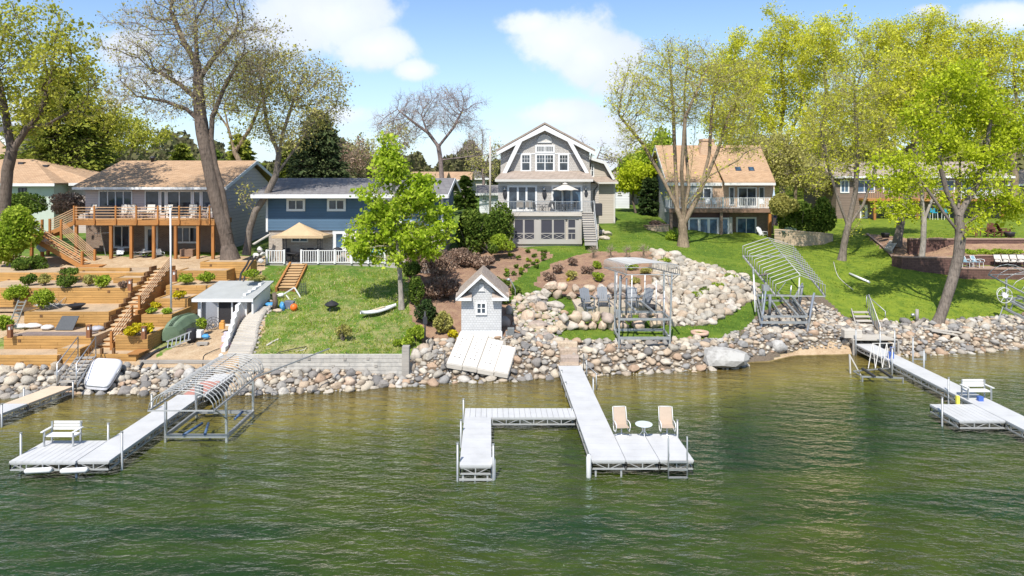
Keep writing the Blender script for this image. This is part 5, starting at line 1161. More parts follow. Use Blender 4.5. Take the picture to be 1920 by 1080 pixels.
# --- far woods as one mass on the horizon
n = 70000; px = rng.uniform(-200, 2100, n); Y = rng.uniform(115, 190, n)
top = 300-22*(.5+.5*np.sin(px*.021+1))-14*np.sin(px*.057+2)-8*np.sin(px*.13)+np.where((px > 900) & (px < 1350), 14, 0)-np.where((px > 150) & (px < 420), 22, 0)-np.where(px > 1400, 30, 0)
py = top+rng.uniform(0, 1, n)**.8*(345-top)
c = np.stack([(px-CX)/F*Y, Y, H-(py-HY)/F*Y], -1)
V, Fq = leaves(c, .75, 1.3); tag(np_mesh('far_woods', V, Fq, 4, leaf_mat('far_woods_leaves', (.085,.08,.045), (.145,.135,.07), (.20,.21,.08), .3)), 'hazy mass of far trees along the horizon behind the houses', 'woods', kind='stuff')
# --- shrubs
shrub('big dark green rounded evergreen shrub at the left corner of the tall gable house', 928, 468, 76, 95, 'mid', 9000, .13, 'evergreen_shrub', lumps=14, Y=57, shell=.6)
shrub('dark evergreen shrub left of the biggest evergreen', 884, 484, 62, 96, 'mid', 7000, .13, 'evergreen_shrub', lumps=12, Y=56, shell=.6)
shrub('low bright green spreading shrub at the foot of the dark evergreens', 945, 472, 55, 36, 'bright', 2600, .1, Y=54.6); shrub('flat green juniper like shrub below the evergreens', 922, 478, 30, 24, 'mid', 900, .1, Y=53.8)
shrub('green leafy bush at the left picture edge beside the deck stair', 25, 500, 92, 118, 'bright', 9500, .13, 'bush', Y=48.5, lumps=14)
shrub('low green ground bush at the left below the deck landing', 60, 512, 60, 34, 'mid', 2200, .11, 'bush', Y=46.5)
shrub('tangled bare brown hedge beside the pinkish wall', 135, 405, 85, 48, 'brown', 4500, .1, 'hedge', Y=56, twigs=40, lumps=10); shrub('green bush under the pale green wall', 40, 405, 90, 45, 'mid', 4500, .13, 'bush', Y=58, lumps=9)
for a_ in ((1500,455,75,80,'mid','dark leafy shrub right of the hanging flag'),(1540,462,50,95,'mid','dark leafy shrub at the left of the V trunk tree'),(1470,410,50,50,'olive','twiggy shrub at the right corner of the balcony')):
    shrub(a_[5], a_[0], a_[1], a_[2], a_[3], a_[4], 6000, .15, 'bush', Y=66, lumps=10)
shrub('blue green juniper over the tan retaining wall', 1478, 441, 46, 16, 'bluegr', 1500, .1, 'juniper', Y=65.5, lumps=8); shrub('yellowish bush at the foot of the fan tree', 1262, 452, 32, 20, 'bright', 800, .1, 'bush', Y=63)
# brown brush slope between the maple and the little shed
for k, (px, py, w_, h_, lf, lb) in enumerate(((790,510,60,50,'brown','tangle of brown brush just right of the maple trunk top'),(830,520,70,55,'brown','brown brush in the middle of the slope left of the gabled shed'),(870,500,60,40,'brown','dry brown brush above the gabled shed roof'),(812,560,70,50,'brown','reddish brown brush to the left of the gabled shed'),(905,505,50,28,'brown','low dry brush right below the evergreens'),
    (845,560,40,40,'brown','brown twigs touching the left wall of the gabled shed'),(780,575,34,60,'mid','dark green bush immediately right of the maple trunk'),(800,610,44,50,'hedge','dark green bush over the upright pale boulder'),(772,520,34,40,'mid','green bush behind the maple trunk'),(830,625,36,44,'olive','reddish olive bush left of the yellow flowers'))):
    shrub(lb, px, py, w_, h_, lf, 2600, .085, 'brush', twigs=25, lumps=9)
shrub('small shrub full of yellow flowers beside the gabled shed', 851, 634, 24, 16, 'gold', 800, .07, 'flowering_shrub')
shrub('tall pale green weeds at the top right of the whitewashed wall', 780, 640, 34, 34, 'bright', 1500, .08, 'weeds'); shrub('straw coloured shrub at the middle of the rough lawn edge', 643, 640, 34, 32, 'olive', 900, .07, 'weeds', twigs=12); shrub('tall grass clump left of the upright pale boulder', 755, 650, 40, 24, 'bright', 1200, .07, 'weeds')
# fire pit slope plants
for k, (px, py) in enumerate(((959,478),(991,472),(973,484),(1004,480),(992,488),(1020,478),(1022,486),(1005,500),(978,506),(988,500),(968,500),(998,494),(1010,490),(975,512),(963,514),(951,516),(951,508),(1020,472))):
    shrub('small green perennial clump planted in the mulch bed above the gabled shed', px, py+3, 12 if k % 3 else 15, 9, 'mid' if k % 4 else 'bright', 260, .06, 'perennial', 'green clumps in the upper mulch bed', stems=False, lumps=4)
for px, py, lb in ((945,540,'green shrub behind the right roof slope of the gabled shed'),(968,552,'green shrub at the foot of the curved light post'),(948,570,'small green shrub between gabled shed and boulders'),(930,535,'leafy green shrub above the gabled shed roof')): shrub(lb, px, py, 24, 17, 'mid', 700, .08)
for px, py, w_, h_, lf, lb in ((1073,496,20,16,'brown','rust brown shrub high in the round mulch bed'),(1048,510,24,18,'brown','rust brown shrub at the left of the round mulch bed'),(1102,512,26,18,'brown','rust brown shrub in the middle of the round mulch bed'),(1120,502,20,16,'bright','pale green shrub behind the middle of the round mulch bed'),
    (1070,522,26,18,'olive','olive brown shrub above the yellow flower'),(1030,526,28,20,'brown','dull brown shrub at the lower left of the round mulch bed'),(1120,526,26,20,'bright','pale green grass clump left of the boat lift canopy'),(1185,505,24,16,'bright','green shrub seen under the arched lift canopy'),(1212,512,24,16,'olive','olive shrub seen under the right of the arched lift canopy'),(1190,530,22,14,'olive','low olive shrub behind the lift uprights')):
    shrub(lb, px, py+2, w_, h_, lf, 700, .07, twigs=8)
shrub('single small plant with a yellow flower in the round mulch bed', 1064, 528, 9, 8, 'gold', 120, .06, 'flower', stems=False, lumps=3, cat='flower')
for k, (px, lb) in enumerate(((1113,'leftmost of the four bare twiggy shrubs above the round mulch bed'),(1145,'second from left of the four bare twiggy shrubs'),(1175,'third from left of the four bare twiggy shrubs'),(1207,'rightmost of the four bare twiggy shrubs below the lawn'))):
    Y_ = G(px, 484).y
    tree(lb, Y_, [[(px,486),(px,478)]], [(px,469,11,11)], 160, .07, 'warm', 'brown', 0, .1, D=.13, twig=4, tl=.3, name='bare_shrub', cat='shrub', di=1.2, dk=.18, tipr=.012)
for px, py, lb in ((1245,494,'green tuft at the top of the rock slope'),(1370,478+46,'small green plant at the far right tip of the rock slope'),(1310,556,'green tuft in the middle of the rock slope'),(1345,540,'mossy green patch near the right of the rock slope'),(1317,548,'dark green tuft among the pale slope stones')): shrub(lb, px, py, 26, 12, 'bright' if px != 1317 else 'mid', 420, .07, 'tuft', stems=False)
# terrace plants on the left (placed on the terrace tops, see the terraces)
# ---------------------------------------------------------------- timber terraces on the left
M['soil'] = mat('terrace_soil', (.42,.31,.20), .95, .25, 1.2, bump=.6, fine=12); M['wall_timber'] = wood_mat('landscape_timber', (.45,.255,.085), var=.3); M['wall_dark'] = wood_mat('timber_end_grain', (.17,.09,.04), along='Y')
def timber_wall(m, ends, x0, x1, y, z0, z1, rows=None, th=.15):
    """stacked landscape timbers, joints staggered, buried anchor ends showing as dark squares"""
    n = rows or max(2, round((z1-z0)/.15)); h = (z1-z0)/n
    for k in range(n):
        x = x0; first = True
        while x < x1-.01:
            L = random.uniform(1.6, 2.6)*(.5 if (first and k % 2) else 1); xe = min(x1, x+L); j = random.uniform(-.008, .008)
            m.box(x+.003, xe-.003, y+j, y+th+j, z0+k*h+.007, z0+(k+1)*h-.007); x = xe; first = False
    if ends is not None and x1-x0 > 2:
        for k in range(int((x1-x0)/1.9)):
            xx = x0+.8+k*1.9+random.uniform(-.2,.2); zz = z0+h*(1 if k % 2 else max(1, n-2)); ends.box(xx-.075, xx+.075, y-.02, y+.01, zz+.01, zz+h-.01)
def terrace(label, px0, px1, y, zt, zb, yback, soilslope=0, sides=(0,0), mtl=None, rows=None, xs=None):
    x0, x1 = xs or (XA(px0, y), XA(px1, y)); t_ = empty('timber_terrace', ((x0+x1)/2, y, zb), label, 'terrace')
    m = MB(); e = MB(); timber_wall(m, e, x0, x1, y, zb, zt, rows)
    for s_, xx in zip(sides, (x0, x1-.15)):
        if s_:
            n = max(2, round((zt-zb)/.15)); h = (zt-zb)/n
            for k in range(n): m.box(xx+random.uniform(-.006,.006), xx+.15, y+.152, yback, zb+k*h+.004, zb+(k+1)*h-.004)
    w_ = m.build('wall', mtl or M['wall_timber'], t_)
    if e.v: e.build('anchor_ends', M['wall_dark'], w_)
    MB().prism([(x0+.02, y+.1, zb-.3), (x1-.02, y+.1, zb-.3), (x1-.02, y+.1, zt-.04), (x0+.02, y+.1, zt-.04)], (0, yback-y, 0)).build('soil', M['soil'], t_)
    return t_
stx0, stx1 = -22.35, -21.2       # main garden stair at its foot
T1z, T2z, T3z, T4z = 1.93, 2.75, 3.65, 4.1
terrace('lowest left timber terrace holding sandbags and a dark panel', 7, 174, 36.4, T1z, 1.0, 38.9)
terrace('second left timber terrace carrying a fire bowl and driftwood', 45, 204, 38.75, T2z, 1.7, 41.5, sides=(1,1))
terrace('long upper left timber terrace with the round shrubs', -60, 245, 41.4, T3z, 2.5, 44.8, sides=(0,1))
terrace('topmost left timber terrace under the deck', -60, 270, 44.6, T4z, 3.4, 47.2, sides=(0,1))
terrace('short timber kerb in the topmost terrace', 138, 243, 45.4, 4.3, 3.8, 45.6)
terrace('pale timber kerb halfway between upper terraces', 212, 278, 43.4, 3.95, 3.4, 44.4, sides=(1,1))
terrace('right lowest timber terrace with the yellow shrub and a lamp', 216, 277, 36.4, T1z+.05, 1.0, 38.7, sides=(1,1))
terrace('second right timber terrace planted with small yellow flowers', 265, 322, 38.6, 2.63, 1.7, 40.9, sides=(1,1))
terrace('third right timber terrace with the golden shrub', 290, 352, 40.8, 3.12, 2.3, 42.7, sides=(1,1))
terrace('fourth right timber terrace holding two round green shrubs', 311, 402, 42.6, 3.6, 2.8, 45, sides=(1,1))
terrace('fifth right timber terrace beside the stair top', 331, 425, 44.8, 4.2, 3.3, 46.2, sides=(1,1))
terrace('top right timber retaining wall under the huge dark trunk', 375, 470, 46.1, 4.6, 3.5, 47.2, sides=(1,1))
terrace('long low timber edging at the far left above the shore stones', -60, 107, 35.0, 1.3, .7, 36.3)
terrace('short timber edging behind the metal shore stair', 107, 150, 35.35, 1.55, .8, 36.3, sides=(0,1))
wt = terrace('boards and kerb at the foot of the garden stair', 150, 255, 35.5, 1.22, .6, 36.5, sides=(1,1)); 
MB().prism([(XA(240,35.5), 35.4, 1.23), (XA(262,35.5), 35.4, 1.23), (XA(280,36.3), 36.35, 1.23), (XA(258,36.3), 36.35, 1.23)], (0,0,.05)).build('landing_board', M['wood'], wt)
for k, (px, py) in enumerate(((172,664),(196,666),(218,664))): MB().box(XA(px,36), XA(px,36)+.12, 35.6, 35.72, 1.2, 1.5).build('peg', M['wall_dark'], wt)
# main stair up through the terraces
gs = empty('garden_stair', (-21.8, 36.4, 1.1), 'long timber stair climbing between the left and right terraces', 'stair')
m = MB(); r2 = MB(); n = 19
for k in range(n):
    y0 = 36.42+8.4*k/n; y1 = 36.42+8.4*(k+1)/n; z = 1.05+(4.25-1.05)*(k+1)/n; xc = -22.0-.9*k/n
    m.box(xc-.55, xc+.55, y0-.02, y1+.02, z-.06, z); r2.box(xc-.53, xc+.53, y0+.03, y1+.4, z-.5, z-.062)
m.build('tread', wood_mat('pale_tread', (.52,.38,.23), along='X'), gs); r2.build('riser', M['wood'], gs)
for s_, off in ((-1, -.62), (1, .62)):
    q = MB(); n2 = 14
    for k in range(n2):
        y0 = 36.45+8.4*k/n2; z = 1.2+(4.25-1.05)*(k+1)/n2; xc = -22.0-.9*k/n2+off; q.box(xc-.07, xc+.07, y0, y0+8.4/n2+.1, z-.8, z+.12)
    q.build('stringer', M['wood'] if s_ > 0 else M['wall_dark'], gs)
def xs(y): return -22.0-.9*(y-36.42)/8.4+.6
def zs_(y): return 1.05+3.2*(y-36.42)/8.4
def grail(y0, y1, nb=6):
    a = (xs(y0), y0, zs_(y0)); b = (xs(y1), y1, zs_(y1)); q = MB(); o = MB()
    for c in (a, b): q.box(c[0]-.06, c[0]+.06, c[1]-.06, c[1]+.06, c[2]-.4, c[2]+1.1)
    for j in range(nb): zz = .3+.75*j/(nb-1); o.bar((a[0], a[1], a[2]+zz), (b[0], b[1], b[2]+zz), .04, .05)
    p_ = q.build('railing', M['woodZ'], gs); o.build('rail', M['palewood_warm'], p_)
grail(36.5, 38.9, 5); grail(39.9, 44.5, 6)
# lower bank: dark edging, dirt by the shed
terrace('weathered dark timber edging below the dirt beside the shed', 262, 398, 35.2, .98, .35, 36.0, mtl=M['greywood'])
# whitewashed wall
ww = empty('whitewashed_wall', (XA(612, 35), 35, .4), 'long whitewashed timber retaining wall below the rough lawn', 'retaining wall')
m = MB(); e = MB(); timber_wall(m, None, XA(448,35.0), XA(757,35.0), 34.98, .15, 1.34, 6, .2)
for px, py in ((487,680),(647,673),(560,676),(535,686),(625,686),(705,686),(580,672),(690,672)): x, z = XA(px,35), ZA(py,35); e.box(x-.07, x+.07, 34.95, 34.99, z-.07, z+.07)
m.build('timbers', wood_mat('whitewashed_timber', (.46,.435,.39), var=.22, weather=.7), ww); e.build('anchor_ends', M['greywood'], ww)
MB().box(XA(755,35.2), XA(768,35.2), 34.95, 35.35, .1, 1.75).build('end_post', M['greywood'], ww)
# stone path climbing between the white wall and the lawn
ps = empty('log_stair', (XA(440,38), 38, 1.6), 'curving stair of pale weathered sleepers edged with dark log ends', 'stair')
cl = [(425,672,468,668),(432,655,474,655),(440,640,478,640),(448,622,480,622),(455,608,486,606),(463,596,492,594),(474,588,500,586),(486,580,508,578)]
m = MB(); lg = MB(); n = 22
def lerp(a, b, t): return a+(b-a)*t
Q = []
for k in range(n+1):
    f = k/n*(len(cl)-1); i = min(int(f), len(cl)-2); t_ = f-i; c = [lerp(cl[i][j], cl[i+1][j], t_) for j in range(4)]; Q.append((G(c[0], c[1]), G(c[2], c[3])))
for k in range(n):
    a, b = Q[k]; c, d = Q[k+1]; z = max(a.z, b.z)+.16; a = Vector(a); m.prism([(a.x, a.y, z-.3), (b.x, b.y, z-.3), (d.x, d.y+.03, z-.3), (c.x, c.y+.03, z-.3)], (0,0,.3+.004*(k % 2)))
    lg.tube([(b.x+.02, b.y+.08, z-.25), (b.x+.06, b.y+.08, z+.03+.06*(k % 3))], .085, 7)
    if k % 2: lg.tube([(b.x+.16, b.y+.12, z-.3), (b.x+.18, b.y+.12, z-.04)], .08, 7)
m.build('tread', M['palewood'], ps); lg.build('log_edge', M['greywood'], ps)
# stepped white block wall at the left of that stair
wb = empty('white_block_wall', (XA(430,37), 37, 1.3), 'stepped white painted block wall running up beside the sleeper stair to the shed', 'wall')
m = MB(); pth = [(418,672),(428,655),(436,640),(444,622),(452,604),(462,590),(480,578),(500,560)]; pts = [G(*p) for p in pth]
for k in range(len(pts)-1):
    for j in range(2):
        a = Vector(pts[k]).lerp(Vector(pts[k+1]), j/2); b = Vector(pts[k]).lerp(Vector(pts[k+1]), (j+1)/2); hh = .12+1.05*min(1, (k*2+j)/7); z = a.z+hh
        m.bar((a.x-.12, a.y, (a.z+z)/2-.1), (b.x-.12, b.y, (a.z+z)/2-.1), .2, z-a.z+.35+.006*((k+j) % 2))
m.build('blocks', M['white'], wb)
# ---------------------------------------------------------------- garden shed dug into the bank
Y = 40.3; sh = empty('boat_shed', (XA(420,Y), Y, 2.0), 'low white shed with flat grey felt roof and an open grey door among the terraces', 'shed')
x0, x1 = XA(370,Y), XA(462,Y); zt = ZA(560,Y); zb = 1.85
MB().box(x0, x1, Y+.06, Y+2.9, zb-.5, zt).build('wall', M['white'], sh)
MB().prism([(x0-.2, Y-.25, zt-.02), (XA(478,Y), Y-.25, zt-.02), (XA(500,Y+1.4), Y+2.7, zt+.55), (x0+.15, Y+2.7, zt+.55)], (0,0,.07)).build('roof', mat('roofing_felt', (.34,.35,.34), .9, .12, 1.5, bump=.3), sh)
MB().box(x0-.2, XA(478,Y), Y-.3, Y-.25, zt-.14, zt+.04).build('fascia', M['white'], sh)
MB().prism([(XA(478,Y)-.02, Y-.2, zb-.3), (XA(478,Y)-.02, Y+2.6, zb+.4), (XA(478,Y)-.02, Y+2.6, zt+.5), (XA(478,Y)-.02, Y-.2, zt-.1)], (-.1,0,0)).build('side_wall', M['white'], sh)
MB().box(XA(410,Y), XA(434,Y), Y+.02, Y+.065, zb-.1, ZA(565,Y)).build('doorway', M['shade_ash'], sh)  # flat dark sheet on the wall stands in for the shade inside
MB().box(XA(437,Y), XA(450,Y), Y+.02, Y+.065, zb+.3, ZA(566,Y)).build('window', M['shade_ash'], sh)  # another dark sheet painted as the dim inside
q = MB(); q.box(XA(407.5,Y), XA(410,Y), Y-.04, Y+.06, zb-.2, zt-.05); q.box(XA(434,Y), XA(437,Y), Y-.04, Y+.06, zb-.2, zt-.05); q.box(XA(377,Y), XA(380,Y), Y-.04, Y+.06, zb-.3, zt-.05); q.box(XA(377,Y), XA(437,Y), Y-.04, Y+.06, zt-.049, zt-.001); q.build('door_frame', M['white'], sh)
gd = mat('grey_door_paint', (.40,.41,.43), .5, .06, 1.5); a = P(386, 628, Y-.55); b = Vector((XA(409,Y), Y-.03, a.z))
MB().prism([a, (b.x, b.y, a.z), (b.x, b.y, zt-.12), (a.x, a.y, zt-.12)], (.03,.05,0)).build('open_door', gd, sh)
MB().prism([(XA(377,Y), Y-.05, zb), (XA(385,Y)-.04, Y-.5, zb-.1), (XA(385,Y)-.04, Y-.5, zt-.14), (XA(377,Y), Y-.05, zt-.14)], (.03,.03,0)).build('folded_door', gd, sh)
fn = MB(); c = P(400.5, 609, Y-.62)
def ring(m, c, r, rad, n=20, ax='Y', seg=5, sq=1.0):
    pts = [(c[0]+r*math.cos(2*math.pi*k/n)*sq, c[1], c[2]+r*math.sin(2*math.pi*k/n)) if ax == 'Y' else ((c[0], c[1]+r*math.cos(2*math.pi*k/n), c[2]+r*math.sin(2*math.pi*k/n)) if ax == 'X' else (c[0]+r*math.cos(2*math.pi*k/n), c[1]+r*math.sin(2*math.pi*k/n)*sq, c[2])) for k in range(n)]
    m.tube(pts+[pts[0], pts[1]], rad, seg, caps=False)
fan = empty('wire_fan', (c.x, c.y, c.z-.48), 'dark wire fan wheel leaning on the open grey shed door', 'fan')
for r_ in (.46, .3, .16): ring(fn, c, r_, .014)
for k in range(10): t_ = 2*math.pi*k/10; fn.bar((c.x, c.y, c.z), (c.x+.46*math.cos(t_), c.y, c.z+.46*math.sin(t_)), .012)
fn.build('grille', M['dark'], fan); MB().blob((c.x, c.y-.04, c.z), .07).build('hub', mat('tan_hub', (.5,.38,.25)), fan)
# shrubs and objects on the terraces
def TP(px, py, z): return PZ(px, py, z)
for px, py, z, w_, h_, lf, lb in ((30,566,T3z-.75,44,34,'bright','large yellow green round shrub at the far left of the terraces'),(78,580,T2z,40,42,'bright','tall yellow green bush at the left end of the second terrace'),(54,534,T3z,28,22,'mid','dull green shrub leftmost in the upper terrace'),(84,534,T3z,26,22,'olive','olive shrub second in the upper terrace row'),
    (126,539,T3z,38,28,'mid','big round dark green shrub in the middle of the upper terrace'),(166,535,T3z,24,22,'olive','brownish shrub left of the golden green one'),(191,539,T3z,34,25,'bright','golden green round shrub in the upper terrace row'),(231,540,T3z,16,14,'brown','small brown shrub at the right end of the upper terrace'),
    (349,532,3.6,30,22,'bright','round green shrub left one of the pair on the fourth right terrace'),(387,530,3.6,30,22,'bright','round green shrub right one of the pair on the fourth right terrace'),(336,559,3.12,24,16,'gold','golden flowering shrub in the third right terrace'),(292,577,2.63,20,12,'gold','yellow flowers at the back of the second right terrace'),
    (284,587,2.63,18,10,'bright','green plant in the second right terrace'),(252,631,T1z,36,26,'gold','yellow green shrub spilling over the lowest right terrace'),(275,626,T1z,24,22,'gold','yellow twiggy shrub behind the lamp of the lowest right terrace'),(5,620,T1z,36,30,'bright','yellow green bush cut by the left picture edge'),
    (312,588,2.63,20,10,'bright','low green plant at the base of the flagpole'),(378,618,1.75,18,24,'bright','tall leafy weeds against the white shed wall'),(130,516,T4z,40,14,'mid','low green shrub beneath the deck stair'),(470,520,4.2,30,16,'bright','bright green weeds below the terrace railing'),(482,532,3.6,34,18,'olive','straw coloured weeds beside the brown timber steps')):
    shrub(lb, px, py, w_, h_, lf, int(400+w_*h_*1.2), .075, 'shrub', p=TP(px, py, z), zoff=0, twigs=8, lumps=16, shell=.2)
# lamp bollards
def bollard():
    r = empty('lamp_bollard', (0,0,0)); m = MB(); m.box(-.1,.1,-.1,.1,0,.42)
    for x in (-.085,.085):
        for y in (-.085,.085): m.box(x-.018,x+.018,y-.018,y+.018,.42,.62)
    m.box(-.11,.11,-.11,.11,.62,.68); m.build('post', wood_mat('red_brown_post', (.26,.11,.05), along='Z'), r, local=True); MB().box(-.06,.06,-.06,.06,.42,.62).build('lantern', M['white'], r, local=True); return r
pb = bollard()
for k, (px, py, z, lb) in enumerate(((118,522,T4z-.2,'red brown lamp bollard at the top left below the deck stair'),(327,528,4.2,'red brown lamp bollard right beside the flagpole'),(244,545,T3z,'red brown lamp bollard at the right end of the upper terrace'),(167,633,T1z,'red brown lamp bollard at the right end of the lowest left terrace'),(19,633,T1z,'red brown lamp bollard at the left end of the lowest terrace'),(270,636,T1z,'red brown lamp bollard in front of the yellow shrub'))):
    o = pb if k == 0 else copy_tree(pb); o.location = TP(px, py, z); s = .87*40/o.location.y; o['label'] = lb; o['category'] = 'garden lamp'; o['group'] = 'lamp bollards of the timber terraces'
# flagpole
p = P(321, 588, 39.6); fp = empty('flagpole', (p.x, p.y, 2.63), 'thin white flagpole standing in the second right terrace', 'flagpole')
q = MB(); q.tube([(p.x, p.y, 2.5), (p.x-.05, p.y, ZA(389, p.y))], [.06, .045], 8); q.build('pole', M['white'], fp); MB().blob((p.x-.05, p.y, ZA(388,p.y)), .08).build('finial', M['metal'], fp)
# ladders
def ladder(label, a, b, w, n, name='ladder', mt='metal', side=(1,0,0), cat='ladder'):
    a, b = Vector(a), Vector(b); s_ = Vector(side)*w/2; o = empty(name, tuple(a), label, cat); m = MB(); m.bar(a-s_, b-s_, .05, .07); m.bar(a+s_, b+s_, .05, .07); m.build('rails', M[mt], o); q = MB()
    for k in range(n): c = a.lerp(b, (k+.5)/n); q.bar(c-s_, c+s_, .04, .04)
    q.build('rungs', M[mt], o); return o
ladder('grey aluminium ladder leaning against the second left terrace', TP(24,610,T1z), P(42, 563, 38.7), .42, 7)
a = P(311,655,37.0); b = P(358,637,37.4); ladder('short aluminium ladder lying on edge in front of the green boat', (a.x,a.y,a.z+.2), (b.x,b.y,b.z+.25), .42, 6, side=(0,.25,.97))
p = TP(122,618,T1z); MB().prism([(p.x-.52,p.y-.1,T1z), (p.x+.48,p.y-.1,T1z), (p.x+.55,p.y+.35,T1z+.68), (p.x-.40,p.y+.35,T1z+.68)], (0,.06,.0)).build('leaning_panel', mat('black_solar_panel', (.05,.055,.06), .4, .15, 6), label='dark grey panel leaning on the second terrace wall', cat='panel')  # a leaning dark panel, no slate
# sandbags and gravel bags
bagm = mat('pale_sandbag', (.55,.52,.49), .85, .15, 5, bump=.5)
for px, py, w_, lb in ((62,611,34,'pale sandbag rightmost of the middle three beside the dark panel' ),(38,612,30,'flattened pale sandbag near the foot of the leaning ladder'),(89,614,24,'pinkish pale sandbag touching the dark panel'),(184,606,26,'grey sack on top of the heap at the right of the lowest terrace'),(182,616,28,'grey plastic sack at the bottom of the heap beside the lamp')):
    p = TP(px, py+3, T1z); s = w_/2*p.y/F; q = MB(); q.blob((p.x, p.y, T1z+.1+(.12 if '184' in str(px) else 0)), (s, .28, .14), 12, 7, .13); q.build('sandbag', bagm if px < 150 else mat('grey_sack', (.36,.35,.37), .6, .2, 5), label=lb, cat='bag')
tp = MB(); a = TP(25,628,T1z); b = TP(165,628,T1z); tp.prism([(a.x, a.y, T1z-.03), (b.x, b.y, T1z-.03), (b.x+.2, b.y+.6, T1z-.03), (a.x+.3, a.y+.65, T1z-.03)], (0,0,.05)); tp.build('tarp', mat('brown_tarp', (.20,.155,.14), .8, .3, 3, bump=1), label='brown crumpled ground tarp in front of the sandbags', cat='tarp')
p = TP(143,579,T2z); q = MB(); q.lathe([(.2,0),(.22,.05),(.46,.22),(.48,.26),(.42,.25),(.2,.1)], (p.x,p.y,T2z), 14); q.build('fire_bowl', M['black'], label='black fire bowl on the sand of the second terrace', cat='fire bowl')
q = MB()
for k in range(22): a = TP(88+random.uniform(-12,24), 577+random.uniform(-12,4), T2z); q.tube([(a.x,a.y,T2z+.05), (a.x+random.uniform(-.6,.6), a.y+random.uniform(-.3,.3), T2z+random.uniform(.1,.5))], .018, 4)
q.blob((TP(96,572,T2z).x,TP(96,572,T2z).y,T2z), (.9,.35,.12), 12, 5, .3); q.build('brushwood', M['greywood'], label='heap of grey brushwood behind the second terrace wall', cat='branches')
# upturned green boat, barrel, boxes
p = P(343, 625, 38.6); bt = empty('upturned_boat', (p.x, p.y, 1.5), 'green jon boat turned upside down beside the white shed', 'boat')
q = MB(); secs = []
for k, (t_, w_, h_, yo) in enumerate(((0,.50,.86,0),(.12,.60,1.0,0),(.4,.66,1.05,0),(.75,.62,.95,0),(1,.42,.72,0))):
    c = Vector(P(319, 640, 37.9)).lerp(Vector(P(366, 598, 39.6)), t_); c.z = 1.35+.42*t_*0+t_*.35; hh = 1.0+.15*math.sin(t_*3)
    secs.append([(c.x-w_*.8, c.y-w_*.4, c.z), (c.x-w_*.75, c.y-w_*.35, c.z+hh*.55*h_), (c.x-w_*.45, c.y-w_*.2, c.z+hh*.9*h_), (c.x+w_*.45, c.y+w_*.2, c.z+hh*.9*h_), (c.x+w_*.75, c.y+w_*.35, c.z+hh*.5*h_), (c.x+w_*.8, c.y+w_*.4, c.z)])
vs = [v for s_ in secs for v in s_]; fs = []
for i in range(4):
    for j in range(5): fs.append((i*6+j, i*6+j+1, (i+1)*6+j+1, (i+1)*6+j))
fs += [tuple(range(5,-1,-1)), tuple(24+j for j in range(6))]; q.add(vs, fs); o = q.build('hull', mat('faded_green_paint', (.13,.185,.115), .55, .25, 2), bt); o.modifiers.new('b','BEVEL').width = .05
k_ = MB(); k_.tube([Vector(s_[2])*.5+Vector(s_[3])*.5+Vector((0,0,.03)) for s_ in secs], .035, 5); 
for f in (.35,.65): k_.tube([Vector(s_[2])*(1-f)+Vector(s_[3])*f+Vector((0,0,.02)) for s_ in secs], .02, 5)
k_.build('keel', mat('green_keel', (.09,.13,.08)), bt)
p = P(359,640,38.0); q = MB(); q.lathe([(.24,0),(.27,.25),(.27,.6),(.25,.72),(.22,.74)], (p.x,p.y,1.25), 14); q.build('barrel', M['black'], label='black barrel standing between the green boat and the shed', cat='barrel')
p = P(375,632,38.2); MB().box(p.x-.33,p.x+.15,p.y-.2,p.y+.2,1.45,1.85).build('plastic_crate', M['white'], label='white plastic crate by the black barrel', cat='crate', bevel=.03)
q = MB(); p = P(386,632,38.0); q.blob((p.x,p.y,1.55), (.22,.2,.12), 9, 6, .25); q.build('blue_bag', mat('blue_plastic', (.07,.28,.55), .4), label='crumpled blue bag on the dirt by the white crate', cat='bag')
q = MB(); p = P(417,618,39.0); q.box(p.x-.16,p.x+.12,p.y-.1,p.y+.14,1.72,2.1); q.box(p.x-.08,p.x+.1,p.y-.08,p.y+.1,2.101,2.22); q.build('orange_can', mat('orange_plastic', (.62,.30,.07), .5), label='orange brown can in front of the dark shed doorway', cat='can', bevel=.03)
q = MB(); p = P(424,641,37.6); q.box(p.x-.2,p.x+.25,p.y-.15,p.y+.15,1.35,1.68); q.box(p.x-.1,p.x+.2,p.y-.1,p.y+.1,1.681,1.9); q.build('boxes', mat('lilac_box', (.55,.52,.66), .6), label='pale lilac boxes stacked at the white block wall', cat='box', bevel=.02)
q = MB(); p = P(380,643,37.2); q.box(p.x-.3,p.x+.3,p.y-.1,p.y+.12,1.3,1.42); q.box(p.x-.25,p.x-.12,p.y-.08,p.y+.08,1.15,1.3); q.box(p.x+.12,p.x+.25,p.y-.08,p.y+.08,1.15,1.3); q.build('bench_block', M['greywood'], label='tiny grey wooden stool on the dirt below the crate', cat='stool')
q = MB(); p = P(424,655,36.6); q.blob((p.x,p.y,1.35), (.28,.22,.22), 10, 6, .3); q.build('pink_bundle', mat('pink_cloth', (.62,.38,.42), .8, .3, 8), label='pink and white bundle at the foot of the white block wall', cat='bundle')
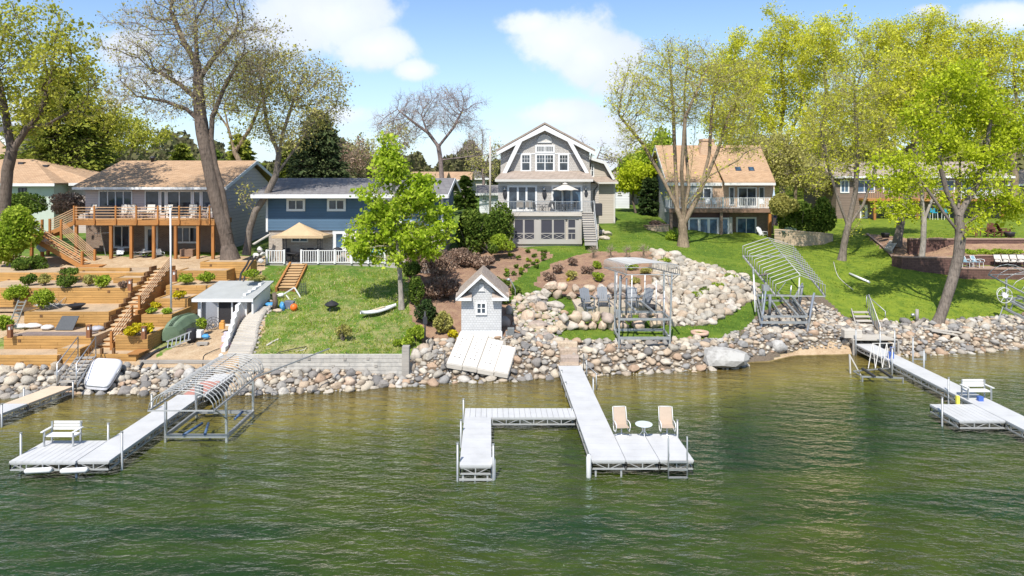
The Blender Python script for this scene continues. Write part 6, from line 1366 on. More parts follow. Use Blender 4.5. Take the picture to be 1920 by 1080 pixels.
# hoses and cables
hm = mat('black_hose', (.03,.03,.032), .5)
def hose(label, pts, r=.04, m=hm, name='hose', cat='hose', lift=.06):
    q = MB(); P_ = [(lambda g: Vector((g.x, g.y, g.z+lift)))(G(*p)) for p in pts]
    # smooth
    S = []
    for i in range(len(P_)-1):
        p0 = P_[max(i-1,0)]; p1 = P_[i]; p2 = P_[i+1]; p3 = P_[min(i+2,len(P_)-1)]
        for k in range(5): t = k/5; S.append(.5*((2*p1)+(p2-p0)*t+(2*p0-5*p1+4*p2-p3)*t*t+(3*p1-p0-3*p2+p3)*t**3))
    S.append(P_[-1]); q.tube(S, r, 6); return q.build(name, m, label=label, cat=cat)
hose('thick black drain hose bending down to the stones beside the timber edging', [(318,650),(300,658),(282,668),(268,682),(260,698)], .07)
hose('thin black cable arching over the dark timber edging', [(412,655),(395,662),(382,670),(380,690)], .02)
a = [P(470,488,46), P(462,505,45), P(452,520,44), P(448,545,42.5)]; q = MB(); q.tube([v+Vector((0,0,.25)) for v in a], .07, 6); q.build('drain_pipe', hm, label='black drain pipe running down beside the top right timber wall', cat='pipe')
a = [P(480,486,46), P(470,500,45), P(461,515,44), P(455,540,42.6)]; q = MB(); q.tube([v+Vector((0,0,.2)) for v in a], .06, 6); q.build('drain_pipe', hm, label='second black pipe just right of the first near the top timber wall', cat='pipe')
hose('dark curved cable draped over the whitewashed wall at its left', [(575,655),(540,662),(520,668),(510,680)], .022, lift=.15); hose('dark wire hanging over the middle of the whitewashed wall', [(648,664),(656,676),(661,690)], .02, lift=.12)
hose('pale driftwood branch lying on the rough lawn', [(500,650),(512,643),(522,638)], .05, M['palewood'], 'branch', 'branch'); hose('long thin bleached branch on top of the whitewashed wall', [(555,661),(570,658),(574,655)], .035, M['palewood'], 'branch', 'branch')
hose('black hose curving across the mulch towards the shore steps', [(960,622),(985,632),(1010,640),(1050,646),(1110,646),(1160,643)], .025)
# brown steps from the blue house
bs = empty('timber_steps', G(545,530), 'reddish brown timber steps leading up to the blue house terrace', 'stair')
sr = MB(); m = MB(); n = 9; a0, a1 = G(536,548), G(560,500); 
for k in range(n):
    t_ = k/n; c = Vector(a0).lerp(Vector(a1), t_); c2 = Vector(a0).lerp(Vector(a1), (k+1)/n); z = c.z+.22+(c2.z-c.z); m.box(c.x-.48, c.x+.48, c.y, c2.y+.0, z-.05, z); sr.box(c.x-.46, c.x+.46, c.y+.05, c2.y+.3, z-.35, z-.051)
m.build('tread', wood_mat('orange_tread', (.52,.34,.17)), bs); sr.build('riser', M['wall_dark'], bs)
q = MB(); q.bar((a0.x-.6,a0.y-.1,a0.z+.2), (a1.x-.6,a1.y,a1.z+.2), .14, .3); q.bar((a0.x+.58,a0.y-.1,a0.z+.12), (a1.x+.58,a1.y,a1.z+.12), .1, .2); q.build('side_timber', M['wood'], bs)
for k, (px, py, w_) in enumerate(((455,530,14),(462,536,16),(478,529,14),(486,536,16),(455,522,12),(490,527,11),(470,541,15),(497,540,12),(500,585,14),(512,576,12),(508,565,11),(520,582,18))):
    rk('field_stone', px, py, w_, 8, 'flat field stone in the loose heap behind the white shed', 10+k % 8); bpy.context.scene.objects[-1]['group'] = 'field stones heaped behind the white shed'
# ---------------------------------------------------------------- docks
DZ = .6
M['deckwhite'] = mat('white_dock_deck', (.50,.50,.495), .6, .12, 1.4, bump=.1); M['dockframe'] = mat('dock_frame', (.42,.42,.41), .45, .1, 2, metal=.3, bump=.05)
def truss(m, a, b, z0, z1, step=.6):
    a, b = Vector(a), Vector(b); n = max(2, round((b-a).length/step))
    for z in (z0+.02, z1-.02): m.bar((a.x,a.y,z), (b.x,b.y,z), .05, .05)
    for k in range(n+1): c = a.lerp(b, k/n); m.bar((c.x,c.y,z0), (c.x,c.y,z1), .035)
    for k in range(n): c = a.lerp(b, k/n); d = a.lerp(b, (k+1)/n); m.bar((c.x,c.y,z0 if k % 2 else z1), (d.x,d.y,z1 if k % 2 else z0), .022)
def dock(label, secs, posts, shx=0.0, y0=24, z=DZ, planks=(), mt=None, panel='main', legs=()):
    """secs: rectangles (x0,x1,y0,y1); shx: the whole dock leans sideways by so much per metre out"""
    D = empty('dock', ((secs[0][0]+secs[0][1])/2, secs[0][2], 0), label, 'dock')
    def T(q):
        q.v = [(v[0]+(v[1]-y0)*shx, v[1], v[2]) for v in q.v]; return q
    for i, (x0, x1, ya, yb) in enumerate(secs):
        q = MB()
        if i in planks:
            ax = planks[i]
            if ax == 'x': n = round((x1-x0)/.235); [q.box(x0+(x1-x0)*k/n+.006, x0+(x1-x0)*(k+1)/n-.006, ya, yb, z-.05, z) for k in range(n)]
            else: n = round((yb-ya)/.2); [q.box(x0, x1, ya+(yb-ya)*k/n+.006, ya+(yb-ya)*(k+1)/n-.006, z-.05, z) for k in range(n)]
            q.box(x0, x1, ya, yb, z-.07, z-.052)
        else:
            n = max(1, round((yb-ya)/.3)); [q.box(x0+.004, x1-.004, ya+(yb-ya)*k/n+(.012 if k % 8 == 0 else .004), ya+(yb-ya)*(k+1)/n-.004, z-.04, z+.002*(k % 2)) for k in range(n)]; q.box(x0+.004, x1-.004, ya+.01, yb-.01, z-.06, z-.042)
        T(q).build('deck_panel', mt or M['deckwhite'], D)
        f = MB()
        for a, b in (((x0+.03,ya+.03,0),(x1-.03,ya+.03,0)), ((x1-.03,ya+.03,0),(x1-.03,yb-.03,0)), ((x1-.03,yb-.03,0),(x0+.03,yb-.03,0)), ((x0+.03,yb-.03,0),(x0+.03,ya+.03,0))): truss(f, a, b, z-.33, z-.07)
        T(f).build('truss_frame', M['dockframe'], D)
    for (x, y, za, zb) in posts:
        q = MB(); x += (y-y0)*shx; q.tube([(x, y, za), (x, y, zb)], .04, 8); q.lathe([(.05,0),(.05,.03)], (x, y, zb), 8); q.build('post', M['galv'], D)
    return D
# centre dock
cd = dock('U shaped white dock in the middle with a wide end platform', [(2.80,4.0,24.0,35.6),(4.01,5.18,24.0,26.4),(5.19,6.40,24.0,26.4),(-1.83,2.78,28.2,29.25),(-1.83,-.72,23.6,28.19)],
    [(2.74,24.2,-1.5,.7),(6.45,26.3,-1.5,1.15),(2.72,28.9,-1.5,.7),(4.05,31.8,-1,1.1),(-1.9,23.7,-2,1.3),(-.66,23.75,-2,1.25),(-1.9,26.6,-2,1.05),(-1.9,29.2,-1.5,1.0),(2.85,32.5,-.5,.7),(2.86,34.4,-.5,.7)], -.034, 24, planks={3:'x'})
q = MB()
for x in (2.95, 3.85, -1.7, -.85, -1.28): q.bar((x, 23.68 if x < 0 else 24.08, -.3 if x != -1.28 else -.05), (x, 23.68 if x < 0 else 24.08, .28), .06)
q.box(-1.83, -.72, 23.62, 23.66, .05, .12); q.build('end_brace', M['dockframe'], cd)
for x, y in ((2.7,24.05),(-.66,23.85)):
    q = MB(); q.tube([(x, y-.02, -.12), (x, y-.02, .0), (x, y-.02, .68), (x, y-.02, .78)], [.05,.09,.09,.05], 10); q.build('bumper', M['white'], cd)
def swim_ladder(D, xa, xb, y, z0, z1, n=4):
    q = MB()
    for x in (xa, xb): q.tube([(x, y, z0), (x, y, z1-.03), (x, y+.05, z1)], .028, 8)
    for k in range(n): q.box(xa, xb, y-.05, y+.03, z0+.1+k*.27, z0+.14+k*.27)
    return q.build('swim_ladder', M['galv'], D)
swim_ladder(cd, 5.48, 6.14, 23.92, -.35, 1.45)
q = MB(); 
for (px, py) in ((1100,703),(1118,716)): a = P(px, py, 34.7 if px == 1100 else 33.6); q.tube([(a.x,a.y,-.2), (a.x,a.y,1.15 if px == 1100 else .75)], .03, 8)
a = P(1100,684,34.7); b = P(1120,702,33.6); q.tube([a, b], .025, 6); a2 = P(1094,690,35.2); q.tube([(a2.x,a2.y,.2),(a2.x,a2.y,1.3),a], .025, 6); q.build('handrail', M['galv'], cd)
# left dock
ld = dock('long white dock at the left with a bench on its end platform', [(-15.25,-14.12,23.95,31.0),(-17.6,-15.27,23.9,25.75),(-14.97,-13.98,31.02,34.2)],
    [(-17.62,24.5,-2,1.35),(-14.05,24.6,-2,1.35),(-15.3,25.85,-2,1.2),(-15.3,28.9,-1.5,1.3),(-15.3,24.0,-1.5,.5),(-17.5,25.6,-1.5,.5)], .012, 25, planks={1:'x'})
for x0, x1 in ((-17.0,-16.05),(-15.75,-14.8)):
    q = MB(); q.tube([(x0, 23.82, .28), (x0+.06, 23.82, .3), (x1-.06, 23.82, .34), (x1, 23.82, .34)], [.05,.095,.095,.05], 10); q.build('bumper', M['white'], ld)
q = MB(); q.box(-14.9,-14.0,31.0,32.9,DZ+.004,DZ+.03); q.build('red_mat', mat('faded_red_mat', (.42,.20,.16), .85, .2, 3), ld, label='faded red strip of decking')
# far left dock
fl = dock('tan boarded dock running off the left edge', [(-21.85,-20.8,30.0,32.4),(-21.85,-20.8,22.0,29.98)], [(-20.75,28.7,-1.5,.95),(-20.75,32.3,-.5,.8),(-21.9,31.0,-1,.9)], .19, 32.4, z=.55)
for o in fl.children:
    if o.name.startswith('deck_panel'): o.data.materials[0] = mat('tan_dock_deck', (.60,.47,.34) if o.name else 0, .7, .1, 1.5); break
# right dock
rd = dock('long white dock at the right with a bench near its wide end', [(20.12,21.22,24.5,40.3),(18.2,20.1,27.8,29.75)], [(20.05,39.8,-.5,1.5),(21.3,39.5,-.5,1.5),(20.05,36.0,-1,1.4),(21.3,35.3,-1,1.5),(18.15,28.8,-2,1.2),(20.15,31.5,-2,1.2),(21.3,38.0,-.5,1.9),(21.32,36.3,-1,1.9)], .0, 30, planks={1:'x'})
rd.children[0].name = 'deck_panel'
q = MB(); q.bar((21.3,36.3,.75), (21.95,36.3,.75), .05); q.box(21.9,22.0,36.25,36.35,.7,1.05); q.build('mooring_arm', M['galv'], rd)
a = P(1670,677,37.0); q = MB(); q.box(a.x-.13,a.x+.13,a.y-.1,a.y+.1,DZ,DZ+.35); q.tube([(a.x,a.y,DZ+.35),(a.x,a.y,DZ+.6),(a.x+.2,a.y,DZ+.6)], .02, 6); q.build('blue_fitting', mat('blue_plastic_box', (.06,.13,.42), .5), label='small blue box with a pipe on the right dock', cat='box')
# wooden ramp and stair at the right dock
rp = empty('shore_landing', P(1610,640,41), 'grey weathered boardwalk where the right dock meets the rocks', 'boardwalk')
a, b, c, d = P(1567,629,42.6), P(1600,625,43.0), P(1676,646,40.6), P(1640,650,40.2); q = MB()
A = [Vector((v.x, v.y, .9)) for v in (P(1567,628,42.3), P(1625,628,42.3), P(1684,652,39.9), P(1600,652,39.9))]
n = 14
for k in range(n):
    f, g_ = k/n+.004, (k+1)/n-.004; q.prism([A[0].lerp(A[3], f), A[1].lerp(A[2], f), A[1].lerp(A[2], g_), A[0].lerp(A[3], g_)], (0,0,-.06))
q.build('boards', M['palewood'], rp); q = MB(); q.bar(A[0]-Vector((0,0,.16)), A[3]-Vector((0,0,.16)), .06, .2); q.bar(A[1]-Vector((0,0,.16)), A[2]-Vector((0,0,.16)), .06, .2)
for v in A: q.bar((v.x, v.y, -.3), (v.x, v.y, .8), .1)
q.build('beam', M['greywood'], rp)
p = PZ(1597,632,.93); MB().box(p.x-.52,p.x+.52,p.y-.2,p.y+.25,.91,1.38).build('deck_box', M['palewood'], label='pale grey storage box on the boardwalk of the right dock', cat='storage box', bevel=.02)
ms = empty('shore_stair', P(1615,625,42.5), 'metal railed stair with grey treads climbing the rocks at the right dock', 'stair')
m = MB(); n = 7; A0, A1 = P(1632,648,41.4), P(1612,588,44.9)
for k in range(n): c = A0.lerp(A1, (k+.5)/n); m.box(c.x-.5, c.x+.5, c.y-.16, c.y+.16, c.z+.2, c.z+.27)
m.build('tread', M['palewood'], ms); q = MB()
for s_ in (-.55, .55): q.bar((A0.x+s_, A0.y, A0.z), (A1.x+s_, A1.y, A1.z+.25), .06, .2)
q.build('stringer', M['greywood'], ms); q = MB(); s_ = .6
q.tube([(A0.x+s_, A0.y, A0.z+1.2), (A1.x+s_, A1.y, A1.z+1.25)], .03, 6); 
for k in range(8): c = A0.lerp(A1, k/7); q.tube([(c.x+s_, c.y, c.z), (c.x+s_, c.y, c.z+1.2)], .02, 6)
q.build('railing', M['offwhite'], ms)
q = MB(); g0, g1 = G(1625,578), G(1660,598); q.tube([g0+Vector((0,0,.9)), g1+Vector((0,0,.5))], .03, 6); q.tube([g0, g0+Vector((0,0,.9))], .03, 6); q.tube([g1, g1+Vector((0,0,.5))], .03, 6); q.build('grab_rail', M['galv'], label='single metal grab rail slanting down the lawn right of the shore stair', cat='handrail')
# metal stair at the far left dock
ms = empty('metal_shore_stair', P(140,715,33), 'aluminium railed stair with dark treads between the left dock and the timber edging', 'stair')
m = MB(); n = 7; A0, A1 = P(125,720,32.5), P(163,668,35.2)
for k in range(n): c = A0.lerp(A1, (k+.5)/n); m.box(c.x-.42, c.x+.42, c.y-.15, c.y+.15, c.z, c.z+.05)
m.build('tread', M['greywood'], ms)
for s_ in (-.46, .46):
    q = MB(); q.bar((A0.x+s_, A0.y, A0.z-.1), (A1.x+s_, A1.y, A1.z), .05, .12); q.tube([(A0.x+s_, A0.y, A0.z-.4), (A0.x+s_, A0.y, A0.z+.95), (A1.x+s_, A1.y, A1.z+1.0), (A1.x+s_, A1.y, A1.z-.3)], .028, 6); q.tube([(A0.x+s_, A0.y, A0.z+.5), (A1.x+s_, A1.y, A1.z+.5)], .02, 6); q.build('handrail', M['metal'], ms)
# ---------------------------------------------------------------- boat lifts
def lift(label, base, top, rail, prof, nrib, bunks, mid=None, bunkmat=None, posts=True, thick=.05, ridge=True, extra=None, name='boat_lift'):
    """base/top: four corners (FL, FR, BR, BL); rail: canopy corners FL, FR, BR, BL; prof: rib outline (t across 0..1, height)"""
    L = empty(name, tuple(sum((Vector(b) for b in base), Vector())/4), label, 'boat lift'); V_ = Vector
    q = MB()
    for i in range(4): q.bar(base[i], base[(i+1) % 4], .1, .14)
    q.build('base_frame', M['galv'], L)
    if mid:
        q = MB()
        for i in range(4): q.bar(mid[i], mid[(i+1) % 4], .09, .12)
        q.build('cradle', M['galv'], L)
    for i in range(4):
        q = MB(); q.bar(V_(base[i])-V_((0,0,(extra or [.6]*4)[i])), V_(top[i]), .085); q.build('post', M['metal'], L)
    for a, b in bunks:
        q = MB(); q.bar(a, b, .12, .1); q.bar(V_(a).lerp(V_(b), .2)-V_((0,0,.3)), V_(a).lerp(V_(b), .2), .05); q.bar(V_(a).lerp(V_(b), .8)-V_((0,0,.3)), V_(a).lerp(V_(b), .8), .05); q.build('bunk', bunkmat or M['galv'], L)
    if rail:
        q = MB(); q.bar(rail[0], rail[3], thick*1.3); q.bar(rail[1], rail[2], thick*1.3); q.bar(rail[0], rail[1], thick*.8); q.bar(rail[3], rail[2], thick*.8)
        for k in range(nrib):
            f = k/(nrib-1); a = V_(rail[0]).lerp(V_(rail[3]), f); b = V_(rail[1]).lerp(V_(rail[2]), f)
            q.tube([a.lerp(b, t_)+V_((0,0,h_)) for t_, h_ in prof], thick*.36, 5)
        if ridge:
            for t_, h_ in ridge: q.tube([V_(rail[0]).lerp(V_(rail[1]), t_)+V_((0,0,h_)), V_(rail[3]).lerp(V_(rail[2]), t_)+V_((0,0,h_))], thick*.4, 5)
        q.build('canopy_frame', M['dockframe'], L)
    return L
arch = [(.5-.5*math.cos(math.pi*k/12), .78*math.sin(math.pi*k/12)**.8) for k in range(13)]
L1 = lift('boat lift standing in the water with an arched ribbed canopy beside the left dock', [(-13.75,27.1,.25),(-11.3,27.1,.25),(-11.3,29.8,.25),(-13.75,29.8,.25)], [(-13.75,27.1,1.6),(-11.35,27.1,1.6),(-11.3,29.8,1.6),(-13.8,29.8,1.6)],
     [(-13.9,26.1,1.6),(-11.4,26.1,1.6),(-11.4,31.3,1.6),(-13.9,31.3,1.6)], arch, 20, [], thick=.055, ridge=[(.5,.78),(.2,.55),(.8,.55)], extra=[1.6]*4)
bm_ = mat('blue_bunk_pad', (.06,.11,.2), .5)
for a, b in (((-13.0,27.0,.32),(-12.7,28.0,.42)),((-12.15,27.0,.34),(-12.45,28.0,.42)),((-11.7,28.8,.3),(-11.6,29.4,.4))):
    q = MB(); q.tube([a, b], .055, 8); q.build('bunk_pad', bm_, L1)
q = MB(); q.box(-13.45,-13.2,29.0,29.2,1.2,1.62); q.build('winch_motor', M['galv'], L1)
q = MB(); q.bar((-11.3,29.9,1.7),(-8.9,33.3,2.1),.05); q.bar((-11.4,26.2,1.6),(-11.3,27.1,.9),.04); q.build('stay', M['galv'], L1)
flat_ = [(0,0),(0,.34),(.015,.46),(.06,.54),(.16,.60),(.3,.63),(.5,.64),(.7,.63),(.84,.60),(.94,.54),(.985,.46),(1,.34),(1,0)]
L2 = lift('tall boat lift with a flat arched canopy standing on the shore before the fire pit', [(5.94,38.0,1.45),(8.76,38.0,1.45),(8.87,39.95,1.45),(5.99,39.95,1.45)], [(6.0,38.0,4.9),(8.9,38.0,5.05),(8.9,40.0,4.85),(6.05,40.0,4.85)],
     [(6.25,37.2,5.1),(9.15,37.3,5.1),(8.8,43.75,4.56),(5.9,43.75,4.56)], flat_, 19, [((7.05,38.7,2.75),(6.95,42.0,2.75)),((8.05,38.7,2.75),(7.9,42.0,2.75))], [(5.98,38.0,2.5),(8.8,38.0,2.5),(8.8,39.95,2.5),(6.0,39.95,2.5)], thick=.05, ridge=[(.5,.64),(.06,.54),(.94,.54)], extra=[.75,.75,.3,.3])
for k, (x, y, z0, z1) in enumerate(((6.45,38.6,2.6,4.7),(6.2,39.0,2.6,4.8),(8.35,39.6,2.6,4.4),(8.0,41.2,2.7,4.5),(6.7,38.3,2.5,4.9),(8.55,38.4,2.5,4.0),(6.35,41.5,2.7,4.6))):
    q = MB(); q.tube([(x,y,z0),(x+.03,y,z1)], .05 if k < 2 else .035, 8); q.build('guide_pole', M['greypl'] if k < 2 else M['white'], L2)
q = MB(); q.box(5.8,6.1,38.2,38.5,2.55,2.95); q.build('winch_motor', M['galv'], L2)
q = MB(); q.bar((6.0,38.05,4.6),(6.25,37.4,5.05),.04); q.bar((8.85,38.05,4.6),(9.1,37.4,5.05),.04); q.bar((8.76,38.0,1.6),(8.8,38.9,.95),.05); q.bar((8.8,38.0,4.3),(9.0,39.6,4.8),.04); q.build('brace', M['metal'], L2)
gab = [(0,0),(.0,.72),(.04,.76),(.5,1.30),(.96,.76),(1,.72),(1,0)]
b3 = [P(1426,604.6,41.4), P(1513,604.6,41.4), P(1482,564,45.6), P(1417,564,45.6)]; m3 = [v+Vector((.1 if k in (0,3) else .0,0,.36)) for k, v in enumerate(b3)]
L3 = lift('boat lift with an open gabled rib canopy tilted on the rocky bank', b3, [P(1436,546,42), P(1527,549,42), P(1505,531,46), P(1412,505,46)],
     [P(1454.5,554.6,42.7), P(1547,555.7,42.7), P(1488,480,48.5), P(1393,480,48.5)], gab, 14, [(P(1497,593,41.8), P(1458,549,46)),(P(1466,593,41.8), P(1440,555,46)),(P(1512,592,41.8), P(1486,556,46))], m3, thick=.075, ridge=[(.5,1.30)], extra=[.75,.75,.3,.3])
for (a, b, r_, m_) in (((1444,552,42.2),(1443,592,42.2),.09,'greypl'),((1526,553,42.3),(1517,592,42.3),.09,'greypl'),((1505,535,45),(1499,571,45),.08,'greypl'),((1431,535,42.5),(1428,590,42.2),.05,'galv'),((1484,535,46),(1481,560,46),.05,'metal'),((1413,515,44),(1416,585,43),.045,'white'),((1499,520,44.5),(1497,565,44.5),.04,'white')):
    q = MB(); q.tube([P(*a), P(*b)], r_, 8); q.build('guide_pole', M[m_], L3)
q = MB(); q.box(P(1434,540,42.3).x-.15, P(1434,540,42.3).x+.2, 42.1, 42.45, P(1434,540,42.3).z-.15, P(1434,540,42.3).z+.2); q.build('winch_motor', M['galv'], L3)
q = MB(); q.bar(P(1427,517,43.8), P(1440,512,44.5), .3, .04); q.build('solar_panel', M['glass'], L3)
q = MB(); q.bar(P(1458,549,42.7), P(1473,529,43.2), .03); q.bar(P(1415,590,43.5), P(1430,560,42.5), .04); q.build('brace', M['metal'], L3)
# lift cut by the right edge
a_, b_ = P(1853,515,47.5), P(1965,573,42.3); w4 = Vector((2.9,.3,0)); fa = [(0,0),(.1,.35),(.3,.62),(.5,.7),(.7,.62),(.9,.35),(1,0)]
zb4 = 1.75
L4 = lift('boat lift with a big hand wheel cut off by the right edge of the picture', [(a_.x+.6,43.6,zb4),(a_.x+3.6,43.6,zb4),(a_.x+3.6,46.6,zb4+.3),(a_.x+.6,46.6,zb4+.3)], [(a_.x+.9,43.6,zb4+1.4),(a_.x+3.6,43.6,zb4+1.4),(a_.x+3.6,46.6,zb4+1.7),(a_.x+.6,46.6,zb4+1.7)],
     [b_, b_+w4, a_+w4, a_], fa, 8, [((a_.x+1.3,43.8,zb4+.3),(a_.x+1.2,46.4,zb4+.5))], thick=.06, ridge=[(.5,.7)], extra=[.8]*4)
wc = P(1884,554,44.3); q = MB(); ring(q, (wc.x,wc.y,wc.z), .49, .02, 24); ring(q, (wc.x+.22,wc.y+.5,wc.z+.05), .4, .015, 24)
for k in range(6): t_ = math.pi*k/3; q.bar(wc, (wc.x+.49*math.cos(t_), wc.y, wc.z+.49*math.sin(t_)), .02)
q.tube([wc-Vector((0,.05,0)), wc+Vector((.2,.4,0))], .16, 12); q.build('hand_wheel', M['white'], L4)
q = MB(); q.bar(P(1903,560,44), P(1895,580,44), .06); q.bar(P(1895,565,44), P(1960,600,42), .12); q.bar(P(1881,575,44.5), P(1872,600,44), .05); q.bar(P(1884,578,44), P(1950,612,42), .12); q.build('brace', M['galv'], L4)
# low lift beside the right dock
L5 = empty('low_boat_lift', (20,34,0), 'low empty boat lift cradle in the shallow water beside the right dock', 'boat lift')
def W0(px, py, z=.25): return PZ(px, py, z)
q = MB(); q.bar(W0(1616,706), W0(1694,709), .07); q.bar(W0(1600,696), W0(1672,690), .06); q.bar(W0(1600,696), W0(1616,706), .05); q.build('base_frame', M['galv'], L5)
for a in ((1617,707),(1693,710)): v = W0(*a); q = MB(); q.bar(v, v-Vector((0,0,1)), .06); q.build('post', M['galv'], L5)
for a, b in (((1617,691),(1640,706)),((1648,692),(1672,707))): q = MB(); q.bar(W0(*a,.35), W0(*b,.35), .12, .1); q.build('bunk', M['dark'], L5)
q = MB(); v = W0(1600,700,0); q.bar((v.x-.15,v.y,-.3),(v.x-.2,v.y,1.0),.07); q.bar((v.x-.2,v.y,1.0),(v.x+.3,v.y-.3,-.1),.05); q.build('guide_pole', M['offwhite'], L5)
q = MB(); c0 = W0(1628,691,.3); c1 = W0(1668,690,.3)
for k in range(4): t_ = k/3; a = c0.lerp(c1, t_); q.bar(a, (a.x+.5, a.y+.5, 1.5), .035); q.bar((a.x+.5,a.y+.5,1.5), c0.lerp(c1, min(1,t_+.33)), .03)
q.bar((c0.x+.5,c0.y+.5,1.5),(c1.x+.5,c1.y+.5,1.5),.035); q.build('truss', M['offwhite'], L5)
# ---------------------------------------------------------------- white covered boat and the stacked dock panels on the rocks
cb = empty('covered_boat', P(193,730,33), 'small boat wrapped in a white cover lying on the shore stones', 'boat')
A = [P(155,729,33.0), P(203,733,32.9), P(233,683,34.5), P(176,680,34.6)]; q = MB(); ctr = sum(A, Vector())/4
N = 26; rings = []
for (sc, dz) in ((1.0,0),(1.02,.15),(.98,.28),(.80,.37),(.45,.43),(.02,.45)):
    rr = []
    for k in range(N):
        t_ = 2*math.pi*k/N; cx_, sy_ = math.cos(t_), math.sin(t_); e = .38; u_ = (abs(cx_)**e)*(1 if cx_ > 0 else -1); v_ = (abs(sy_)**e)*(1 if sy_ > 0 else -1); u_ = u_*sc*.5+.5; v_ = v_*sc*.5+.5
        pnt = A[0].lerp(A[1], u_).lerp(A[3].lerp(A[2], u_), v_); rr.append((pnt.x, pnt.y, pnt.z+dz+random.uniform(-.012,.012)))
    rings.append(rr)
vs = [v for r_ in rings for v in r_]; fs = [(i*N+k, i*N+(k+1) % N, (i+1)*N+(k+1) % N, (i+1)*N+k) for i in range(len(rings)-1) for k in range(N)]; q.add(vs, fs, True); q.add(rings[0], [tuple(range(N))])
q.build('cover', mat('white_shrink_cover', (.64,.64,.67), .5, .06, 2.5, bump=.8, fine=6), cb); q = MB(); q.tube([Vector(v)+Vector((0,0,.03)) for v in rings[1]]+[Vector(rings[1][0])+Vector((0,0,.03))], .03, 6); q.build('hem', M['galv'], cb)
TL, TR, BR, BL = P(862,631,38.2), P(970,655,36.9), P(953,710,34.95), P(837,689,35.25)
fr0 = [0,.26,.50,.77,1.0]
pgs = ('leftmost of the four white dock panels lying on the rocks','second from left of the white dock panels lying on the rocks','third from left of the white dock panels lying on the rocks','narrow rightmost white dock panel lying on the rocks')
for k in range(4):
    f, g_ = fr0[k]+.008, fr0[k+1]-.008; up_ = .02*(k % 2); dsh = (0,-.25,.0,.3)[k]
    a, b, c, d = BL.lerp(BR, f), BL.lerp(BR, g_), TL.lerp(TR, g_), TL.lerp(TR, f); dv = (c-b).normalized()*dsh; c = c-dv*1; d = d-dv*1
    z_ = Vector((0,0,up_+.27)); a, b, c, d = [v+z_ for v in (a, b, c, d)]
    o = empty('dock_section', tuple((a+b+c+d)/4), pgs[k], 'dock panel', 'white dock panels stored on the rocks')
    MB().prism([a, b, c, d], (0,0,-.07)).build('deck_panel', mat('stored_panel', (.56,.53,.485), .6, .1, 1.2) if k == 0 else bpy.data.materials['stored_panel'], o)
    q = MB(); dn = Vector((0,0,-.17)); q.bar(a+dn, b+dn, .06, .2); q.bar(b+dn, c+dn, .06, .2); q.bar(d+dn, a+dn, .06, .2); q.build('frame', M['palewood'], o)
    q = MB()
    for r in range(7):
        for s_ in range(2): e = a.lerp(b, .35+.3*s_).lerp(d.lerp(c, .35+.3*s_), .2+.1*r); q.box(e.x-.035, e.x+.035, e.y-.02, e.y+.02, e.z-.03, e.z+.025)
    if k in (0,2,1): q.build('hand_slots', M['shade_ash'], o)  # dark blocks stand in for the shade down in the slots
q = MB(); q.tube([BL+Vector((-.08,0,.9)), BL+Vector((-.08,-.02,.1)), BL.lerp(BR,.02)+Vector((0,-.08,-.05))], .025, 6); q.build('steel_stake', M['dark'], label='dark steel stake at the left corner of the stacked dock panels', cat='stake')
# ---------------------------------------------------------------- little gabled shed on the shore
Y = 38.3; sx = lambda px: XA(px, Y); sz = lambda py: ZA(py, Y)
h = empty('gabled_shed', (sx(902), Y+1.1, sz(631)), 'little white shingled shed with a steep gable and four pane window on the shore', 'shed')
M['whiteshake'] = brick_mat('white_shakes', (.50,.50,.495), (.56,.56,.555), (.36,.36,.36), .16, .13, .008, .8, bstr=.5, noise=.08)
x0, x1 = sx(865), sx(940); zb = sz(632); ze = sz(563); za = sz(517); xc = (x0+x1)/2+.02
MB().prism([(x0, Y, zb-.3), (x1, Y, zb-.3), (x1, Y, ze), (xc, Y, za), (x0, Y, ze)], (0,2.2,0)).build('wall', M['whiteshake'], h)
MB().box(x0-.05, x1+.05, Y-.04, Y+.0, zb-.3, sz(621)).build('skirting', M['white'], h)
xl, xr_, zl_ = sx(856), sx(953), sz(556); zt = sz(513); rf = MB()
for xx in (xl, xr_): rf.prism([(xc, Y-.38, zt), (xx, Y-.38, zl_), (xx, Y-.38, zl_+.1), (xc, Y-.38, zt+.13)], (0,2.95,0))
rf = rf.build('roof', M['brownroof'], h)
q = MB()
for s_, xx in ((-1, xl), (1, xr_)): q.prism([(xc, Y-.43, zt+.02), (xx, Y-.43, zl_-.02), (xx, Y-.43, zl_-.17), (xc, Y-.43, zt-.18)], (0,.06,0))
q.build('bargeboard', M['white'], h)
for a, b in ((xl-.02, sx(885)), (sx(923), xr_+.04)):
    q = MB(); q.prism([(a, Y-.36, zl_-.05), (b, Y-.36, zl_-.05), (b-(.0), Y+.0, zl_+.18), (a, Y, zl_+.18)], (0,0,.05)); q.build('pent_roof', M['brownroof'], h); q = MB(); q.box(a, b, Y-.40, Y-.36, zl_-.17, zl_+.0); q.box(a, b, Y-.36, Y-.002, zl_-.17, zl_-.12); q.build('pent_fascia', M['white'], h)
window(h, sx(892), sx(913), sz(590), sz(566), Y, cols=2, rows=2, fw=.1, mw=.04)
q = MB(); q.box(sx(898.5), sx(907), Y-.05, Y-.003, sz(546), sz(533)); q.prism([(sx(896), Y-.07, sz(546)), (sx(909.5), Y-.07, sz(546)), (sx(902.7), Y-.07, sz(541))], (0,.06,0)); q.build('gable_vent', M['white'], h)
p = G(958,628); MB().box(p.x-.2,p.x+.2,p.y-.12,p.y+.15,p.z-.1,p.z+.42).build('utility_box', mat('grey_green_box', (.17,.18,.18), .6), label='small dark grey utility box beside the gabled shed', cat='utility box', bevel=.04)
